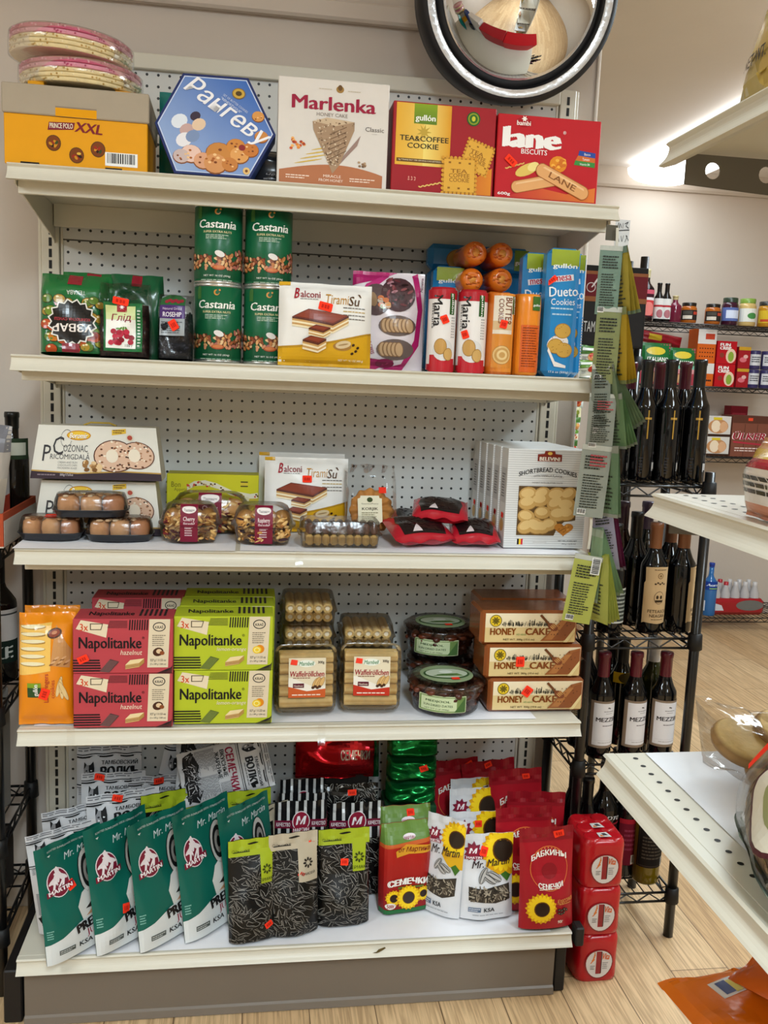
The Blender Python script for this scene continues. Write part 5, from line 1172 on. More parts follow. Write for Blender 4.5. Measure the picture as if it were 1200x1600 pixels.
gr = wafer_box(W2-.002, H2-.001, D, 'b4c02c', '94a024', 'lemon-orange', 'lemon'); o = put(gr, n_, 'lime green wafer carton, lower front one', 'wafer box', (X2+.001, yR+.012, Z), 0, g_); zl = o.location.z
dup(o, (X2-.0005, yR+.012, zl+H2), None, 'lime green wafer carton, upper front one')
for r_, nm in ((1, 'middle'), (2, 'back')):
    for k, l in ((0, 'lower'), (1, 'upper')): dup(o, (X2+.004*r_, yR+.012+(D+.003)*r_, zl+H2*k), None, f'lime green wafer carton, {l} one of the {nm} row behind the front pair')
# wafer roll clamshells: front pair upright, others lying in stacks behind
def roll_box(name_label, loc, rz, S_, D, upright_, draw=None, W=None):
    """S_ side of the square, D its depth; lying ones show the ends of the rolls"""
    W = W or S_; t = thing('wafer_roll_box', name_label, 'wafer roll box', loc, (math.radians(90-4) if upright_ else 0, 0, math.radians(rz)), 'clear boxes of wafer rolls'); h, d = W/2, S_/2
    m = MB(); n = 5; R = W*.88/n/2
    for lay in range(2):
        for i in range(n):
            if upright_: c0 = -d*.8+(2*d*.8-2*R)*i/(n-1)+R; ax, c_ = 'x', (0, c0, .010+R*.9+lay*R*1.7); ln = W*.86
            else: c0 = -h*.82+(2*h*.82-2*R)*i/(n-1)+R; ax, c_ = 'y', (c0, 0, .008+R+lay*R*1.75); ln = S_*.88
            prof = [(R*.45, -ln/2+.004), (R*.5, -ln/2), (R*.95, -ln/2), (R, -ln/2+.002), (R, ln/2-.002), (R*.95, ln/2), (R*.5, ln/2), (R*.45, ln/2-.004)]
            m.lathe([(a_, b_) for a_, b_ in prof], 16, lambda v: 'd9b878' if int((v[0]+v[1])*900) % 3 else 'c49a58', 'food', c_, ax); m.lathe([(0, -ln/2+.003), (R*.5, -ln/2+.003)], 12, 'efe4cc', 'food', c_, ax); m.lathe([(0, ln/2-.003), (R*.5, ln/2-.003)], 12, 'efe4cc', 'food', c_, ax)
    m.build('wafer_rolls', t)
    m = MB(); loft(m, [(h*.90, d*.90, .001), (h*.93, d*.93, D*.5), (h, d, D*.54), (h, d, D*.57)], 'ffffff', 'clear', pw=9, cap1=False, n=64, ripple=.006); m.build('bottom_shell', t)
    m = MB(); loft(m, [(h, d, D*.575), (h*.94, d*.94, D*.60), (h*.90, d*.90, D*.97), (h*.86, d*.86, D)], 'ffffff', 'clear', pw=9, cap0=False, n=64, ripple=.006); m.build('lid', t)
    if draw:
        m = MB(); a = Art(m, face((-h*.58, -d*.46, D+.001), (h*1.18, 0, 0), (0, d*1.14, 0)), h*1.18, d*1.14, 'gloss'); draw(a); m.build('paper_label', t)
    return t
def wlabel(red):
    def f(a):
        a.rect(0, 0, 1, 1, 'e4d8bc', 0); a.poly([(0, 0), (1, 0), (1, .22), (.5, .16), (0, .28)], 'c0301c' if red else 'c85a28', 1); a.poly([(0, .28), (.5, .16), (1, .22), (1, .30), (.6, .30), (.1, .5), (0, .5)], 'efe9dc', 1)
        a.text('Marnbell', .48, .86, .10, '4a8a5c', .40, sh=.2, bold=.012, ly=3); a.ell(.48, .86, .24, .1, 'eef0e4', 1, 18); a.text('300g', .87, .88, .085, '3a2a20', .17, bold=.02, ly=3)
        a.text('Waffelröllchen', .50, .60, .14, '9c1c28', .92, bold=.02, sh=.12, ly=3); a.lines(.12, .47, .6, .52, 1, '8a5a40', 2); a.rect(.12, .25, .42, .36, '5a1428', 3); a.text('Haselnuss', .27, .30, .05, 'f0e0d0', .24, ly=4); a.lines(.1, .04, .9, .10, 1, 'f0e0d0', 3)
        for i in range(4): a.ell(.72+.06*i, .36+.03*(i % 2), .06, .16, '8a5a2c', 4+i, 12, -25); a.ell(.72+.06*i, .36+.03*(i % 2), .05, .15, 'd9b070', 4.5+i, 12, -25); a.ell(.66+.06*i, .25+.03*(i % 2), .045, .04, '4a2a18', 5+i, 10)
        a.poly([(.04, .84), (.22, .82), (.24, .95), (.07, .97)], 'f8402a', 6)
    return f
yW = atz(475, 1122, Z)[1]; x0, x1 = xat(427, yW, Z), xat(525, yW, Z); S_ = x1-x0; hz = zat(1016, x0, yW)-Z
roll_box('clear box of wafer rolls with an orange-edged label, left of the front pair', ((x0+x1)/2, yW+.062, Z+hz/2+.001), 2, hz, .058, True, wlabel(False), S_)
x2, x3 = xat(529, yW+.008, Z), xat(630, yW+.008, Z)
roll_box('clear box of wafer rolls with a red-edged label, right of the front pair', ((x2+x3)/2, yW+.07, Z+hz/2+.001), -2, hz, .058, True, wlabel(True), S_*1.0)
dl = .060; yb = yW+.085+S_/2
zt = zat(1014, (x0+x1)/2, yb-S_/2)
for k in range(4):
    w = ['lowest', 'second', 'third', 'topmost'][k]; roll_box(f'clear box of wafer rolls lying flat, {w} in the left stack behind', ((x0+x1)/2+.004+.002*k, yb, Z+(dl+.001)*k), (1, -2, 2, -1)[k], S_*.95, dl, False)
for k in range(3):
    w = ['lowest', 'second', 'topmost'][k]; roll_box(f'clear box of wafer rolls lying flat, {w} in the right stack behind', ((x2+x3)/2+.001, yb+.004, Z+(dl+.001)*k), (-1, 2, -2)[k], S_*.95, dl, False)
# tubs of dates
def date_tub(label, px0, px1, py, z, y, st):
    x0, x1 = xat(px0, y, z+.04), xat(px1, y, z+.04); R = (x1-x0)/2; H = R*.88; t = thing('date_tub', label, 'tub', ((x0+x1)/2, y, z), (0, 0, 0), 'clear round tubs of dates'); r = random.Random(px0); m = MB()
    for lay in range(4):
        for ring, n in ((.78, 15), (.42, 8)):
            for i in range(n):
                a_ = 2*PI*i/n+lay*.5; q = R*ring*(.86+.08*lay); m.ball((q*math.cos(a_), q*math.sin(a_), .010+lay*H*.19), (R*.20, R*.12, H*.11), r.choice(('4a2216', '3a1810', '5c2c1a', '6a3420')), 'plastic', 10, 7, Euler((r.uniform(-.5, .5), r.uniform(-.5, .5), r.uniform(0, 3))))
    m.build('dates', t)
    m = MB(); m.lathe([(0, .0005), (R*.82, .0005), (R*.86, .004), (R*.97, H*.82)], 48, 'ffffff', 'clear'); m.build('bowl', t)
    m = MB(); m.lathe([(R*.985, H*.80), (R*1.03, H*.82), (R*1.03, H*.90), (R*.97, H*.93), (R*.90, H), (R*.86, H*.985), (0, H*.985)], 64, 'ffffff', 'clear'); m.build('lid', t)
    m = MB(); m.lathe([(R*.70, H*.993), (0, H*.996)], 40, '93a67c', 'paper'); a = Art(m, face((-R*.7, -R*.5, H), (R*1.4, 0, 0), (0, R, 0)), R*1.4, R, 'paper'); a.ell(.5, .5, .44, .30, '3f5c30', 0, 24); a.ell(.5, .52, .40, .26, 'c2cdb4', 1, 24); a.poly([(.2, .3), (.8, .3), (.7, .5), (.4, .46)], '6a8a48', 2); a.ell(.5, .62, .13, .09, 'e0e6d8', 3, 14); a.lines(.3, .32, .7, .42, 2, '2f4a28', 3); m.build('lid_label', t)
    m = MB(); a = Art(m, cyl_map(R*.94, H*.5, 78, H*.16, 0, 0), R*1.2, H*.5, 'paper', 14, 0, .0015); a.rect(0, .02, 1, 1, 'b9c49a', 0); a.rect(.02, .06, .98, .94, '6f8a4c', 1); a.rect(.06, .12, .8, .9, 'c6d2a8', 2); a.text('MEDJOOL', .42, .66, .16, '2a4a24', .5, bold=.02, ly=3); a.text('SUN DRIED DATES', .42, .42, .13, '2a4a24', .6, bold=.01, ly=3); a.text('NET WT 2 LB (908g)', .4, .2, .1, '2a4a24', .5, ly=3); a.poly([(.75, .06), (.98, .06), (.98, .94)], '4a6a38', 3); o = m.build('side_label', t); o.rotation_euler = (0, 0, math.radians(-18))
    s_ = MB(); a = Art(s_, face((R*.05, -R*.55, H+.0015), (.02, .003, 0), (-.003, .016, 0)), .02, .016, 'paper'); a.poly([(0, .1), (.9, 0), (1, .9), (.1, 1)], 'ff3b1f'); s_.build('price_sticker', t); return t, R, H
yD = -.286
t, R_, H_ = date_tub('round clear tub of dates, in front on the fourth shelf', 638, 754, 1118, Z, yD, 1)
yD2 = -.114
t, R2, H2_ = date_tub('round clear tub of dates hidden under the raised tub behind', 634, 742, 1100, Z, yD2, 1)
t, R2, H2_ = date_tub('round clear tub of dates, raised one standing behind the front tub', 632, 741, 1040, Z+H2_+.002, yD2, 1)
# honey cake loaves
def loaf(W, H, D):
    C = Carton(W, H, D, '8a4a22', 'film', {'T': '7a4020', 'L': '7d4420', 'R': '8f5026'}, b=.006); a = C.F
    a.poly([(.05, .06), (.98, .06), (.98, .92), (.05, .92)], 'd9bf86', 0); a.poly([(.05, .5), (.98, .5), (.98, .92), (.05, .92)], grad('dcc48e', 'efe2c4'), 1)
    a.ell(.155, .70, .062, .062, '6a5a1c', 2, 18); a.ell(.155, .70, .054, .054, 'e0bd2c', 3, 18)
    for q in (25, 70, 115, 160): a.ell(.155, .70, .045, .010, '6a5a1c', 4, 8, q)
    r = random.Random(5)
    for i in range(110): u = r.uniform(.22, .70); hh = r.uniform(.0, .16)*r.random(); a.rect(u, .56+r.uniform(-.03, .03), u+r.uniform(.003, .010), .60+hh, '3c382e', 2)
    a.text('HONEY', .235, .38, .20, 'a8682c', .26, bold=.035, ly=4); a.text('CAKE', .59, .38, .20, 'a8682c', .25, bold=.035, ly=4); a.text('HONEY', .233, .385, .20, '7a3c14', .26, bold=.02, ly=5); a.text('CAKE', .588, .385, .20, '7a3c14', .25, bold=.02, ly=5)
    a.text('with walnuts', .42, .30, .07, '6a8a4c', .1, ly=5); a.text('NET WT. 300g (10.6 oz)', .40, .135, .075, '4a3a1c', .32, bold=.01, ly=4)
    a.poly([(.62, .10), (.86, .82), (.975, .90), (.975, .52), (.86, .10)], '9a5a2c', 6); a.poly([(.72, .12), (.90, .78), (.975, .86), (.975, .50), (.88, .12)], '8a4a22', 7); a.poly([(.66, .14), (.82, .70), (.89, .72), (.74, .14)], 'b0713c', 7)
    for i in range(16): a.ell(r.uniform(.70, .95), r.uniform(.25, .8), .006, .006, '5a2c12', 8, 6)
    a.poly([(.60, .86), (.62, .9), (.745, .52), (.725, .48)], '6a3a18', 9); a.ell(.74, .52, .035, .06, '7a3a1c', 9, 12, 60)
    for i in range(4): a.ell(.73+.012*i, .50+.03*i, .03, .005, 'd09a5a', 10, 8, -40)
    a.poly([(.86, .06), (.90, .06), (.975, .40), (.975, .52)], 'e6d49c', 8)
    return C
yH = atz(830, 1112, Z)[1]; lv = [(762, 911, 1066), (757, 909, 1011), (751, 903, 954)]; zc = Z; hh = (zat(955, .4, yH)-Z)/3
for k, (a0, a1, pt) in enumerate(lv):
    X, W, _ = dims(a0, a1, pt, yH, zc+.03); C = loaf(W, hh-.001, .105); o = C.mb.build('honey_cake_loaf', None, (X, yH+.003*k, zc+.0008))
    tag(o, ('brown honey cake loaf box with a cream label, bottom of the front stack', 'brown honey cake loaf box with a cream label, middle of the front stack', 'brown honey cake loaf box with a cream label, top of the front stack')[k], 'cake box', 'brown honey cake loaves'); 
    m = MB(); m.grid(lambda u, v: (W+.002+.012*u, .002+.10*v, .012+.036*(1-.3*u)*(.5+.5*math.sin(5*v+k))), 6, 10, 'ffffff', 'wrap'); m.build('film_end', o)
    if k < 2: sticker(o, face((0, 0, 0), (W, 0, 0), (0, 0, hh)), W, hh, .40 if k == 0 else .36, .62 if k == 0 else .5, .02, .024, -35 if k == 0 else 0, False, .004)
    first = first if False else o
    b_ = dup(o, (X+.028, yH+.12, zc+.0008), None, ('brown honey cake loaf box at the back, bottom of the rear stack', 'brown honey cake loaf box at the back, middle of the rear stack', 'brown honey cake loaf box at the back, top of the rear stack')[k]) if k < 3 else None
    zc += hh

# ---------------------------------------------------------------- bottom deck: seed bags
Z = ZS[4]+.0032
def foot(l, r):                                      # where two bottom corners of a bag stand on the deck
    a, b = atz(*l, Z), atz(*r, Z); c = (a+b)/2; return c, math.degrees(math.atan2(b[1]-a[1], b[0]-a[0])), float(np.linalg.norm((b-a)[:2]))
def height_to(pyt, c, lean, shift=0):                # height along a leaning bag so that its top shows at row pyt
    H = .3
    for _ in range(12): H = (zat(pyt, c[0], c[1]+math.sin(math.radians(lean))*H)-Z)/math.cos(math.radians(lean))
    return H
NEWS = 'c9c9cb'
def wolf_head(a, u, v, s, ly=3):
    k = a.W/a.H; q = lambda L: [(u+x*s, v+y*s*k) for x, y in L]
    a.poly(q([(-.5, .2), (-.46, .95), (-.18, .62), (.12, .62), (.42, .95), (.52, .2), (.5, -.25), (.2, -.7), (0, -.85), (-.22, -.7), (-.48, -.3)]), '8a8a8c', ly)
    a.poly(q([(.0, .62), (.12, .62), (.42, .95), (.52, .2), (.5, -.25), (.2, -.7), (.0, -.85), (.12, -.4), (-.02, .1)]), '121214', ly+1); a.poly(q([(-.5, .2), (-.46, .95), (-.25, .68), (-.36, .4)]), '18181a', ly+1)
    a.poly(q([(-.36, .06), (-.18, .14), (-.12, .02), (-.28, -.02)]), '121214', ly+2); a.poly(q([(.16, .12), (.34, .06), (.26, -.02), (.14, .0)]), 'e8e8ea', ly+2); a.poly(q([(-.12, -.5), (.1, -.5), (.06, -.72), (-.08, -.72)]), '101012', ly+2); a.poly(q([(-.3, -.12), (-.12, -.2), (-.14, -.48), (-.3, -.36)]), 'd8d8da', ly+2)
def news_art(a, full=True):
    a.lines(.02, .955, .98, .995, 2, '6e6e72', 1); a.rect(0, .928, 1, .936, '1a1a1c', 1); a.rect(0, .905, 1, .918, '1a1a1c', 1)
    wolf_head(a, .19, .80, .155); a.text('ТАМБОВСКИЙ', .66, .865, .042, '1a1a1c', .56, bold=.02, ly=3); a.text('ВОЛКЪ', .66, .785, .085, '121214', .58, bold=.05, ly=3); a.lines(.45, .715, .9, .735, 1, '5a5a5e', 2)
    a.rect(0, .682, 1, .692, '2a2a2c', 1); a.rect(0, .662, 1, .668, '2a2a2c', 1)
    a.text('СЕМЕЧКИ', .5, .585, .085, '8c1c38', .80, bold=.035, ly=3); a.text('ВКУСНЫЕ', .36, .505, .045, '1c1c1e', .5, bold=.03, ly=3); a.text('ЖАРЕНЫЕ', .38, .445, .045, '1c1c1e', .5, bold=.03, ly=3)
    a.lines(.04, .20, .48, .42, 16, '77777b', 1, .5, 3); a.lines(.52, .20, .96, .42, 16, '77777b', 1, .5, 4); a.lines(.70, .43, .97, .55, 9, '77777b', 1, .5, 5); a.lines(.03, .60, .08, .66, 4, '77777b', 1)
    a.poly([(.1, .06), (.9, .04), (.98, .16), (.8, .22), (.6, .17), (.3, .24), (.02, .17)], '1c1c1e', 2)
    r = random.Random(3)
    for i in range(60): u = r.uniform(.08, .92); v = r.uniform(.06, .20); q = r.uniform(0, 180); a.ell(u, v, .07, .022, '0e0e10', 3+i % 4, 9, q); a.ell(u+.004, v+.004, .055, .010, r.choice(('8a8a8e', '5a5a5e', 'b4b4b8')), 4+i % 4, 8, q)
def news_bag(label, c, rz, W, H, lean, seed, T=.06, roll=0, st=None, kind='pouch', lie=None):
    B = Bag(W, H, T, kind, .0032, seed, 'matte', NEWS, edge=.004); news_art(B.F); 
    if lie:                                           # lying bag: any rotation, resting where it lies
        o = B.mb.build('black_and_white_seed_bag', None, c, tuple(math.radians(q) for q in lie)); tag(o, label, 'seed bag', 'black and white newsprint seed bags')
    else: o = bag_put(B, 'black_and_white_seed_bag', label, 'seed bag', c, rz, lean, 'black and white newsprint seed bags', roll)
    if st: sticker(o, lambda u, v, l: B.P(u, v, l), W, H, st[0], st[1], .024, .016, st[2])
    return o
# the row of newsprint bags on the left, front to back
c, rz, W = foot((30, 1482), (170, 1460)); c = c+np.array([.012, .05, 0])
news_bag('newsprint seed bag with a wolf head at the front left of the deck, leaning back', tuple(c), 14, .150, height_to(1296, c, 14), 14, 101, .07, -7, (.80, .74, -12))
c2 = c+np.array([.105, .085, 0]); news_bag('newsprint seed bag behind the first one, its wolf partly covered by teal pouches', tuple(c2), 12, .165, height_to(1238, c2, 10), 10, 102, .038, -2, (.42, .955, -15))
c2 = c+np.array([.005, .10, 0]); news_bag('newsprint seed bag second in the left row, only its top strip showing', tuple(c2), 13, .150, height_to(1262, c2, 10), 10, 103, .03, -5)
c2 = c+np.array([.055, .185, 0]); news_bag('newsprint seed bag third in the left row with an orange sticker at its top', tuple(c2), 4, .150, height_to(1208, c2, 8), 8, 104, .038, 0, (.28, .955, -8))
c2 = c+np.array([.035, .255, 0]); news_bag('newsprint seed bag standing at the back left of the deck', tuple(c2), 2, .155, height_to(1166, c2, 5), 5, 105, .036, 0)
c2 = c+np.array([.165, .20, 0]); news_bag('newsprint seed bag in the second column, its sticker below the tilted bag', tuple(c2), 6, .150, height_to(1212, c2, 6), 6, 106, .036, 0, (.48, .95, 0))
c2 = c+np.array([.185, .262, 0]); news_bag('newsprint seed bag tilted to the right at the back of the deck', tuple(c2), 2, .150, height_to(1168, c2, 2), 2, 107, .032, 12)
for k, (px, py, lab, rot, yy) in enumerate(((345, 1186, 'newsprint seed bag lying on its side on top, with an orange sticker', (80, 6, 92), -.085), (352, 1203, 'newsprint seed bag lying rolled on its side below the topmost one', (62, 12, 84), -.175), (345, 1222, 'newsprint seed bag lying at the bottom of the sideways pile', (78, -4, 90), -.130))):
    p = aty(px, py, yy); B = Bag(.125, .215, .032, 'pillow', .003, 120+k, 'matte', NEWS, edge=.005); news_art(B.F)
    o = B.mb.build('black_and_white_seed_bag'); M = Matrix.Translation(tuple(p)) @ Matrix.Rotation(math.radians((6, 14, -3)[k]*-1), 4, 'Y') @ Matrix.Rotation(math.radians(-(35, 20, 30)[k]), 4, 'X') @ Matrix.Rotation(math.radians(90), 4, 'Y') @ Matrix.Translation((0, 0, -.107))
    o.matrix_world = M; tag(o, lab, 'seed bag', 'black and white newsprint seed bags')
    if k == 0: sticker(o, lambda u, v, l: B.P(u, v, l), .125, .215, .5, .62, .02, .024, 20)
# teal pouches
def teal_art(a):
    a.poly([(0, 0), (1, 0), (1, .30), (.75, .31), (.45, .27), (.2, .20), (0, .17)], 'd6dada', 0)
    a.ell(.26, .665, .155, .20, 'e6dfe2', 2, 22, 12); a.ell(.26, .665, .143, .187, '7a1c34', 3, 22, 12)
    for i in range(5): a.ell(.26+.05*math.cos(.6+i*.5), .715+.02*math.sin(i), .03, .11, 'e3dadd', 4, 10, 60-30*i)
    a.text('М', .26, .65, .07, 'e9e1e4', .17, sh=.2, bold=.03, ly=6); a.poly([(.08, .565), (.46, .60), (.46, .645), (.08, .61)], '7a1c34', 6); a.text('MARTIN', .27, .605, .034, 'f0e8ea', .33, bold=.03, rot=5, ly=8)
    a.text('Mr. Martin', .66, .86, .055, 'c3cfd0', .52, sh=.35, rot=5, ly=2, bold=.006); a.text('ROASTED SUNFLOWER SEEDS / STRIPED ROASTED', .56, .942, .016, 'c9d6d4', .78, ly=2); a.poly([(.16, .91), (.22, .91), (.19, .895)], 'd8e0de', 2)
    a.ell(.70, .66, .145, .30, '1a1a1a', 2, 20, -4)
    for q, cc in ((.13, 'bdbab4'), (.10, '1a1a1a'), (.07, '8d8a85'), (.035, '1a1a1a')): a.ell(.70, .66, q, .29*q/.13, cc, 3+int((.13-q)*100), 20, -4)
    a.poly([(.50, .28), (.46, .40), (.55, .50), (.68, .54), (.85, .53), (1, .48), (1, .30), (.8, .31)], 'd4d2cd', 3)
    a.poly([(.56, .36), (.66, .40), (.92, .42), (1, .42), (1, .37), (.8, .35)], '2c2522', 5); a.poly([(.55, .30), (.7, .36), (1, .38), (1, .31), (.75, .31)], 'b98a68', 4)
    a.text('PREMIUM', .70, .255, .075, '1b1719', .62, rot=9, bold=.05, ly=8); a.text('JUMBO', .74, .175, .075, '8a1c38', .42, rot=9, bold=.03, ly=8); a.text('JUMBO', .74, .175, .075, 'e6dadd', .40, rot=9, ly=9)
    a.rect(.14, .065, .36, .105, '4c5450', 2); a.lines(.15, .07, .35, .10, 2, 'c8ccca', 3); a.text('KSA', .52, .085, .042, '2a2c2c', .2, bold=.02, ly=3); a.lines(.02, .22, .10, .30, 4, '7fb8aa', 1)
    a.ell(.5, .985, .03, .012, '0c3a36', 2, 10)
def teal_pouch(label, bl, br, pyt, seed, lean=9, st=None, roll=0, rz=None, W=None):
    c, z_, w = foot(bl, br); rz = z_ if rz is None else rz; W = W or w; c = c+np.array([0, .025, 0]); H = height_to(pyt, c, lean); B = Bag(W, H, .043, 'pouch', .0018, seed, 'gloss', '0f5f52', edge=.002, taper=.02); teal_art(B.F)
    a = B.B; a.rect(0, 0, 1, .2, 'd6dada', 0)
    o = bag_put(B, 'teal_seed_pouch', label, 'seed bag', tuple(c), rz, lean, 'teal sunflower seed pouches', roll)
    if st: sticker(o, lambda u, v, l: B.P(u, v, l), W, H, st[0], st[1], .018, .020, st[2])
    return o
teal_pouch('teal seed pouch, leftmost of five, overhanging the deck edge', (72, 1506), (172, 1484), 1303, 131, 8, (.42, .605, 20), W=.160, rz=44, roll=-1.5)
teal_pouch('teal seed pouch, second from the left of five', (148, 1494), (246, 1466), 1274, 132, 8, (.42, .30, -10), W=.160, rz=44, roll=-1.5)
teal_pouch('teal seed pouch, third from the left of five', (214, 1488), (312, 1462), 1268, 133, 8, None, W=.160, rz=44, roll=-1.5)
teal_pouch('teal seed pouch, fourth from the left with its sticker near the top', (282, 1474), (380, 1446), 1252, 134, 8, (.80, .67, 10), W=.160, rz=44, roll=-1.5)
teal_pouch('teal seed pouch, rightmost of five beside the black and lime bags', (348, 1460), (446, 1436), 1250, 135, 8, (.70, .61, 0), W=.155, rz=44, roll=-1.5)
# photo-printed black seed bags with coloured headers
def head_art(a, col, ink, st=2, beige=False, n=230, seed=3):
    a.seeds(0, 0, 1, .86, int(n*.62), seed, .26, 0, '141312', 'a9a59d', '0c0c0b')
    a.poly([(0, .84), (1, .84), (1, 1), (0, 1)], col, 6); a.rect(.10, .875, .45, .885, ink, 7); a.text('Станичные', .26, .895, .028, ink, .38, sh=.2, ly=7); a.ell(.52, .955, .12, .02, '1a1a14', 7, 14)
    if beige: a.poly([(.58, .52), (.98, .52), (.98, .86), (.58, .86)], col, 6)
    else: a.poly([(.66, .56), (.90, .56), (.93, .86), (.66, .86)], col, 6)
    for i in range(8): q = 2*PI*i/8; a.ell((.78 if beige else .79)+.07*math.cos(q), .70+.07*math.sin(q)*a.W/a.H, .035, .022, ink, 8, 8, math.degrees(q))
    a.text('ЕНИСЕЙ' if beige else 'ЕРМАК', .78, .60, .032, ink, .28, bold=.01, ly=8)
def black_bag(label, bl, br, pyt, seed, col, ink, beige, lean, st, rz=None, W=None, dy=.02, n=230):
    c, z_, w = foot(bl, br); rz = z_ if rz is None else rz; W = W or w; c = c+np.array([0, dy, 0]); H = height_to(pyt, c, lean); B = Bag(W, H, .05, 'pouch', .002, seed, 'gloss', '121211', edge=.002); head_art(B.F, col, ink, 2, beige, n, seed)
    o = bag_put(B, 'black_seed_bag', label, 'seed bag', tuple(c), rz, lean, 'black seed bags with coloured headers')
    for s_ in st or (): sticker(o, lambda u, v, l: B.P(u, v, l), W, H, s_[0], s_[1], .018, .015, s_[2])
    return o
LIME = 'a4b426'; BEI = 'bdb19a'
black_bag('black seed bag with a lime header, left of the front three', (364, 1484), (425, 1470), 1312, 141, LIME, '3c4410', False, 8, ((.80, .16, 25),), rz=12, W=.105)
black_bag('black seed bag with a beige header, middle of the front three', (420, 1474), (497, 1458), 1302, 142, BEI, '2c2620', True, 8, ((.66, .60, -30), (.9, .9, -5)), rz=10, W=.112)
black_bag('black seed bag with a lime header, right of the front three', (498, 1456), (576, 1446), 1296, 143, LIME, '3c4410', False, 8, ((.50, .66, -5),), rz=4, W=.118)
for k, (px, py, cl, lb) in enumerate(((258, 1238, LIME, 'black seed bag with a lime header peeking out behind the second teal pouch'), (300, 1240, LIME, 'black seed bag with a lime header peeking out behind the fourth teal pouch'), (392, 1234, LIME, 'black seed bag with a lime header between the rightmost teal pouches'), (425, 1258, BEI, 'black seed bag with a beige header half hidden behind the lime one'))):
    y = (-.22, -.20, -.215, -.25)[k]; c = np.array([xat(px, y, .42), y, Z]); H = height_to(py, c, 4); B = Bag(.105, H, .032, 'pouch', .002, 150+k, 'gloss', '121211', edge=.002); head_art(B.F, cl, '3c4410' if k < 3 else '2c2620', 2, k == 3, 70, 150+k)
    bag_put(B, 'black_seed_bag', lb, 'seed bag', tuple(c), (20, 16, 14, 30)[k], 4, 'black seed bags with coloured headers')
# striped bags
def stripe_art(a):
    for i in range(6): a.rect(.06+.165*i, 0, .115+.165*i, 1, 'c4c4c2', 0)
    a.rect(0, .735, 1, .815, '6a1830', 2); a.text('КАЧЕСТВО', .84, .775, .04, 'e8dcdf', .26, bold=.015, ly=4); a.text('КАЧЕСТВО', .16, .775, .04, 'e8dcdf', .26, bold=.015, ly=4)
    a.ell(.5, .80, .17, .19, 'e4dcdd', 4, 20); a.ell(.5, .80, .155, .175, '8a1c34', 5, 20); a.text('М', .5, .81, .08, 'f0e6e8', .19, sh=.2, bold=.03, ly=7); a.rect(.33, .695, .67, .745, '8a1c34', 7); a.text('МАРТИН', .5, .72, .035, 'f0e6e8', .3, bold=.02, ly=9); a.seeds(0, .0, 1, .62, 60, 5, .17, 1)
for k, (px0, px1, py, y, lb) in enumerate(((430, 512, 1252, -.25, 'black and white striped seed bag, nearest of the left row'), (436, 512, 1240, -.205, 'black and white striped seed bag, second in the left row'), (438, 510, 1218, -.15, 'black and white striped seed bag, third in the left row'), (516, 602, 1254, -.235, 'black and white striped seed bag behind the right lime-headed bag'))):
    x0, x1 = xat(px0, y, .38), xat(px1, y, .38); c = np.array([(x0+x1)/2, y, Z]); H = height_to(py, c, 3); B = Bag(x1-x0, H, .04, 'pouch', .002, 160+k, 'film', '141415', edge=.003); stripe_art(B.F)
    bag_put(B, 'striped_seed_bag', lb, 'seed bag', tuple(c), (2, -2, 1, 3)[k], 3, 'black and white striped seed bags')
y = -.165; x0, x1 = xat(508, y, .40), xat(592, y, .40); c = np.array([(x0+x1)/2, y, Z]); H = height_to(1224, c, 3); B = Bag(x1-x0, H, .05, 'pillow', .003, 166, 'film', '141312'); B.F.seeds(0, 0, 1, 1, 150, 8, .16); o = bag_put(B, 'dark_seed_bag', 'dark seed bag without header below the red foil bag', 'seed bag', tuple(c), 0, 3); sticker(o, lambda u, v, l: B.P(u, v, l), x1-x0, H, .5, .93, .022, .012, 0)
y = -.10; x0, x1 = xat(462, y, .46), xat(594, y, .46); p = aty(528, 1222, y); B = Bag(x1-x0, .122, .06, 'pillow', .005, 167, 'foil', 'c8141f', edge=.004); a = B.F; a.rect(.50, .2, .92, .9, 'c82430', 0); a.text('СЕМЕЧКИ', .7, .5, .2, 'f2e4da', .34, bold=.03, ly=2); a.rect(.93, 0, 1, 1, '146a3c', 0); a.rect(.6, .88, .9, 1, '4a3a10', 1); B.F.lines(.05, .86, .5, .98, 2, 'd8b8b0', 1)
bag_put(B, 'red_foil_bag', 'shiny red foil bag lying on top of the striped bags', 'seed bag', (p[0], y+.02, p[2]), 0, 12)
y = -.09; p = aty(505, 1172, y); m = MB(); m.box(-.075, -.028, 0, .085, .03, .30, '2a2622', 'board', .006); tag(m.build('cardboard_case', None, ((x0+x1)/2, -.045, Z)), 'dark cardboard case hidden behind the striped bags carrying the red foil bag', 'box')
# green foil bricks
ygb = -.165
for k, (py, lb) in enumerate(((1222, 'green foil bag, lowest of the three stacked at the back'), (1186, 'green foil bag, middle of the three stacked with an orange sticker'), (1150, 'green foil bag, topmost of the three stacked at the back'))):
    x0, x1 = xat(606, ygb, .42), xat(685, ygb, .42); z0 = zat(py+33, (x0+x1)/2, ygb)+.001; h = zat(py, (x0+x1)/2, ygb)-z0-.001; B = Bag(x1-x0, h, .085, 'block', .0045, 170+k, 'foil', '0f7a38', edge=.002)
    B.F.rect(0, .02, 1, .10, '0a4a22', 0); B.F.rect(0, .86, 1, .93, '2f9a58', 0)
    o = B.mb.build('green_foil_bag'); o.matrix_world = Matrix.Translation(((x0+x1)/2, ygb+.03, z0)) @ Matrix.Rotation(math.radians(-6), 4, 'X'); tag(o, lb, 'seed bag', 'green foil bags')
    if k == 1: sticker(o, lambda u, v, l: B.P(u, v, l), x1-x0, h, .68, .55, .02, .016, 20)
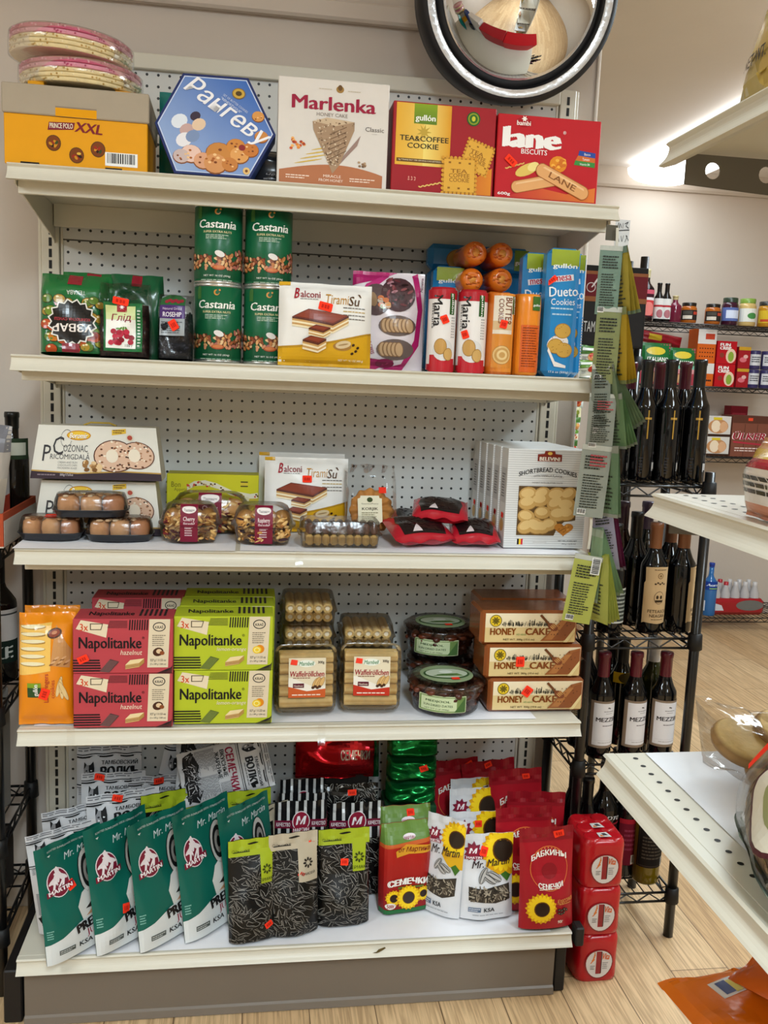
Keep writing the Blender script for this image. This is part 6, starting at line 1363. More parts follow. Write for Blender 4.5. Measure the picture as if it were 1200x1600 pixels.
m = MB(); m.box(0, 0, 0, x1-x0, .10, zat(1258, x0, ygb)-Z-.006, '1c4a2a', 'board', .004); tag(m.build('green_carton', None, (x0, ygb, Z)), 'green carton hidden behind the red seed packets carrying the green foil bags', 'box')
# red and green gusseted packets
def brick_art(a):
    a.poly([(0, 0), (1, 0), (1, 1), (0, 1)], grad('8f1418', 'b8261c'), 0); a.rect(0, 0, 1, .055, '1c6a34', 2); a.poly([(0, .80), (1, .84), (1, 1), (0, 1)], grad('2a6a34', '6a8a3c'), 2); a.poly([(0, .76), (1, .80), (1, .84), (0, .80)], 'c8602c', 3)
    a.poly([(.24, .73), (.44, .80), (.96, .76), (.95, .68), (.5, .69), (.26, .66)], 'd89a2c', 4); a.text('от Мартина', .60, .735, .07, '7a1418', .62, sh=.25, bold=.012, rot=-2, ly=6); a.ell(.52, .87, .13, .05, 'e8dce0', 4, 16); a.text('МАРТИН', .52, .86, .03, '8a1c34', .22, bold=.02, ly=6)
    a.text('СЕМЕЧКИ', .50, .355, .075, 'f2ece4', .78, bold=.06, sh=.0, ly=6, arc=.02); a.text('СЕМЕЧКИ', .50, .355, .075, '8f1418', .76, bold=.01, ly=8, arc=.02); a.text('СЕМЕЧКИ', .50, .357, .07, 'f8f4ee', .75, bold=.02, ly=9, arc=.02); a.rect(.3, .29, .8, .315, '5a6a2c', 4)
    a.sunflower(.22, .19, .16, 4, 15); a.sunflower(.80, .21, .15, 4, 15); a.sunflower(.50, .19, .24, 9, 18, '3a302c'); a.ell(.15, .11, .10, .06, 'e9e2d8', 13, 16); a.text('500г', .15, .11, .04, '9a1418', .14, bold=.02, ly=15)
def brick(label, bl, br, pyt, seed, st, dy=.035):
    c, rz, W = foot(bl, br); c = c+np.array([0, dy, 0]); H = height_to(pyt, c, 3); B = Bag(W, H, .062, 'block', .0016, seed, 'gloss', '8f1418', edge=.002, taper=-.02); brick_art(B.F); B.B.rect(0, 0, 1, 1, '7a1014', 0)
    o = bag_put(B, 'sunflower_seed_packet', label, 'seed bag', tuple(c), rz, 3, 'red and green seed packets')
    if st: sticker(o, lambda u, v, l: B.P(u, v, l), W, H, st[0], st[1], .022, .014, st[2])
brick('red and green seed packet with printed sunflowers, front one', (594, 1436), (672, 1424), 1284, 181, None)
c0 = foot((594, 1436), (672, 1424))[0]; y = c0[1]+.115; x0, x1 = xat(590, y, .30), xat(674, y, .30); c = np.array([(x0+x1)/2, y, Z]); H = height_to(1258, c, 2); B = Bag(x1-x0, H, .06, 'block', .0016, 182, 'gloss', '8f1418', edge=.002); brick_art(B.F); o = bag_put(B, 'sunflower_seed_packet', 'red and green seed packet right behind the front one, with a sticker', 'seed bag', tuple(c), 5, 2, 'red and green seed packets'); sticker(o, lambda u, v, l: B.P(u, v, l), x1-x0, H, .58, .935, .02, .014, 0)
# white bags with sunflowers
def white_art(a):
    a.rect(0, .93, 1, 1, 'd9d9da', 0); a.poly([(.45, .62), (.6, .8), (.55, .93), (1, .93), (1, .5), (.7, .52)], 'dca91e', 1); a.sunflower(.80, .80, .42, 2, 20, '2c2118'); a.rect(0, .0, 1, .001, 'ffffff', 0)
    a.star(.22, .80, .18, .12, 9, '7a1c34', 3); a.ell(.22, .80, .12, .10, '8a1c34', 4, 16); a.text('М', .22, .81, .06, 'f0e6e8', .15, sh=.2, bold=.03, ly=6); a.rect(.06, .715, .40, .75, '8a1c34', 6); a.text('MARTIN', .23, .732, .026, 'f0e6e8', .28, bold=.02, ly=8); a.text('Mr. Martin', .55, .665, .085, '2a1c20', .74, sh=.35, rot=4, bold=.012, ly=9)
    for u, v, q in ((.40, .52, 60), (.52, .485, -35), (.62, .50, -30)):
        for k, cc in ((1, '4a4846'), (.85, 'b4b0aa'), (.6, '4a4846'), (.35, 'b4b0aa')): a.ell(u, v, .15*(1 if k == 1 else .95), .07*k, cc, 4+int((1-k)*8), 16, q)
    a.poly([(.74, .52), (.86, .44), (.95, .50), (.84, .55)], '3c6a24', 3)
    P = [(.12, .40), (.40, .37), (.90, .42), (.90, .24), (.62, .20), (.12, .24)]; a.poly(P, '3a332b', 2); r = random.Random(6)
    for i in range(110): u, v = r.uniform(.14, .88), r.uniform(.235, .385); a.ell(u, v, .05, .013, r.choice(('5a5044', '8a7e6c', '2a241e', 'a89c88')), 3+i % 4, 7, r.uniform(0, 180))
    a.rect(.12, .10, .34, .155, '5a6a80', 2); a.lines(.13, .105, .33, .15, 2, 'd0d4dc', 3); a.text('KSA', .50, .125, .05, '1e1e20', .2, bold=.02, ly=3); a.lines(.2, .05, .8, .07, 1, '9a9a9c', 2)
def white_bag(label, c, rz, W, pyt, lean, seed, st=None, roll=0):
    H = height_to(pyt, c, lean); B = Bag(W, H, .052 if seed == 191 else .036, 'pouch', .0018, seed, 'gloss', 'd6d6d8', edge=.002, taper=.03); white_art(B.F)
    o = bag_put(B, 'white_sunflower_bag', label, 'seed bag', tuple(c), rz, lean, 'white sunflower seed bags', roll)
    if st: sticker(o, lambda u, v, l: B.P(u, v, l), W, H, *st)
c, rz, W = foot((728, 1444), (800, 1444)); c = c+np.array([0, .03, 0]); white_bag('white sunflower seed bag, front one with a clear seed window', c, 2, .128, 1304, 8, 191, (.42, .80, .018, .022, -20))
cb = c+np.array([-.006, .075, 0]); white_bag('white sunflower seed bag directly behind the front one', cb, 0, .135, 1268, 6, 192, (.5, .86, .018, .016, 0))
y = c[1]+.165; cb = np.array([xat(742, y, .35), y, Z]); white_bag('white sunflower seed bag third back, its top strip showing', cb, 2, .125, 1232, 4, 193)
y = c[1]+.225; cb = np.array([xat(742, y, .36), y, Z]); white_bag('white sunflower seed bag at the back of its row', cb, 4, .125, 1216, 3, 194)
c3, rz, W = foot((676, 1440), (716, 1446)); c3 = c3+np.array([-.004, .045, 0]); white_bag('white sunflower seed bag turned sideways, between the red packet and the front bag', c3, -38, .10, 1276, 4, 195)
# red pouches
def red_art(a):
    a.rect(0, .86, 1, 1, '8e1420', 0); a.ell(.52, .60, .36, .36, 'e07a3c', 1, 34); a.ell(.52, .60, .347, .347, 'a51724', 2, 34)
    a.text('БАБКИНЫ', .52, .705, .055, 'f2eee6', .66, bold=.03, ly=5, arc=.045); a.text('СЕМЕЧКИ', .52, .452, .05, 'f2eee6', .46, bold=.03, ly=5, arc=-.02)
    for i in range(9): q = PI*(.25+.5*i/8); a.ell(.52+.33*math.cos(q), .60+.33*math.sin(q)*a.W/a.H, .012, .012, 'e8a05a', 3, 6)
    a.ell(.52, .575, .15, .13, '8a141e', 3, 24)
    a.sunflower(.34, .22, .27, 3, 20, '2a1a14'); a.text('Классика', .78, .29, .05, 'd8a050', .32, sh=.3, rot=6, ly=4); a.lines(.66, .245, .92, .26, 1, 'd8a050', 3)
    for i in range(7): a.ell(.66+.05*(i % 4), .20-.035*(i//4)-.01*(i % 2), .035, .022, '1e1614', 4+i % 2, 10, 40*i); a.ell(.66+.05*(i % 4), .20-.035*(i//4)-.01*(i % 2), .022, .006, '8a7a6c', 6, 6, 40*i)
    a.text('90г', .70, .07, .035, 'f0e6dc', .1, bold=.02, ly=4); a.lines(.3, .40, .7, .42, 1, 'e8c8b0', 3)
def red_pouch(label, c, rz, W, pyt, lean, seed, st=None, roll=0):
    H = height_to(pyt, c, lean); B = Bag(W, H, .056 if seed == 201 else .038, 'pouch', .0020, seed, 'gloss', 'a51724', edge=.003, taper=.03); red_art(B.F)
    o = bag_put(B, 'red_seed_pouch', label, 'seed bag', tuple(c), rz, lean, 'red sunflower seed pouches', roll)
    if st: sticker(o, lambda u, v, l: B.P(u, v, l), W, H, *st)
c, rz, W = foot((832, 1462), (903, 1456)); c = c+np.array([-.014, .030, 0]); red_pouch('red seed pouch with a sunflower, front one at the right end of the deck', c, 4, .133, 1294, 8, 201, (.72, .93, .024, .016, 15))
cb = c+np.array([-.035, .075, 0]); red_pouch('red seed pouch directly behind the front one', cb, 2, .140, 1262, 6, 202)
y = c[1]+.155; cb = np.array([xat(838, y, .33), y, Z]); red_pouch('red seed pouch third back with its header folded toward the right', cb, -6, .145, 1238, 5, 203)
y = c[1]+.215; cb = np.array([xat(815, y, .35), y, Z]); red_pouch('red seed pouch fourth back with an orange sticker at its top', cb, -4, .135, 1204, 3, 204, (.7, .93, .018, .014, 10), -4)
y = c[1]+.285; cb = np.array([xat(780, y, .36), y, Z]); red_pouch('red seed pouch at the back right, leaning with its top slanted', cb, 0, .14, 1192, 2, 205, (.5, .96, .02, .014, 12), -7)
y = c[1]+.30; cb = np.array([xat(722, y, .36), y, Z]); red_pouch('red seed pouch at the back behind the white sunflower bags', cb, 0, .135, 1190, 2, 206, (.82, .94, .02, .014, 20), -6)

# ---------------------------------------------------------------- red shrink-wrapped can packs on the floor
def can_pack(label, loc, rz):
    t = thing('can_pack', label, 'can pack', loc, (0, 0, math.radians(rz)), 'red shrink-wrapped can packs'); w, d, H = .054, .070, .119; m = MB()
    loft(m, [(w*.93, d*.95, 0), (w*.985, d*.985, .004), (w, d, .014), (w*.985, d*.99, .06), (w, d, .100), (w*.97, d*.98, .110), (w*.86, d*.92, .116), (w*.55, d*.7, .1145)], 'b3101c', 'film', pw=5, n=60)
    for i in (-1, 1):
        for j in (-1, 0, 1): m.lathe([(.0235, .098), (.0235, .109), (.021, .1165), (.017, .1185), (.012, .1175), (0, .1178)], 20, 'b3101c', 'film', (i*.0262, j*.045, 0))
    a = Art(m, face((-w, -d-.0012, 0), (2*w, 0, 0), (0, 0, H)), 2*w, H, 'film'); q = [(.50+.30*math.cos(2*PI*i/26), .43+.29*math.sin(2*PI*i/26)*(1-.12*math.sin(2*PI*i/26))) for i in range(26)]
    a.poly([(.5+(x-.5)*1.08, .43+(y-.43)*1.08) for x, y in q], '7d0c16', 0); a.poly(q, 'd3cdca', 1)
    a.rect(.43, .19, .55, .67, '8c141e', 2); a.rect(.54, .20, .56, .66, '3a0a10', 3)
    for i in range(4): a.poly([(.29+.03*i, .42+.05*i), (.32+.03*i, .42+.05*i), (.40, .50+.05*i), (.38, .52+.05*i)], 'd0702a', 2)
    a.text('Vita', .65, .56, .13, 'd0602a', .16, rot=-4, sh=.2, bold=.03, ly=4); a.lines(.30, .28, .41, .38, 3, '5a5654', 2); a.lines(.58, .28, .71, .44, 4, '8a8684', 2)
    m.build('red_film', t)
    for j in (-1, 0):
        m = MB(); s_ = Art(m, face((-.012, j*.045-.010, .1192), (.03, 0, 0), (0, .022, .0003)), .03, .022, 'film'); s_.poly([(0, 0), (1, 0), (.8, 1), (0, .9)], 'd8d4d0', 0); s_.poly([(.1, .1), (.5, .1), (.2, .5)], 'd0702a', 1); s_.poly([(.4, .3), (.8, .3), (.6, .8), (.3, .7)], '4a4648', 1); m.build('film_window', t)
    return t
for k, l in enumerate(('red can pack on the floor, bottom of the stack of three', 'red can pack in the middle of the floor stack', 'red can pack on top of the floor stack right of the deck')): can_pack(l, (.694-.001*k, -.318+.001*k, .1195*k), (1, -1, 0)[k])

# ---------------------------------------------------------------- bottles
def bottle(name, label, cat, px, y, z, H, R, glass='0b0b0d', cap='0a0a0b', lab=None, lr=(.06, .36), span=150, turn=0, group=None, mt='dark_glass', x=None, capf=.74):
    x = xat(px, y, z+.02) if x is None else x; t = thing(name, label, cat, (x, y, z+.0008), (0, 0, math.radians(turn)), group)
    m = MB(); rn = .0145*min(1, R/.032)
    m.lathe([(0, .004), (R*.7, .001), (R*.94, .0), (R, .005), (R, H*.60), (R*.96, H*.635), (R*.72, H*.685), (rn*1.25, H*.735), (rn, H*.78), (rn*.98, H*.985), (0, H*.985)], 32, glass, mt); m.build('glass_body', t)
    if cap:
        m = MB(); m.lathe([(rn+.0007, H*capf), (rn+.001, H*.95), (rn+.0022, H*.955), (rn+.0022, H*.985), (rn+.0012, H), (0, H)], 24, cap, 'plastic'); m.build('capsule', t)
    if lab:
        m = MB(); a = Art(m, cyl_map(R+.0006, H*(lr[1]-lr[0]), span, H*lr[0]), R*math.radians(span), H*(lr[1]-lr[0]), 'paper', 22, 0, .0003); lab(a); m.build('paper_label', t)
    return t
def cross_label(a):
    def both(u, col): a.rect(u-.012, .50, u+.012, .97, col, 2); a.rect(u-.06, .80, u+.06, .835, col, 2); a.rect(u-.05, .62, u+.05, .635, col, 2)
    a.rect(.46, .55, .50, .95, 'b08a3c', 2); a.rect(.38, .82, .58, .85, 'b08a3c', 2); a.ell(.48, .835, .02, .02, 'e0c070', 3, 8)
    for u in (.22, .74): a.rect(u, .02, u+.008, .62, '6a6a70', 1)
    for k in range(3): a.ell(.80, .35-.12*k, .05, .04, '4a4a50', 1, 16); a.ell(.80, .35-.12*k, .043, .034, '0b0b0d', 2, 16)
    a.rect(.72, .10, .84, .22, 'b4b4b4', 2); a.lines(.3, .05, .42, .3, 6, '3c3c40', 1)
zr = WR[3]; gB = 'black bottles with gold crosses'
for px, l in ((999, 'black bottle with a gold cross, left of the three in front'), (1036, 'black bottle with a gold cross, middle of the three in front'), (1080, 'black bottle with a gold cross, rightmost on the top of the wine rack')):
    bottle('wine_bottle', l, 'bottle', px, -.165, zr, zat(562, xat(px, -.165, 1.3), -.165)-zr, .0300, '08080a', '0b0b0c', cross_label, (.04, .62), 150, (0, 6, -10)[(px > 1010)+(px > 1050)], gB)
for px, l in ((974, 'dark bottle with a maroon capsule, behind and left of the cross bottles'), (1019, 'dark bottle with a maroon capsule, between the left two cross bottles'), (1058, 'dark bottle with a maroon capsule, between the right two cross bottles')):
    bottle('wine_bottle', l, 'bottle', px, -.085, zr, zat(566, xat(px, -.085, 1.3), -.085)-zr, .0300, '08080a', '4a1020', None, group='wine bottles with maroon capsules')
bottle('wine_bottle', 'black bottle at the left end of the top wine shelf beside the hanging packets', 'bottle', 958, -.165, zr, .27, .030, '08080a', '0b0b0c', cross_label, (.04, .62), 150, 20, gB)
zr = WR[2]
def feteasca(a):
    P = [(.02, .0), (.10, .02), (.5, 0), (.96, .02), (.98, .3), (.94, .34), (.98, .4), (.98, .98), (.5, 1), (.04, .98), (.06, .74), (.02, .7)]; a.poly(P, 'c9ac82', 0)
    a.lines(.3, .93, .7, .96, 1, '5a4630', 1); a.ell(.5, .84, .09, .09, '6a5236', 1, 16); a.ell(.5, .84, .07, .07, 'c9ac82', 2, 16); a.ell(.5, .84, .04, .04, '8a6e48', 3, 12)
    for i in range(5): a.ell(.36+.07*i, .70+.02*(i % 2), .035, .03, '4a3a28', 1, 8)
    a.ell(.5, .46, .16, .20, '4a3a28', 1, 18); a.ell(.5, .46, .145, .185, 'c9ac82', 2, 18); a.ell(.44, .47, .04, .06, '3a2c1c', 3, 10); a.ell(.56, .47, .04, .06, '3a2c1c', 3, 10); a.rect(.38, .38, .62, .42, '3a2c1c', 3)
    a.text('FETEASCA', .5, .22, .055, '4a3a28', .62, bold=.01, ly=2); a.text('NEAGRA', .5, .14, .055, '4a3a28', .5, bold=.01, ly=2); a.lines(.3, .06, .7, .09, 1, '6a5236', 1)
bottle('wine_bottle', 'dark wine bottle with a tan torn-edge label and an orange price tag', 'bottle', 1014, -.175, zr, .275, .033, '08080a', '7a4a2c', feteasca, (.10, .62), 140, 8, 'wine bottles with tan labels')
b_ = bottle('wine_bottle', 'dark wine bottle with a tan label turned away, right end of the middle shelf', 'bottle', 1058, -.165, zr, .275, .033, '08080a', '7a4a2c', feteasca, (.10, .62), 140, 75, 'wine bottles with tan labels')
bottle('wine_bottle', 'dark wine bottle with a tan label behind the other two tan-labelled ones', 'bottle', 1038, -.085, zr, .275, .033, '08080a', '6a4028', feteasca, (.10, .62), 140, -30, 'wine bottles with tan labels')
bottle('wine_bottle', 'dark wine bottle with a black capsule, left of the tan-labelled ones', 'bottle', 984, -.098, zr, .29, .033, '08080a', '0a0a0b', None, group='dark wine bottles of the middle shelf')
bottle('wine_bottle', 'amber bottle with a ribbed dark cap behind the hanging green packets', 'bottle', 962, -.05, zr, .31, .034, '2a120a', '3a2430', None, group='dark wine bottles of the middle shelf')
bottle('wine_bottle', 'dark bottle with a pale green neck tag at the back of the middle shelf', 'bottle', 1000, -.045, zr, .31, .034, '0c0f0a', '4a3a50', None, group='dark wine bottles of the middle shelf')
bottle('wine_bottle', 'dark bottle with a white side label beside the fan of green packets', 'bottle', 952, -.17, zr, .27, .032, '08080a', '0a0a0b', lambda a: (a.rect(0, 0, 1, 1, 'c9cbc6', 0), a.rect(.06, .05, .94, .95, '3a403c', 1), a.lines(.1, .1, .9, .9, 7, 'a9b0aa', 2)), (.10, .42), 90, 30, group='dark wine bottles of the middle shelf')
zr = WR[1]
def mezzek(a):
    a.rect(0, 0, 1, 1, '8c7a68', 0); a.rect(.12, .055, .96, .955, 'e4e4e8', 1); a.ell(.56, .86, .035, .02, '5a5658', 2, 10); a.ell(.60, .85, .02, .02, '5a5658', 2, 8); a.lines(.42, .77, .74, .80, 1, '8a868a', 2); a.lines(.48, .73, .68, .75, 1, '8a868a', 2)
    a.text('MEZZEK', .56, .61, .085, '2c2428', .70, bold=.02, ly=3); a.lines(.40, .47, .78, .49, 1, '4a4448', 2, .7); a.rect(.2, .16, .88, .163, 'b8b4b6', 2); a.lines(.3, .10, .8, .13, 1, 'b0acae', 2)
for px, l, tn in ((934, 'dark wine bottle with a white label and maroon capsule, left of three alike', 6), (984, 'dark wine bottle with a white label and maroon capsule, middle of three alike', 12), (1030, 'dark wine bottle with a white label and maroon capsule, right of three alike', -2)):
    bottle('wine_bottle', l, 'bottle', px, -.175, zr, zat(1019, xat(px, -.175, .6), -.175)-zr, .0315, '08080a', '5a1424', mezzek, (.11, .56), 155, tn, 'wine bottles with white labels')
bottle('wine_bottle', 'dark bottle with a yellow neck label behind the left white-labelled bottles', 'bottle', 964, -.09, zr, .28, .034, '0a0c08', '0a0a0b', lambda a: (a.rect(0, 0, 1, 1, 'c9a018', 0), a.ell(.5, .5, .3, .2, '4a3a10', 1)), (.60, .70), 120, 0, 'dark bottles behind the white-labelled ones')
bottle('wine_bottle', 'green-gold wine bottle with a white capsule behind the right bottles', 'bottle', 1012, -.09, zr, .283, .035, '2a2c0c', 'c9c9cc', None, group='dark bottles behind the white-labelled ones')
for px, l in ((905, 'black bottle at the left of the low wine shelf beside the rack post'), (944, 'black bottle second from the left at the back of the low wine shelf')): bottle('wine_bottle', l, 'bottle', px+4, -.045, zr, .28, .034, '0a0a0a', '0a0a0b', None, group='dark bottles behind the white-labelled ones')
zr = WR[0]
bottle('wine_bottle', 'pale gold wine bottle with a dark label on the bottom wine shelf', 'bottle', 1008, -.165, zr, .30, .035, '6a5a10', '0c0c0d', lambda a: (a.rect(0, 0, 1, 1, '17130f', 0), a.rect(.04, .03, .96, .97, '3a322a', 1), a.rect(.06, .05, .94, .95, '17130f', 2), a.lines(.15, .2, .85, .8, 7, '4a4238', 3), a.barcode(.74, .02, .9, .24, 3, 4, True), a.rect(.3, .86, .66, 1, 'd8d2b8', 3)), (.16, .52), 150, 6, 'bottles of the bottom wine shelf')
bottle('wine_bottle', 'dark bottle with a red back label on the bottom wine shelf', 'bottle', 972, -.125, zr, .29, .034, '0a0a0b', '0a0a0b', lambda a: (a.rect(0, 0, 1, 1, '6a1024', 0), a.rect(.0, .9, 1, 1, 'a01828', 1), a.lines(.2, .3, .8, .8, 5, '8a3048', 1), a.barcode(.5, .02, .95, .22, 1, 7)), (.12, .56), 120, 10, 'bottles of the bottom wine shelf')
bottle('wine_bottle', 'black bottle with white shoulder lettering on the bottom wine shelf', 'bottle', 936, -.135, zr, .31, .037, '0a0a0b', '0a0a0b', lambda a: (a.text('порто', .5, .6, .42, 'c9c9c9', .7, sh=.2, bold=.02, rot=-8), a.rect(0, .0, 1, .16, '7a1420', 0)), (.50, .60), 160, 0, 'bottles of the bottom wine shelf')
bottle('wine_bottle', 'black bottle standing behind the shoulder-lettered one on the bottom wine shelf', 'bottle', 955, -.05, zr, .31, .035, '0a0a0b', '0a0a0b', None, group='bottles of the bottom wine shelf')

for x, y, z, l in ((.722, -.085, WR[0], 'black bottle at the left back of the bottom wine shelf, behind the red can packs'), (.728, -.165, WR[0], 'black bottle at the left front of the bottom wine shelf beside the can packs'), (.716, -.105, WR[1], 'black bottle at the far left of the low wine shelf next to the gondola')):
    bottle('wine_bottle', l, 'bottle', 0, y, z, .285, .030, '0a0a0b', '0a0a0b', (lambda a: (a.rect(0, 0, 1, 1, 'b0a890', 0), a.lines(.1, .1, .9, .9, 5, '5a5040', 1))) if z == WR[1] else None, (.30, .42), 100, -30, 'black bottles at the left of the wine rack', x=x)

# ---------------------------------------------------------------- narrow rack behind: chalkboard, bottles, hanging food packets
yb_ = .398; xa = xat(903, yb_, 1.6); m = MB(); zb, zt_ = zat(541, xa, yb_), zat(414, xa, yb_)
t = thing('chalkboard_sign', 'black chalkboard with a red bicycle strip leaning on the tall black rack', 'sign', (xa, yb_-.014, zb), (0, 0, math.radians(0))); Wc, Hc = .205, zt_-zb
C = Carton(Wc, Hc, .012, '16130f', 'board', b=.002); a = C.F; a.rect(.03, .03, .97, .56, '1f1c1a', 0); a.rect(0, .60, 1, .90, '5a1418', 1); a.rect(0, .56, 1, .62, '7d4a2a', 2); a.rect(0, .89, 1, .93, '7d4a2a', 2)
for i in range(4): a.ell(.14+.20*i, .73, .07, .07, 'b8a8a4', 3, 18); a.ell(.14+.20*i, .73, .058, .058, '5a1418', 4, 18)
for i in range(3): a.poly([(.14+.2*i, .73), (.22+.2*i, .84), (.34+.2*i, .84), (.34+.2*i, .82), (.24+.2*i, .82), (.16+.2*i, .73)], 'c8b8b4', 5)
a.text('TAM', .155, .25, .13, 'b8b4ae', .17, ly=2); C.mb.build('board', t)
for i in range(4): bottle('wine_bottle', ('tall bottle with a cork stopper behind the chalkboard, leftmost', 'tall bottle with a cork stopper behind the chalkboard, second', 'tall bottle with a cork stopper behind the chalkboard, third', 'tall bottle with a cork stopper behind the chalkboard, rightmost')[i], 'bottle', 0, .478, 1.487, (.245, .262, .240, .25)[i], .024, '1a1510', 'd0c49c', None, group='cork bottles behind the chalkboard', x=.812+.054*i, capf=.80)
def food_packet(label, px0, px1, pyt, pyb, y, cols, seed, rz=0, roll=0):
    x0, x1 = xat(px0, y, 1.35), xat(px1, y, 1.35); zb = zat(pyb, (x0+x1)/2, y); H = zat(pyt, (x0+x1)/2, y)-zb; B = Bag(x1-x0, H, .012, 'pillow', .0012, seed, 'film', cols[0], nu=10, nv=12); a = B.F; r = random.Random(seed)
    a.poly([(0, .5), (1, .62), (1, 1), (0, 1)], cols[1], 0)
    for i in range(7): a.ell(r.uniform(.4, .85), r.uniform(.2, .6), .15, .12, r.choice(cols[2:]), 1+i % 3, 10, r.uniform(0, 180))
    a.rect(.08, .72, .6, .86, 'e8ece4', 5); a.lines(.1, .2, .35, .4, 3, '5a5a50', 4)
    o = B.mb.build('soup_packet'); o.matrix_world = Matrix.Translation(((x0+x1)/2, y, zb)) @ Matrix.Rotation(math.radians(rz), 4, 'Z') @ Matrix.Rotation(math.radians(roll), 4, 'Y'); return tag(o, label, 'packet', 'soup packets hanging on a strip')
GR = [('e6e8dc', '4a7a34', 'c8342c', 'e0a060', '8aa04a'), ('dfe4d4', '6a9a3c', 'd04a34', 'f0d8b0', 'b0301c'), ('e9e6da', '3c6a2c', 'b8402c', 'e0b080', '7a9a3c'), ('d4e0dc', 'c04a2c', 'd8703c', 'e8c090', 'a83020'), ('e6e2b8', 'dfe0b0', '8a9a3c', 'c8b060', '5a7a30')]
yq = .385; m = MB(); xs = xat(896, yq, 1.35); m.box(xs-.006, yq+.012, 1.13, xs+.006, yq+.0135, 1.485, 'd8d8d4', 'plastic', .0003); tag(m.build('hanging_strip'), 'thin clear strip carrying soup packets on the narrow black rack', 'strip')
for k, (a0, a1, pt, pb) in enumerate(((900, 934, 540, 566), (901, 934, 562, 586), (900, 930, 584, 602), (886, 911, 612, 634), (885, 909, 632, 653), (884, 908, 651, 669), (881, 907, 667, 689), (880, 906, 687, 708))):
    food_packet(('soup packet with a green top, highest on the strip', 'soup packet second from the top of the strip', 'soup packet third from the top, just above the shelf edge', 'soup packet with tomatoes just below the second shelf', 'soup packet with red vegetables, fifth down the strip', 'soup packet with an orange dish, sixth down the strip', 'soup packet with a salmon picture, seventh down the strip', 'pale yellow soup packet, lowest on the strip')[k], a0, a1, pt, pb+3, yq-.004*(k % 2), GR[k % 5], 300+k, 0, (2, -3, 1, 2, -1, 3, 0, 2)[k])

# ---------------------------------------------------------------- hanging merchandising strip with fans of spice sachets
ys = -.404
m = MB(); p0, p1 = aty(965, 356, ys), aty(919, 858, ys)
zt0, zb0 = p0[2], p1[2]; n = 24
vs = []
for i in range(n+1):
    z = zt0+(zb0-zt0)*i/n; x = p0[0]+(p1[0]-p0[0])*i/n+.002*math.sin(i*.9); vs += [(x-.003, ys, z), (x+.003, ys, z), (x+.003, ys+.0012, z), (x-.003, ys+.0012, z)]
fs = [[4*i+k, 4*i+(k+1) % 4, 4*i+4+(k+1) % 4, 4*i+4+k] for i in range(n) for k in range(4)]; m.add(vs, fs, 'cfcabb', 'plastic')
tag(m.build('hanging_strip'), 'long cream plastic hanging strip down the right end of the snack shelves', 'strip')
def card(name, label, px0, py0, px1, py1, y, col, draw=None, rz=0):
    a_, b_ = aty(px0, py1, y), aty(px1, py0, y); W, H = b_[0]-a_[0], b_[2]-a_[2]; C = Carton(W, H, .0012, col, 'paper', b=.0002)
    if draw: draw(C.F)
    o = C.mb.build(name, None, tuple(a_), (0, math.radians(0), math.radians(rz))); return tag(o, label, 'card')
card('backing_card', 'small grey-brown card at the top of the hanging strip', 946, 352, 967, 375, ys+.006, '5c574c', None, 6)
def scrawl(a):
    for s_ in ([(.1, .8), (.2, .92), (.25, .78), (.3, .9), (.42, .8)], [(.5, .92), (.5, .78)], [(.62, .9), (.85, .95), (.7, .85), (.9, .8)], [(.1, .72), (.95, .76)], [(.1, .45), (.2, .62), (.3, .45)], [(.4, .6), (.5, .46), (.6, .62)], [(.7, .45), (.85, .6), (.75, .62), (.95, .5)]):
        for i in range(len(s_)-1):
            (x0, y0), (x1, y1) = s_[i], s_[i+1]; dx, dy = (y1-y0), -(x1-x0); k = .012/max((dx*dx+dy*dy)**.5, 1e-6); a.poly([(x0-dx*k, y0-dy*k), (x0+dx*k, y0+dy*k), (x1+dx*k, y1+dy*k), (x1-dx*k, y1-dy*k)], '3a3a3c', 1)
card('handwritten_sign', 'white paper sign with handwriting behind the top of the hanging strip', 958, 344, 986, 406, ys+.05, 'd4d6d8', scrawl, 4)
def sachet(W, H, front, back, edge, seed, kind):
    B = Bag(W, H, .006, 'pillow', .0008, seed, 'matte', front, edge, nu=8, nv=14); a = B.F; r = random.Random(seed)
    a.rect(0, .93, 1, 1, 'b9bcb2', 0); a.lines(.14, .12, .86, .60, 13, '30342c' if kind != 'dark' else 'b8c0b4', 2, .42, seed); a.lines(.14, .66, .86, .86, 5, '30342c' if kind != 'dark' else 'b8c0b4', 2, .5, seed+1); a.barcode(.1, .03, .38, .11, 3, seed)
    if kind == 'red': a.lines(.3, .70, .9, .88, 4, 'b04a50', 4, .5, seed+3)
    if kind == 'yel': a.barcode(.62, .74, .95, .98, 3, seed, True)
    return B
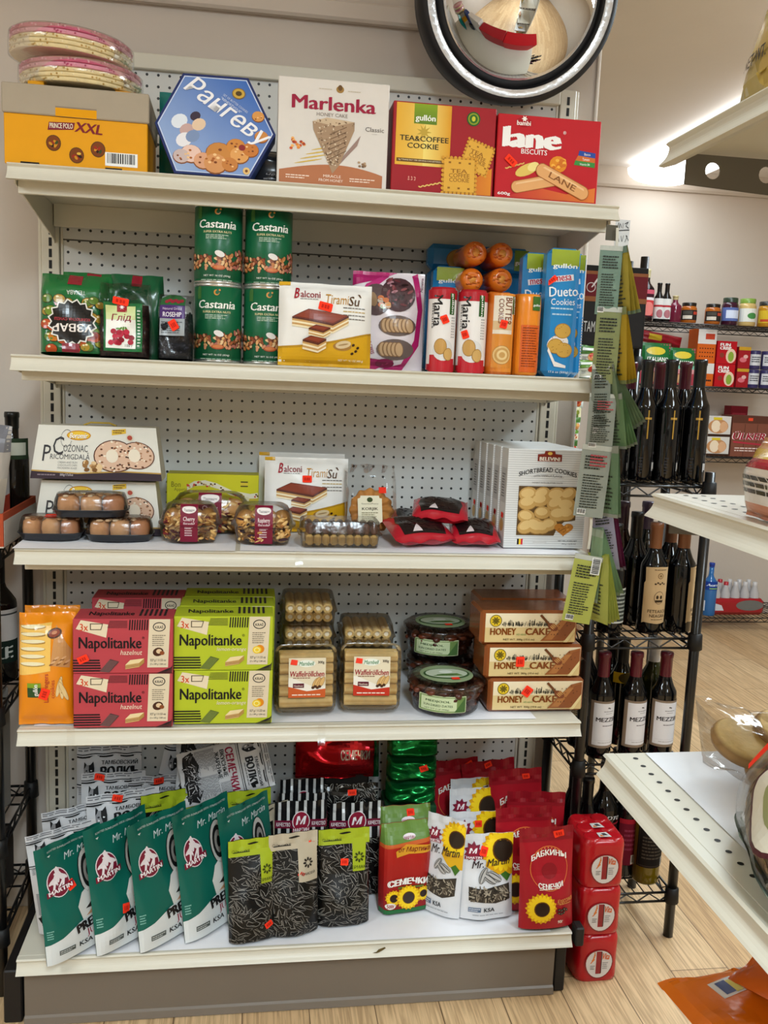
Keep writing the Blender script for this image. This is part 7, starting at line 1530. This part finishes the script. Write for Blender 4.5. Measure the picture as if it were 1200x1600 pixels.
def fan(tops, y, n, W, H, front, edge, kind, words, grp, a0, a1, roll0=0, rz0=-8, lead=True):
    p = aty(tops[0], tops[1], y); sd = int(tops[0]*7+tops[1]); of = ob = None
    NTH = ('frontmost in its fan', 'second in its fan', 'third in its fan', 'fourth in its fan', 'fifth in its fan', 'sixth in its fan', 'seventh in its fan', 'eighth in its fan', 'ninth in its fan')
    for i in range(n):
        if i == 0 and lead:
            o = sachet(W, H, front, '', '', sd, kind).mb.build('spice_sachet'); th, rz, dx, dy = roll0, rz0, 0, 0
        else:
            if ob is None: B = Bag(W, H, .006, 'pillow', .0008, sd+1, 'matte', edge, edge, nu=8, nv=14); B.F.rect(0, .9, 1, 1, front, 0); B.F.rect(0, 0, 1, .05, front, 0); B.F.lines(.2, .1, .8, .6, 9, '3a4034', 1, .4, sd); o = ob = B.mb.build('spice_sachet')
            else: o = ob.copy(); COL.objects.link(o)
            f = i/max(n-1, 1); th, rz, dx, dy = a0+(a1-a0)*f, -74+10*f, (W*.40 if lead else 0)+.0012*i, .004+.0045*i
        tag(o, f'{words}, {NTH[i]}', 'sachet', grp)
        o.matrix_world = Matrix.Translation((p[0]+dx, y+dy, p[2])) @ Matrix.Rotation(math.radians(-th), 4, 'Y') @ Matrix.Rotation(math.radians(rz), 4, 'Z') @ Matrix.Translation((0, 0, -H))
fan((956, 384), ys-.003, 4, .047, .140, '71897a', 'a08f38', '', 'blue-green spice sachet at the top of the strip', 'spice sachets, top fan', 3, 17, -1)
fan((953, 479), ys-.003, 5, .052, .160, '838a5c', 'b0932c', '', 'olive spice sachet below the top fan', 'spice sachets, second fan', 2, 13, -1)
fan((940, 569), ys-.003, 9, .040, .150, '7a8278', '6c7f62', '', 'grey-green sachet beside the second shelf end', 'spice sachets, long green fan', 9, 35, 3)
fan((943, 615), ys-.003, 5, .058, .118, '8f958c', '66855e', 'red', 'pale sachet with dark print above the shortbread boxes', 'spice sachets, fourth fan', 6, 22, -1)
fan((934, 696), ys-.003, 3, .064, .155, '93998f', '6c8a6c', 'red', 'pale sachet with red print beside the front shortbread box', 'spice sachets, fifth fan', 2, 6, -4)
fan((938, 782), ys+.030, 3, .046, .160, '8d8898', '5a1a3c', '', 'mauve sachet behind the lowest part of the strip', 'mauve sachets', 10, 14, 12, -20)
fan((936, 828), ys-.002, 8, .040, .160, '96a490', '7f9a78', '', 'pale green sachet beside the third shelf end', 'pale green sachets, low fan', -1, 22, 0, -20, False)
fan((921, 868), ys-.016, 6, .062, .150, 'a9ad54', 'a8ae58', 'yel', 'yellow-green sachet below the third shelf end', 'yellow sachets, lowest fan', 1, 14, -8, -6)

# ---------------------------------------------------------------- far rack by the back wall
yF = 2.70
def far_x(px): return xat(px, yF, 1.5)
def jar(label, px, z, H, R, body, lid, lab):
    t = thing('glass_jar', label, 'jar', (far_x(px), yF, z+.0008), (0, 0, 0), 'jars on the far rack'); m = MB(); m.lathe([(0, .001), (R*.92, 0), (R, .01), (R, H*.72), (R*.86, H*.84), (0, H*.84)], 20, body, 'dark_glass'); m.build('jar_body', t)
    m = MB(); m.lathe([(R*.88, H*.83), (R*.9, H*.98), (R*.84, H), (0, H)], 20, lid, 'plastic'); m.build('lid', t)
    m = MB(); a = Art(m, cyl_map(R, H*.48, 170, H*.16), R*3, H*.48, 'paper', 10, 0, .001, .0006); lab(a); m.build('paper_label', t)
zf = 1.775
def lab1(a): a.rect(0, 0, 1, 1, '2c2420', 0); a.rect(.1, .1, .5, .45, 'd8cfc0', 1); a.rect(.55, .55, .95, .85, 'b8402c', 1); a.rect(.1, .55, .5, .9, '4a4640', 1)
for px, l in ((1068, 'orange-brown jar with a dark label, left on the far rack'), (1105, 'orange-brown jar with a dark label, second on the far rack')): jar(l, px, zf, .115, .044, 'a85a1c', '17130f', lab1)
jar('dark purple jar with a blue label on the far rack', 1131, zf, .155, .046, '3a1428', '2a3a2c', lambda a: (a.rect(0, 0, 1, 1, '5a6ca8', 0), a.rect(.2, .2, .8, .8, 'd0d8ec', 1)))
jar('jar of pale beans with a white label and green lid on the far rack', 1158, zf, .155, .048, 'c9ab6c', '7a9a3c', lambda a: (a.rect(0, 0, 1, 1, 'e0e0d8', 0), a.ell(.55, .45, .2, .12, '4a8a4a', 1)))
jar('jar of yellow vegetables with a dark lid at the right of the far rack', 1188, zf, .145, .048, 'b8801c', '2a2824', lambda a: (a.rect(0, 0, 1, 1, 'd0b030', 0), a.rect(.5, .5, .9, .9, '2c6a4a', 1), a.rect(.1, .1, .9, .3, 'c04a2c', 1)))
bottle('juice_bottle', 'tall dark bottle with a red fruit label and cork on the far rack', 'bottle', 1007, yF, zf, .285, .042, '1a0c10', 'd0c89a', lambda a: (a.rect(0, 0, 1, 1, '3a1420', 0), a.rect(0, .05, 1, .62, 'c8383c', 1), a.ell(.5, .3, .3, .3, 'e0807a', 2), a.rect(0, .62, 1, .72, 'e0dce0', 1), a.rect(0, .85, 1, 1, 'c8586a', 1)), (.08, .60), 170, 0, 'bottles on the far rack', capf=.84)
for px in (1027, 1039): bottle('syrup_bottle', ('slim black bottle with a white label, left of two on the far rack', 'slim black bottle with a white label, right of two on the far rack')[px > 1030], 'bottle', px, yF, zf, .215, .026, '12100f', '1c1a1a', lambda a: (a.rect(0, 0, 1, 1, 'dcdcda', 0), a.rect(0, .58, 1, .68, 'b0343c', 1), a.ell(.5, .25, .25, .3, 'b07078', 1)), (.08, .60), 170, 0, 'bottles on the far rack')
bottle('syrup_bottle', 'small pear-shaped bottle of red syrup on the far rack', 'bottle', 1053, yF, zf, .15, .036, '6a1c34', 'c9b98a', None, group='bottles on the far rack', capf=.85)
zf = 1.43
for k, (px0, px1, pt, l) in enumerate(((966, 1001, 545, 'pink and green pasta bag, left on the far rack'), (1000, 1046, 535, 'green and pink pasta bag, middle on the far rack'), (1044, 1085, 543, 'green and pink pasta bag, right on the far rack'))):
    x0, x1 = far_x(px0), far_x(px1); H = zat(pt, x0, yF)-zf; B = Bag(x1-x0, H, .06, 'pillow', .003, 400+k, 'gloss', 'b8485a', nu=10, nv=14); a = B.F; a.rect(0, .5, 1, 1, '1f6a34', 0); a.rect(0, .42, 1, .52, '7ac0a8', 1); a.rect(0, .30, 1, .42, 'e09aa0', 1); a.ell(.45, .80, .32, .13, 'd8c03c', 2, 14); a.text('ITALIANO', .52, .60, .10, 'f0f0ea', .7, bold=.02, ly=3); a.rect(.3, .05, .8, .28, 'e0b080', 1)
    bag_put(B, 'pasta_bag', l, 'bag', ((x0+x1)/2, yF, zf), 0, 2, 'pasta bags on the far rack')
x0 = far_x(1012); B = Bag(.26, .065, .04, 'pillow', .003, 410, 'gloss', '9a1c28'); B.F.rect(.2, .3, .5, .8, 'd0b02c'); o = B.mb.build('red_snack_bag'); o.matrix_world = Matrix.Translation((x0+.10, 2.80, zf+.235)) @ Matrix.Rotation(math.radians(8), 4, 'Y'); tag(o, 'red snack bag lying on top of the pasta bags on the far rack', 'bag'); rest(o, zf+.208)
def far_box(name, label, cat, px0, px1, pyt, z, D, col, draw, group=None, z0=None):
    x0, x1 = far_x(px0), far_x(px1); H = zat(pyt, (x0+x1)/2, yF)-z-.001; C = Carton(x1-x0-.002, H, D, col); draw(C.F); return tag(C.mb.build(name, None, (x0+.001, yF, z+.0008)), label, cat, group), H
def orange_box(a):
    a.rect(0, .74, 1, 1, 'dcd8d4', 0); a.rect(0, .22, 1, .40, 'dcd8d4', 0); a.rect(.4, .82, .9, .92, 'c0442c', 1)
    for i in range(18): a.ell(.15+.14*(i % 6), .52+.07*(i//6), .04, .03, '3a1c10', 1, 8)
    for i in range(8): a.ell(.15+.1*i, .10, .05, .05, '3a1c10', 1, 8)
far_box('orange_carton', 'tall orange and white patterned box on the far rack', 'box', 1086, 1115, 514, zf, .12, 'd0601c', orange_box)
def fun(a):
    a.text('FUN', .40, .84, .13, 'f2eeea', .5, bold=.04, ly=2); a.text('CRISP', .42, .69, .13, 'f2eeea', .56, bold=.04, ly=2); a.ell(.72, .36, .26, .34, 'e8c8b0', 1, 18); a.ell(.72, .33, .15, .24, '8aa83c', 2, 14); a.ell(.26, .38, .12, .12, '8a3a2c', 1, 14)
zz_, hh_ = zf, 0
for k in range(2): o, hh_ = far_box('crisp_carton', ('red snack carton, lower of two on the far rack', 'red snack carton, upper of two on the far rack')[k], 'box', 1117, 1148, (569, 533)[k], zz_, .12, 'b8141f', fun, 'red snack cartons'); zz_ += hh_+.001
zz_ = zf
for k in range(2): o, hh_ = far_box('spice_tin', ('small red and yellow carton, lower one on the far rack', 'small red and yellow carton, upper one on the far rack')[k], 'box', 1151, 1170, (576, 542)[k], zz_, .10, 'a01c24', lambda a: (a.rect(0, .84, 1, 1, 'c89a2c', 1), a.ell(.4, .4, .3, .2, 'd8707a', 1, 12), a.ell(.6, .55, .2, .15, 'e0b0a8', 2, 10)), 'small red and yellow cartons'); zz_ += hh_+.001
for k in range(4):
    px = 1181+20*(k % 2); R = .034; z = zf+.108*(k//2); t = thing('purple_can', ('purple and white can, lower left of four on the far rack', 'purple and white can, lower right of four on the far rack', 'purple and white can, upper left of four on the far rack', 'purple and white can, upper right of four on the far rack')[k], 'can', (far_x(px), yF+.035, z+.0008), (0, 0, 0), 'purple and white cans'); m = MB(); m.lathe([(0, 0), (R*.95, 0), (R, .004), (R, .10), (R*.95, .106), (0, .104)], 24, '3a3460', 'gloss'); a = Art(m, cyl_map(R, .106, 170), R*3, .106, 'gloss', 10, 0, .0006, .0006); a.rect(.1, .2, .9, .8, 'd4d4d8', 0); a.lines(.2, .35, .8, .7, 3, '3a3a44', 1); m.build('can_body', t)
zf = 1.03; zz_ = zf
def panett(a):
    a.ell(.62, .5, .30, .20, 'c08a5c', 1, 20); a.ell(.55, .5, .14, .17, 'ecd8bc', 2, 14); a.ell(.78, .48, .12, .15, 'd8a880', 2, 14); a.rect(.46, .82, .72, .94, 'd8c02c', 2); a.rect(0, 0, 1, .12, '3a2418', 3); a.ell(.2, .2, .14, .06, 'b8883c', 4, 10); a.rect(.05, .55, .3, .8, 'cfd4dc', 1)
for k in range(2): o, hh_ = far_box('sweet_bread_box', ('white sweet bread box, lower of two on the far rack', 'white sweet bread box, upper of two on the far rack')[k], 'cake box', 1097, 1150, (682, 650)[k], zz_, .14, 'd4cfc8', panett, 'white sweet bread boxes far away'); zz_ += hh_+.001
def ulk(a):
    for i in (.33, .66): a.rect(i-.006, 0, i+.006, .8, '4a2a20', 1)
    a.rect(0, .82, 1, 1, '5a3428', 1); a.text('ÜLKER', .46, .52, .20, 'f0dcdc', .86, sh=.2, bold=.06, ly=3); a.text('ÜLKER', .46, .52, .20, '9c1c30', .84, sh=.2, bold=.025, ly=5); a.poly([(.05, .38), (.9, .32), (.9, .28), (.05, .34)], 'b03040', 3); a.lines(.1, .12, .8, .24, 2, 'e0c8c0', 3); a.rect(.40, .88, .52, .95, 'e84a2c', 3)
far_box('wafer_multipack', 'brown wrapped wafer multipack with red lettering on the far rack', 'multipack', 1152, 1212, 650, zf, .14, '7d4a3a', ulk)
far_box('red_carton', 'small red carton behind the wafer multipack on the far rack', 'box', 1170, 1198, 636, zf+.155, .08, '7a1420', lambda a: a.rect(.1, .3, .9, .7, '9a3038'), None)[0].location.y = 2.865
m = MB(); xq = far_x(1168); m.box(xq, 2.71, zf+.0008, xq+.16, 2.84, zf+.153, '5c3a30', 'board', .003); o = m.build('brown_carton'); o.location.y = .14; tag(o, 'brown carton hidden behind the wafer multipack under the small red carton', 'box')
zf = .085
t = bottle('water_bottle', 'big blue plastic water bottle on the lowest far shelf', 'bottle', 1106, 2.68, zf, zat(879, far_x(1106), 2.68)-zf, .040, '2f6aa8', '1c3c9a', lambda a: (a.rect(0, 0, 1, 1, '1f3f94', 0), a.text('Aura', .45, .6, .3, 'd8e4f4', .6, bold=.03, sh=.2), a.rect(.3, .1, .8, .25, '7aa86a', 1)), (.50, .66), 170, 0, 'water bottles', capf=.92)
xw = far_x(1117)+.035; t = thing('bottle_multipack', 'red and clear shrink pack of small bottles on the lowest far shelf', 'multipack', (xw, 2.66, zf+.0008))
for i in range(6):
    for j in range(2): 
        m = MB(); c_ = (.04+.062*i, .05+.07*j, .004); m.lathe([(0, 0), (.028, 0), (.029, .01), (.029, .12), (.014, .165), (.012, .185), (0, .185)], 14, 'b8b4b4', 'dark_glass', c_); m.lathe([(.0135, .17), (.0135, .19), (0, .192)], 12, 'c8c4c4' if i != 2 else 'b0202c', 'plastic', c_); m.build('bottle', t)
C = Carton(.40, .10, .165, '9c1420', 'film', b=.02); a = C.F; a.poly([(0, .30), (.34, .30), (.30, .62), (0, .95)], 'c9ccd4', 1); a.ell(.75, .62, .22, .08, '6a6a68', 2, 20); C.mb.build('red_film', t)

# ---------------------------------------------------------------- goods on the right-hand shelving
def side_bag(name, label, cat, p, W, H, T, kind, seed, mt, col, lean, draw, rz=-90, roll=0):
    B = Bag(W, H, T, kind, .004, seed, mt, col, edge=.004); draw(B.F); o = B.mb.build(name); o.matrix_world = Matrix.Translation(p) @ Matrix.Rotation(math.radians(rz), 4, 'Z') @ Matrix.Rotation(math.radians(-lean), 4, 'X') @ Matrix.Rotation(math.radians(roll), 4, 'Y'); tag(o, label, cat); rest(o, p[2]); return o, B
def chips(a):
    a.rect(0, 0, 1, 1, 'b8a468', 0); r = random.Random(2)
    for i in range(40): a.ell(r.uniform(.1, .98), r.uniform(.05, .5), .09, .06, r.choice(('c9b460', 'b89a48', 'd8c88a', 'a08838')), 1+i % 3, 12, r.uniform(0, 180))
    a.poly([(.0, .55), (.25, .62), (.5, .95), (.5, 1), (0, 1)], 'b9b3a6', 5); a.poly([(.16, .42), (.26, .40), (.40, .66), (.34, .72)], 'd0981c', 6); a.poly([(.2, .62), (.5, .80), (.52, .86), (.22, .70)], 'a82a3c', 7); a.poly([(.24, .70), (.54, .88), (.54, .92), (.24, .76)], 'd8a020', 7)
    a.text('NET WT. 3 OZ. (85g)', .30, .11, .05, '2a2418', .46, bold=.02, ly=9)
o, B = side_bag('chips_bag', 'golden puffed snack bag on the top shelf at the upper right corner', 'bag', (.402, -1.362, 1.7105), .27, .33, .09, 'pillow', 501, 'film', 'b9ab84', 26, chips)
def mid(a): a.rect(0, 0, 1, 1, 'c08a5c', 0); a.rect(0, .18, .75, .62, 'dcd8d4', 1); a.rect(0, .60, 1, .72, '9a2430', 2); a.rect(0, .72, 1, .85, 'c8a03c', 2); a.lines(.06, .28, .5, .52, 3, '3a3432', 3, .6); a.rect(0, 0, .8, .18, 'c07a5c', 1)
side_bag('bread_bag', 'bag of buns with a white label on the middle shelf at the right edge', 'bag', (.424, -1.405, 1.2555), .21, .090, .07, 'pillow', 502, 'film', 'c08a5c', 8, mid)
# loaf in a clear bag with green hem
t = thing('loaf_bag', 'clear bag of dark sliced bread with an orange sticker on the lowest right shelf', 'bread', (.404, -1.452, .8838), (0, 0, math.radians(-107)))
B = Bag(.24, .135, .085, 'pillow', .002, 511, 'food', '8a7258'); r = random.Random(3)
for i in range(14): B.F.rect(.05+.066*i, .08, .052+.066*i+.006, .92, '5c4834', 1)
for i in range(60): B.F.ell(r.uniform(.05, .95), r.uniform(.1, .9), .02, .012, r.choice(('6a543c', 'a88c6c', '7a644a')), 2, 8)
o = B.mb.build('sliced_loaf', t, (0, 0, .004), (math.radians(-24), 0, 0))
B2 = Bag(.27, .17, .10, 'pillow', .004, 512, 'wrap', 'ffffff', edge=.006); o2 = B2.mb.build('clear_bag', t, (.0, -.004, 0), (math.radians(-24), 0, 0))
m = MB(); a = Art(m, lambda u, v, l: B2.P(u, v, l+.002), .27, .17, 'gloss', 22, 28, .0008, .0004); a.rect(0, .02, 1, .10, '9cb0a0', 0); a.lines(.05, .035, .9, .085, 1, '2c5a44', 1, .6); m.build('printed_band', t, (.0, -.004, 0), (math.radians(-24), 0, 0)); m = MB(); a = Art(m, lambda u, v, l: B2.P(u, v, l+.0035), .27, .17, 'gloss', 22, 28, .0008, .0004); a.ell(.66, .56, .22, .20, '4a1c24', 1, 22); a.ell(.66, .56, .20, .18, 'd0c8b4', 2, 22); a.ell(.66, .56, .11, .10, '8a8a5c', 3, 18); m.build('round_label', t, (.0, -.004, 0), (math.radians(-24), 0, 0))
m = MB(); a = Art(m, lambda u, v, l: B2.P(u, v, l+.006), .27, .17, 'paper', 0, 0); a.rect(.20, .50, .27, .78, 'ff3b1f', 0); m.build('price_sticker', t, (.0, -.004, 0), (math.radians(-24), 0, 0)); rest(t, .883)
# flat bread slices in a bag
pb = aty(1192, 1160, -1.20); t = thing('flatbread_bag', 'clear bag of brown flat bread slices above the dark loaf at the right edge', 'bread', (pb[0], -1.20, pb[2]), (math.radians(17), math.radians(12), math.radians(-18)))
for k, (dx, dy, dz) in enumerate(((-.035, -.01, .0), (.045, .035, .012), (.03, -.055, -.012))):
    dx, dy = dx*.7, dy*.7; m = MB(); m.lathe([(0, .009), (.038, .010), (.043, .006), (.045, 0), (.042, -.008), (0, -.009)], 40, lambda v: 'ecca86' if (v[0]-dx)**2+(v[1]-dy)**2 < .0016 and v[2] > dz else '9a7444', 'food', (dx, dy, dz)); m.build('bread_slice', t)
B = Bag(.17, .145, .045, 'pillow', .004, 521, 'wrap', 'ffffff', edge=.004); B.mb.build('clear_bag', t, (.0, .07, 0), (math.radians(90), 0, 0))
rest(t, .8835)
# orange bags near the floor, lying on a bin
zO = .62
def lying_bag(name, label, A, Bq, Cq, W, H, T, seed, col, draw, z=zO, lift=0):
    A, Bq, Cq = Vector(atz(*A, z)), Vector(atz(*Bq, z)), Vector(atz(*Cq, z)); x = (Cq-A).normalized(); zz = (A-Bq); zz = (zz-x*zz.dot(x)).normalized(); y = zz.cross(x); M = Matrix(((x.x, y.x, zz.x, 0), (x.y, y.y, zz.y, 0), (x.z, y.z, zz.z, 0), (0, 0, 0, 1)))
    B = Bag(W, H, T, 'pillow', .004, seed, 'film', col, edge=.004); draw(B.F); o = B.mb.build(name); o.matrix_world = Matrix.Translation(A+x*W/2-zz*H+Vector((0, 0, lift))) @ M; tag(o, label, 'bag', 'orange rusk bags'); return o
def rusk(a):
    a.rect(0, 0, .42, 1, 'e0700e', 0); a.rect(.42, 0, 1, 1, 'b9aa98', 0)
    for i in range(12): a.poly([(.40, i/12), (.46, (i+.5)/12), (.40, (i+1)/12)], 'e0700e', 1)
    a.qrect(.26, .66, .14, .12, 8, 'd8d4cc', 1); a.qrect(.25, .66, .06, .09, 8, '3a4a7a', 2); a.qrect(.30, .66, .04, .09, 8, 'c8b83c', 2)
    a.text('ЖИВОЙ', .72, .58, .22, '5a4844', .62, rot=-62, sh=.2, bold=.06, ly=3); a.text('ЖИВОЙ', .72, .58, .22, 'c9bfba', .60, rot=-62, sh=.2, bold=.03, ly=5); a.ell(.56, .22, .13, .16, '5a3a28', 1, 16)
lying_bag('rusk_bag', 'orange and clear rusk bag at the bottom right corner of the photo', (1027, 1536), (1052, 1612), (1105, 1524), .26, .15, .05, 531, 'e0700e', rusk)
lying_bag('rusk_bag', 'plain orange rusk bag lying above the printed one at the right edge', (1137, 1528), (1175, 1572), (1172, 1499), .20, .14, .04, 532, 'c8580c', lambda a: a.rect(.5, 0, 1, 1, 'b8500c', 0), .665)
m = MB(); m.box(.455, -2.15, .1625, .74, -1.36, .585, 'a88a5c', 'board', .004); tag(m.build('cardboard_bin'), 'brown cardboard bin below the picture carrying the orange rusk bags', 'box')
# cartons further along its top shelf, seen in the mirror
for k in range(4):
    C = Carton(.17, .15, .06, ('9f1d24', 'bd1a22')[k % 2]); (C.F.rect(.05, .3, .55, .95, 'e8c048') if k % 2 == 0 else C.F.text('lane', .4, .7, .22, 'f4f0ec', .5, bold=.05)); o = C.mb.build('biscuit_carton', None, (.46, -1.60-.18*k, 1.711), (0, 0, math.radians(-90))); tag(o, ('red and yellow biscuit carton, first along the right top shelf', 'red biscuit carton, second along the right top shelf', 'red and yellow biscuit carton, third along the right top shelf', 'red biscuit carton, fourth along the right top shelf')[k], 'biscuit box', 'cartons seen in the mirror')

# ---------------------------------------------------------------- left rack goods
zl = 1.0168
t = thing('cardboard_tray', 'open orange-brown cardboard tray on the rack at the left edge', 'tray', (-.985, -.325, zl)); m = MB(); W, D, H = .342, .29, .072; c_ = 'a8492c'
m.box(0, 0, 0, W, D, .003, 'c9bfb2', 'board', .0005); m.box(0, 0, .003, W, .004, H, c_, 'board', .0005); m.box(0, D-.004, .003, W, D, H, c_, 'board', .0005); m.box(0, .004, .003, .004, D-.004, H, c_, 'board', .0005); m.box(W-.004, .004, .003, W, D-.004, H, c_, 'board', .0005); m.build('tray_body', t)
m = MB(); m.box(W+.0002, .004, .004, W+.0012, D, H*.78, 'b9b4ac', 'board', .0003); m.build('paper_side', t)
B = Bag(.16, zat(664, -.70, -.26)-zl-.004, .085, 'block', .006, 541, 'film', 'b9b2aa', edge=.006); a = B.F; a.rect(0, .78, 1, 1, '7d7d84', 0); a.poly([(0, .60), (.6, .66), (.6, .76), (0, .72)], '8a1c28', 1); a.poly([(0, .1), (1, .1), (1, .55), (0, .5)], 'cfc6b8', 0)
o = B.mb.build('grain_bag'); o.matrix_world = Matrix.Translation((-.748, -.255, zl+.004)) @ Matrix.Rotation(math.radians(8), 4, 'Y'); tag(o, 'clear bag of pale grain in the tray at the left edge', 'bag'); rest(o, zl+.0035)
bottle('sauce_bottle', 'dark sauce bottle with a white and red label behind the grain bag', 'bottle', 0, -.125, zl+.0035, .255, .042, '120c0a', '14130f', lambda a: (a.rect(0, 0, 1, 1, 'd0cccc', 0), a.poly([(0, 0), (1, 0), (1, .5), (0, .25)], 'b0402c', 1), a.text('M', .6, .72, .22, '1c1a1a', .2, bold=.04, ly=2)), (.12, .55), 150, 0, 'bottles on the left rack', x=-.718)
bottle('sauce_bottle', 'dark bottle with a black cap, tallest at the left edge by the wall', 'bottle', 0, -.075, zl+.0035, .265, .036, '15100c', '10110f', lambda a: (a.rect(0, 0, 1, 1, '2c3c28', 0), a.rect(.1, .2, .9, .8, 'c8c8b8', 1)), (.60, .78), 160, 0, 'bottles on the left rack', x=-.684, capf=.86)
zl = .6605
def ke(a): a.rect(0, 0, 1, .42, '15261e', 0); a.rect(0, .42, 1, 1, 'c4bfba', 0); a.text('KE', .6, .2, .22, 'c8ccc4', .4, bold=.03, ly=2); a.rect(.02, .9, .98, .93, '3a3a3a', 1)
for k, (x, y, l) in enumerate(((-.745, -.235, 'dark bottle with a grey and green label, front at the left edge'), (-.715, -.10, 'dark bottle with a grey and green label, behind beside the gondola post'), (-.84, -.2, 'dark bottle with a grey and green label, leftmost on its shelf'))):
    bottle('cider_bottle', l, 'bottle', 0, y, zl, .30, .040, '0e0c0b', '191715', ke, (.16, .58), 160, 10, 'bottles with grey and green labels', x=x)
zl = .3605
for k, (x, y, l) in enumerate(((-.765, -.235, 'dull grey printed bag on the left rack, front one'), (-.77, -.125, 'dull grey printed bag on the left rack beside the newsprint bags'))):
    B = Bag(.16, .285, .08, 'block', .004, 551+k, 'matte', '7d7871'); B.F.lines(.1, .2, .9, .8, 9, '3a3834', 1); B.F.rect(.1, .82, .9, .9, '4a4844', 1); bag_put(B, 'grey_flour_bag', l, 'bag', (x, y, zl), 0, 2, 'grey bags on the left rack')
zl = .1505
B = Bag(.20, .16, .10, 'block', .004, 561, 'gloss', '6a2a18'); B.F.rect(0, 0, 1, .3, 'b8842c', 0); bag_put(B, 'brown_snack_bag', 'brown and yellow bag low on the left rack', 'bag', (-.80, -.24, zl), 0, 3)
B = Bag(.18, .15, .09, 'block', .004, 562, 'matte', '3a3430'); bag_put(B, 'dark_bag', 'dark bag at the back of the lowest left rack shelf', 'bag', (-.78, -.11, zl), 0, 1)

# ---------------------------------------------------------------- let everything on the gondola stand on its shelf
for o in list(SC.objects):
    if o.parent is None and o.get('category') and o.get('category') not in ('shelving', 'wire rack', 'mirror', 'ceiling light', 'paper liner', 'price clip'):
        x, y, z = o.location
        if -.64 < x < .61 and -.46 < y < 0:
            for k, zs in enumerate(ZS):
                lift = .0032 if k > 1 else 0
                if -.004 < z-zs < .012: rest(o, zs+lift)
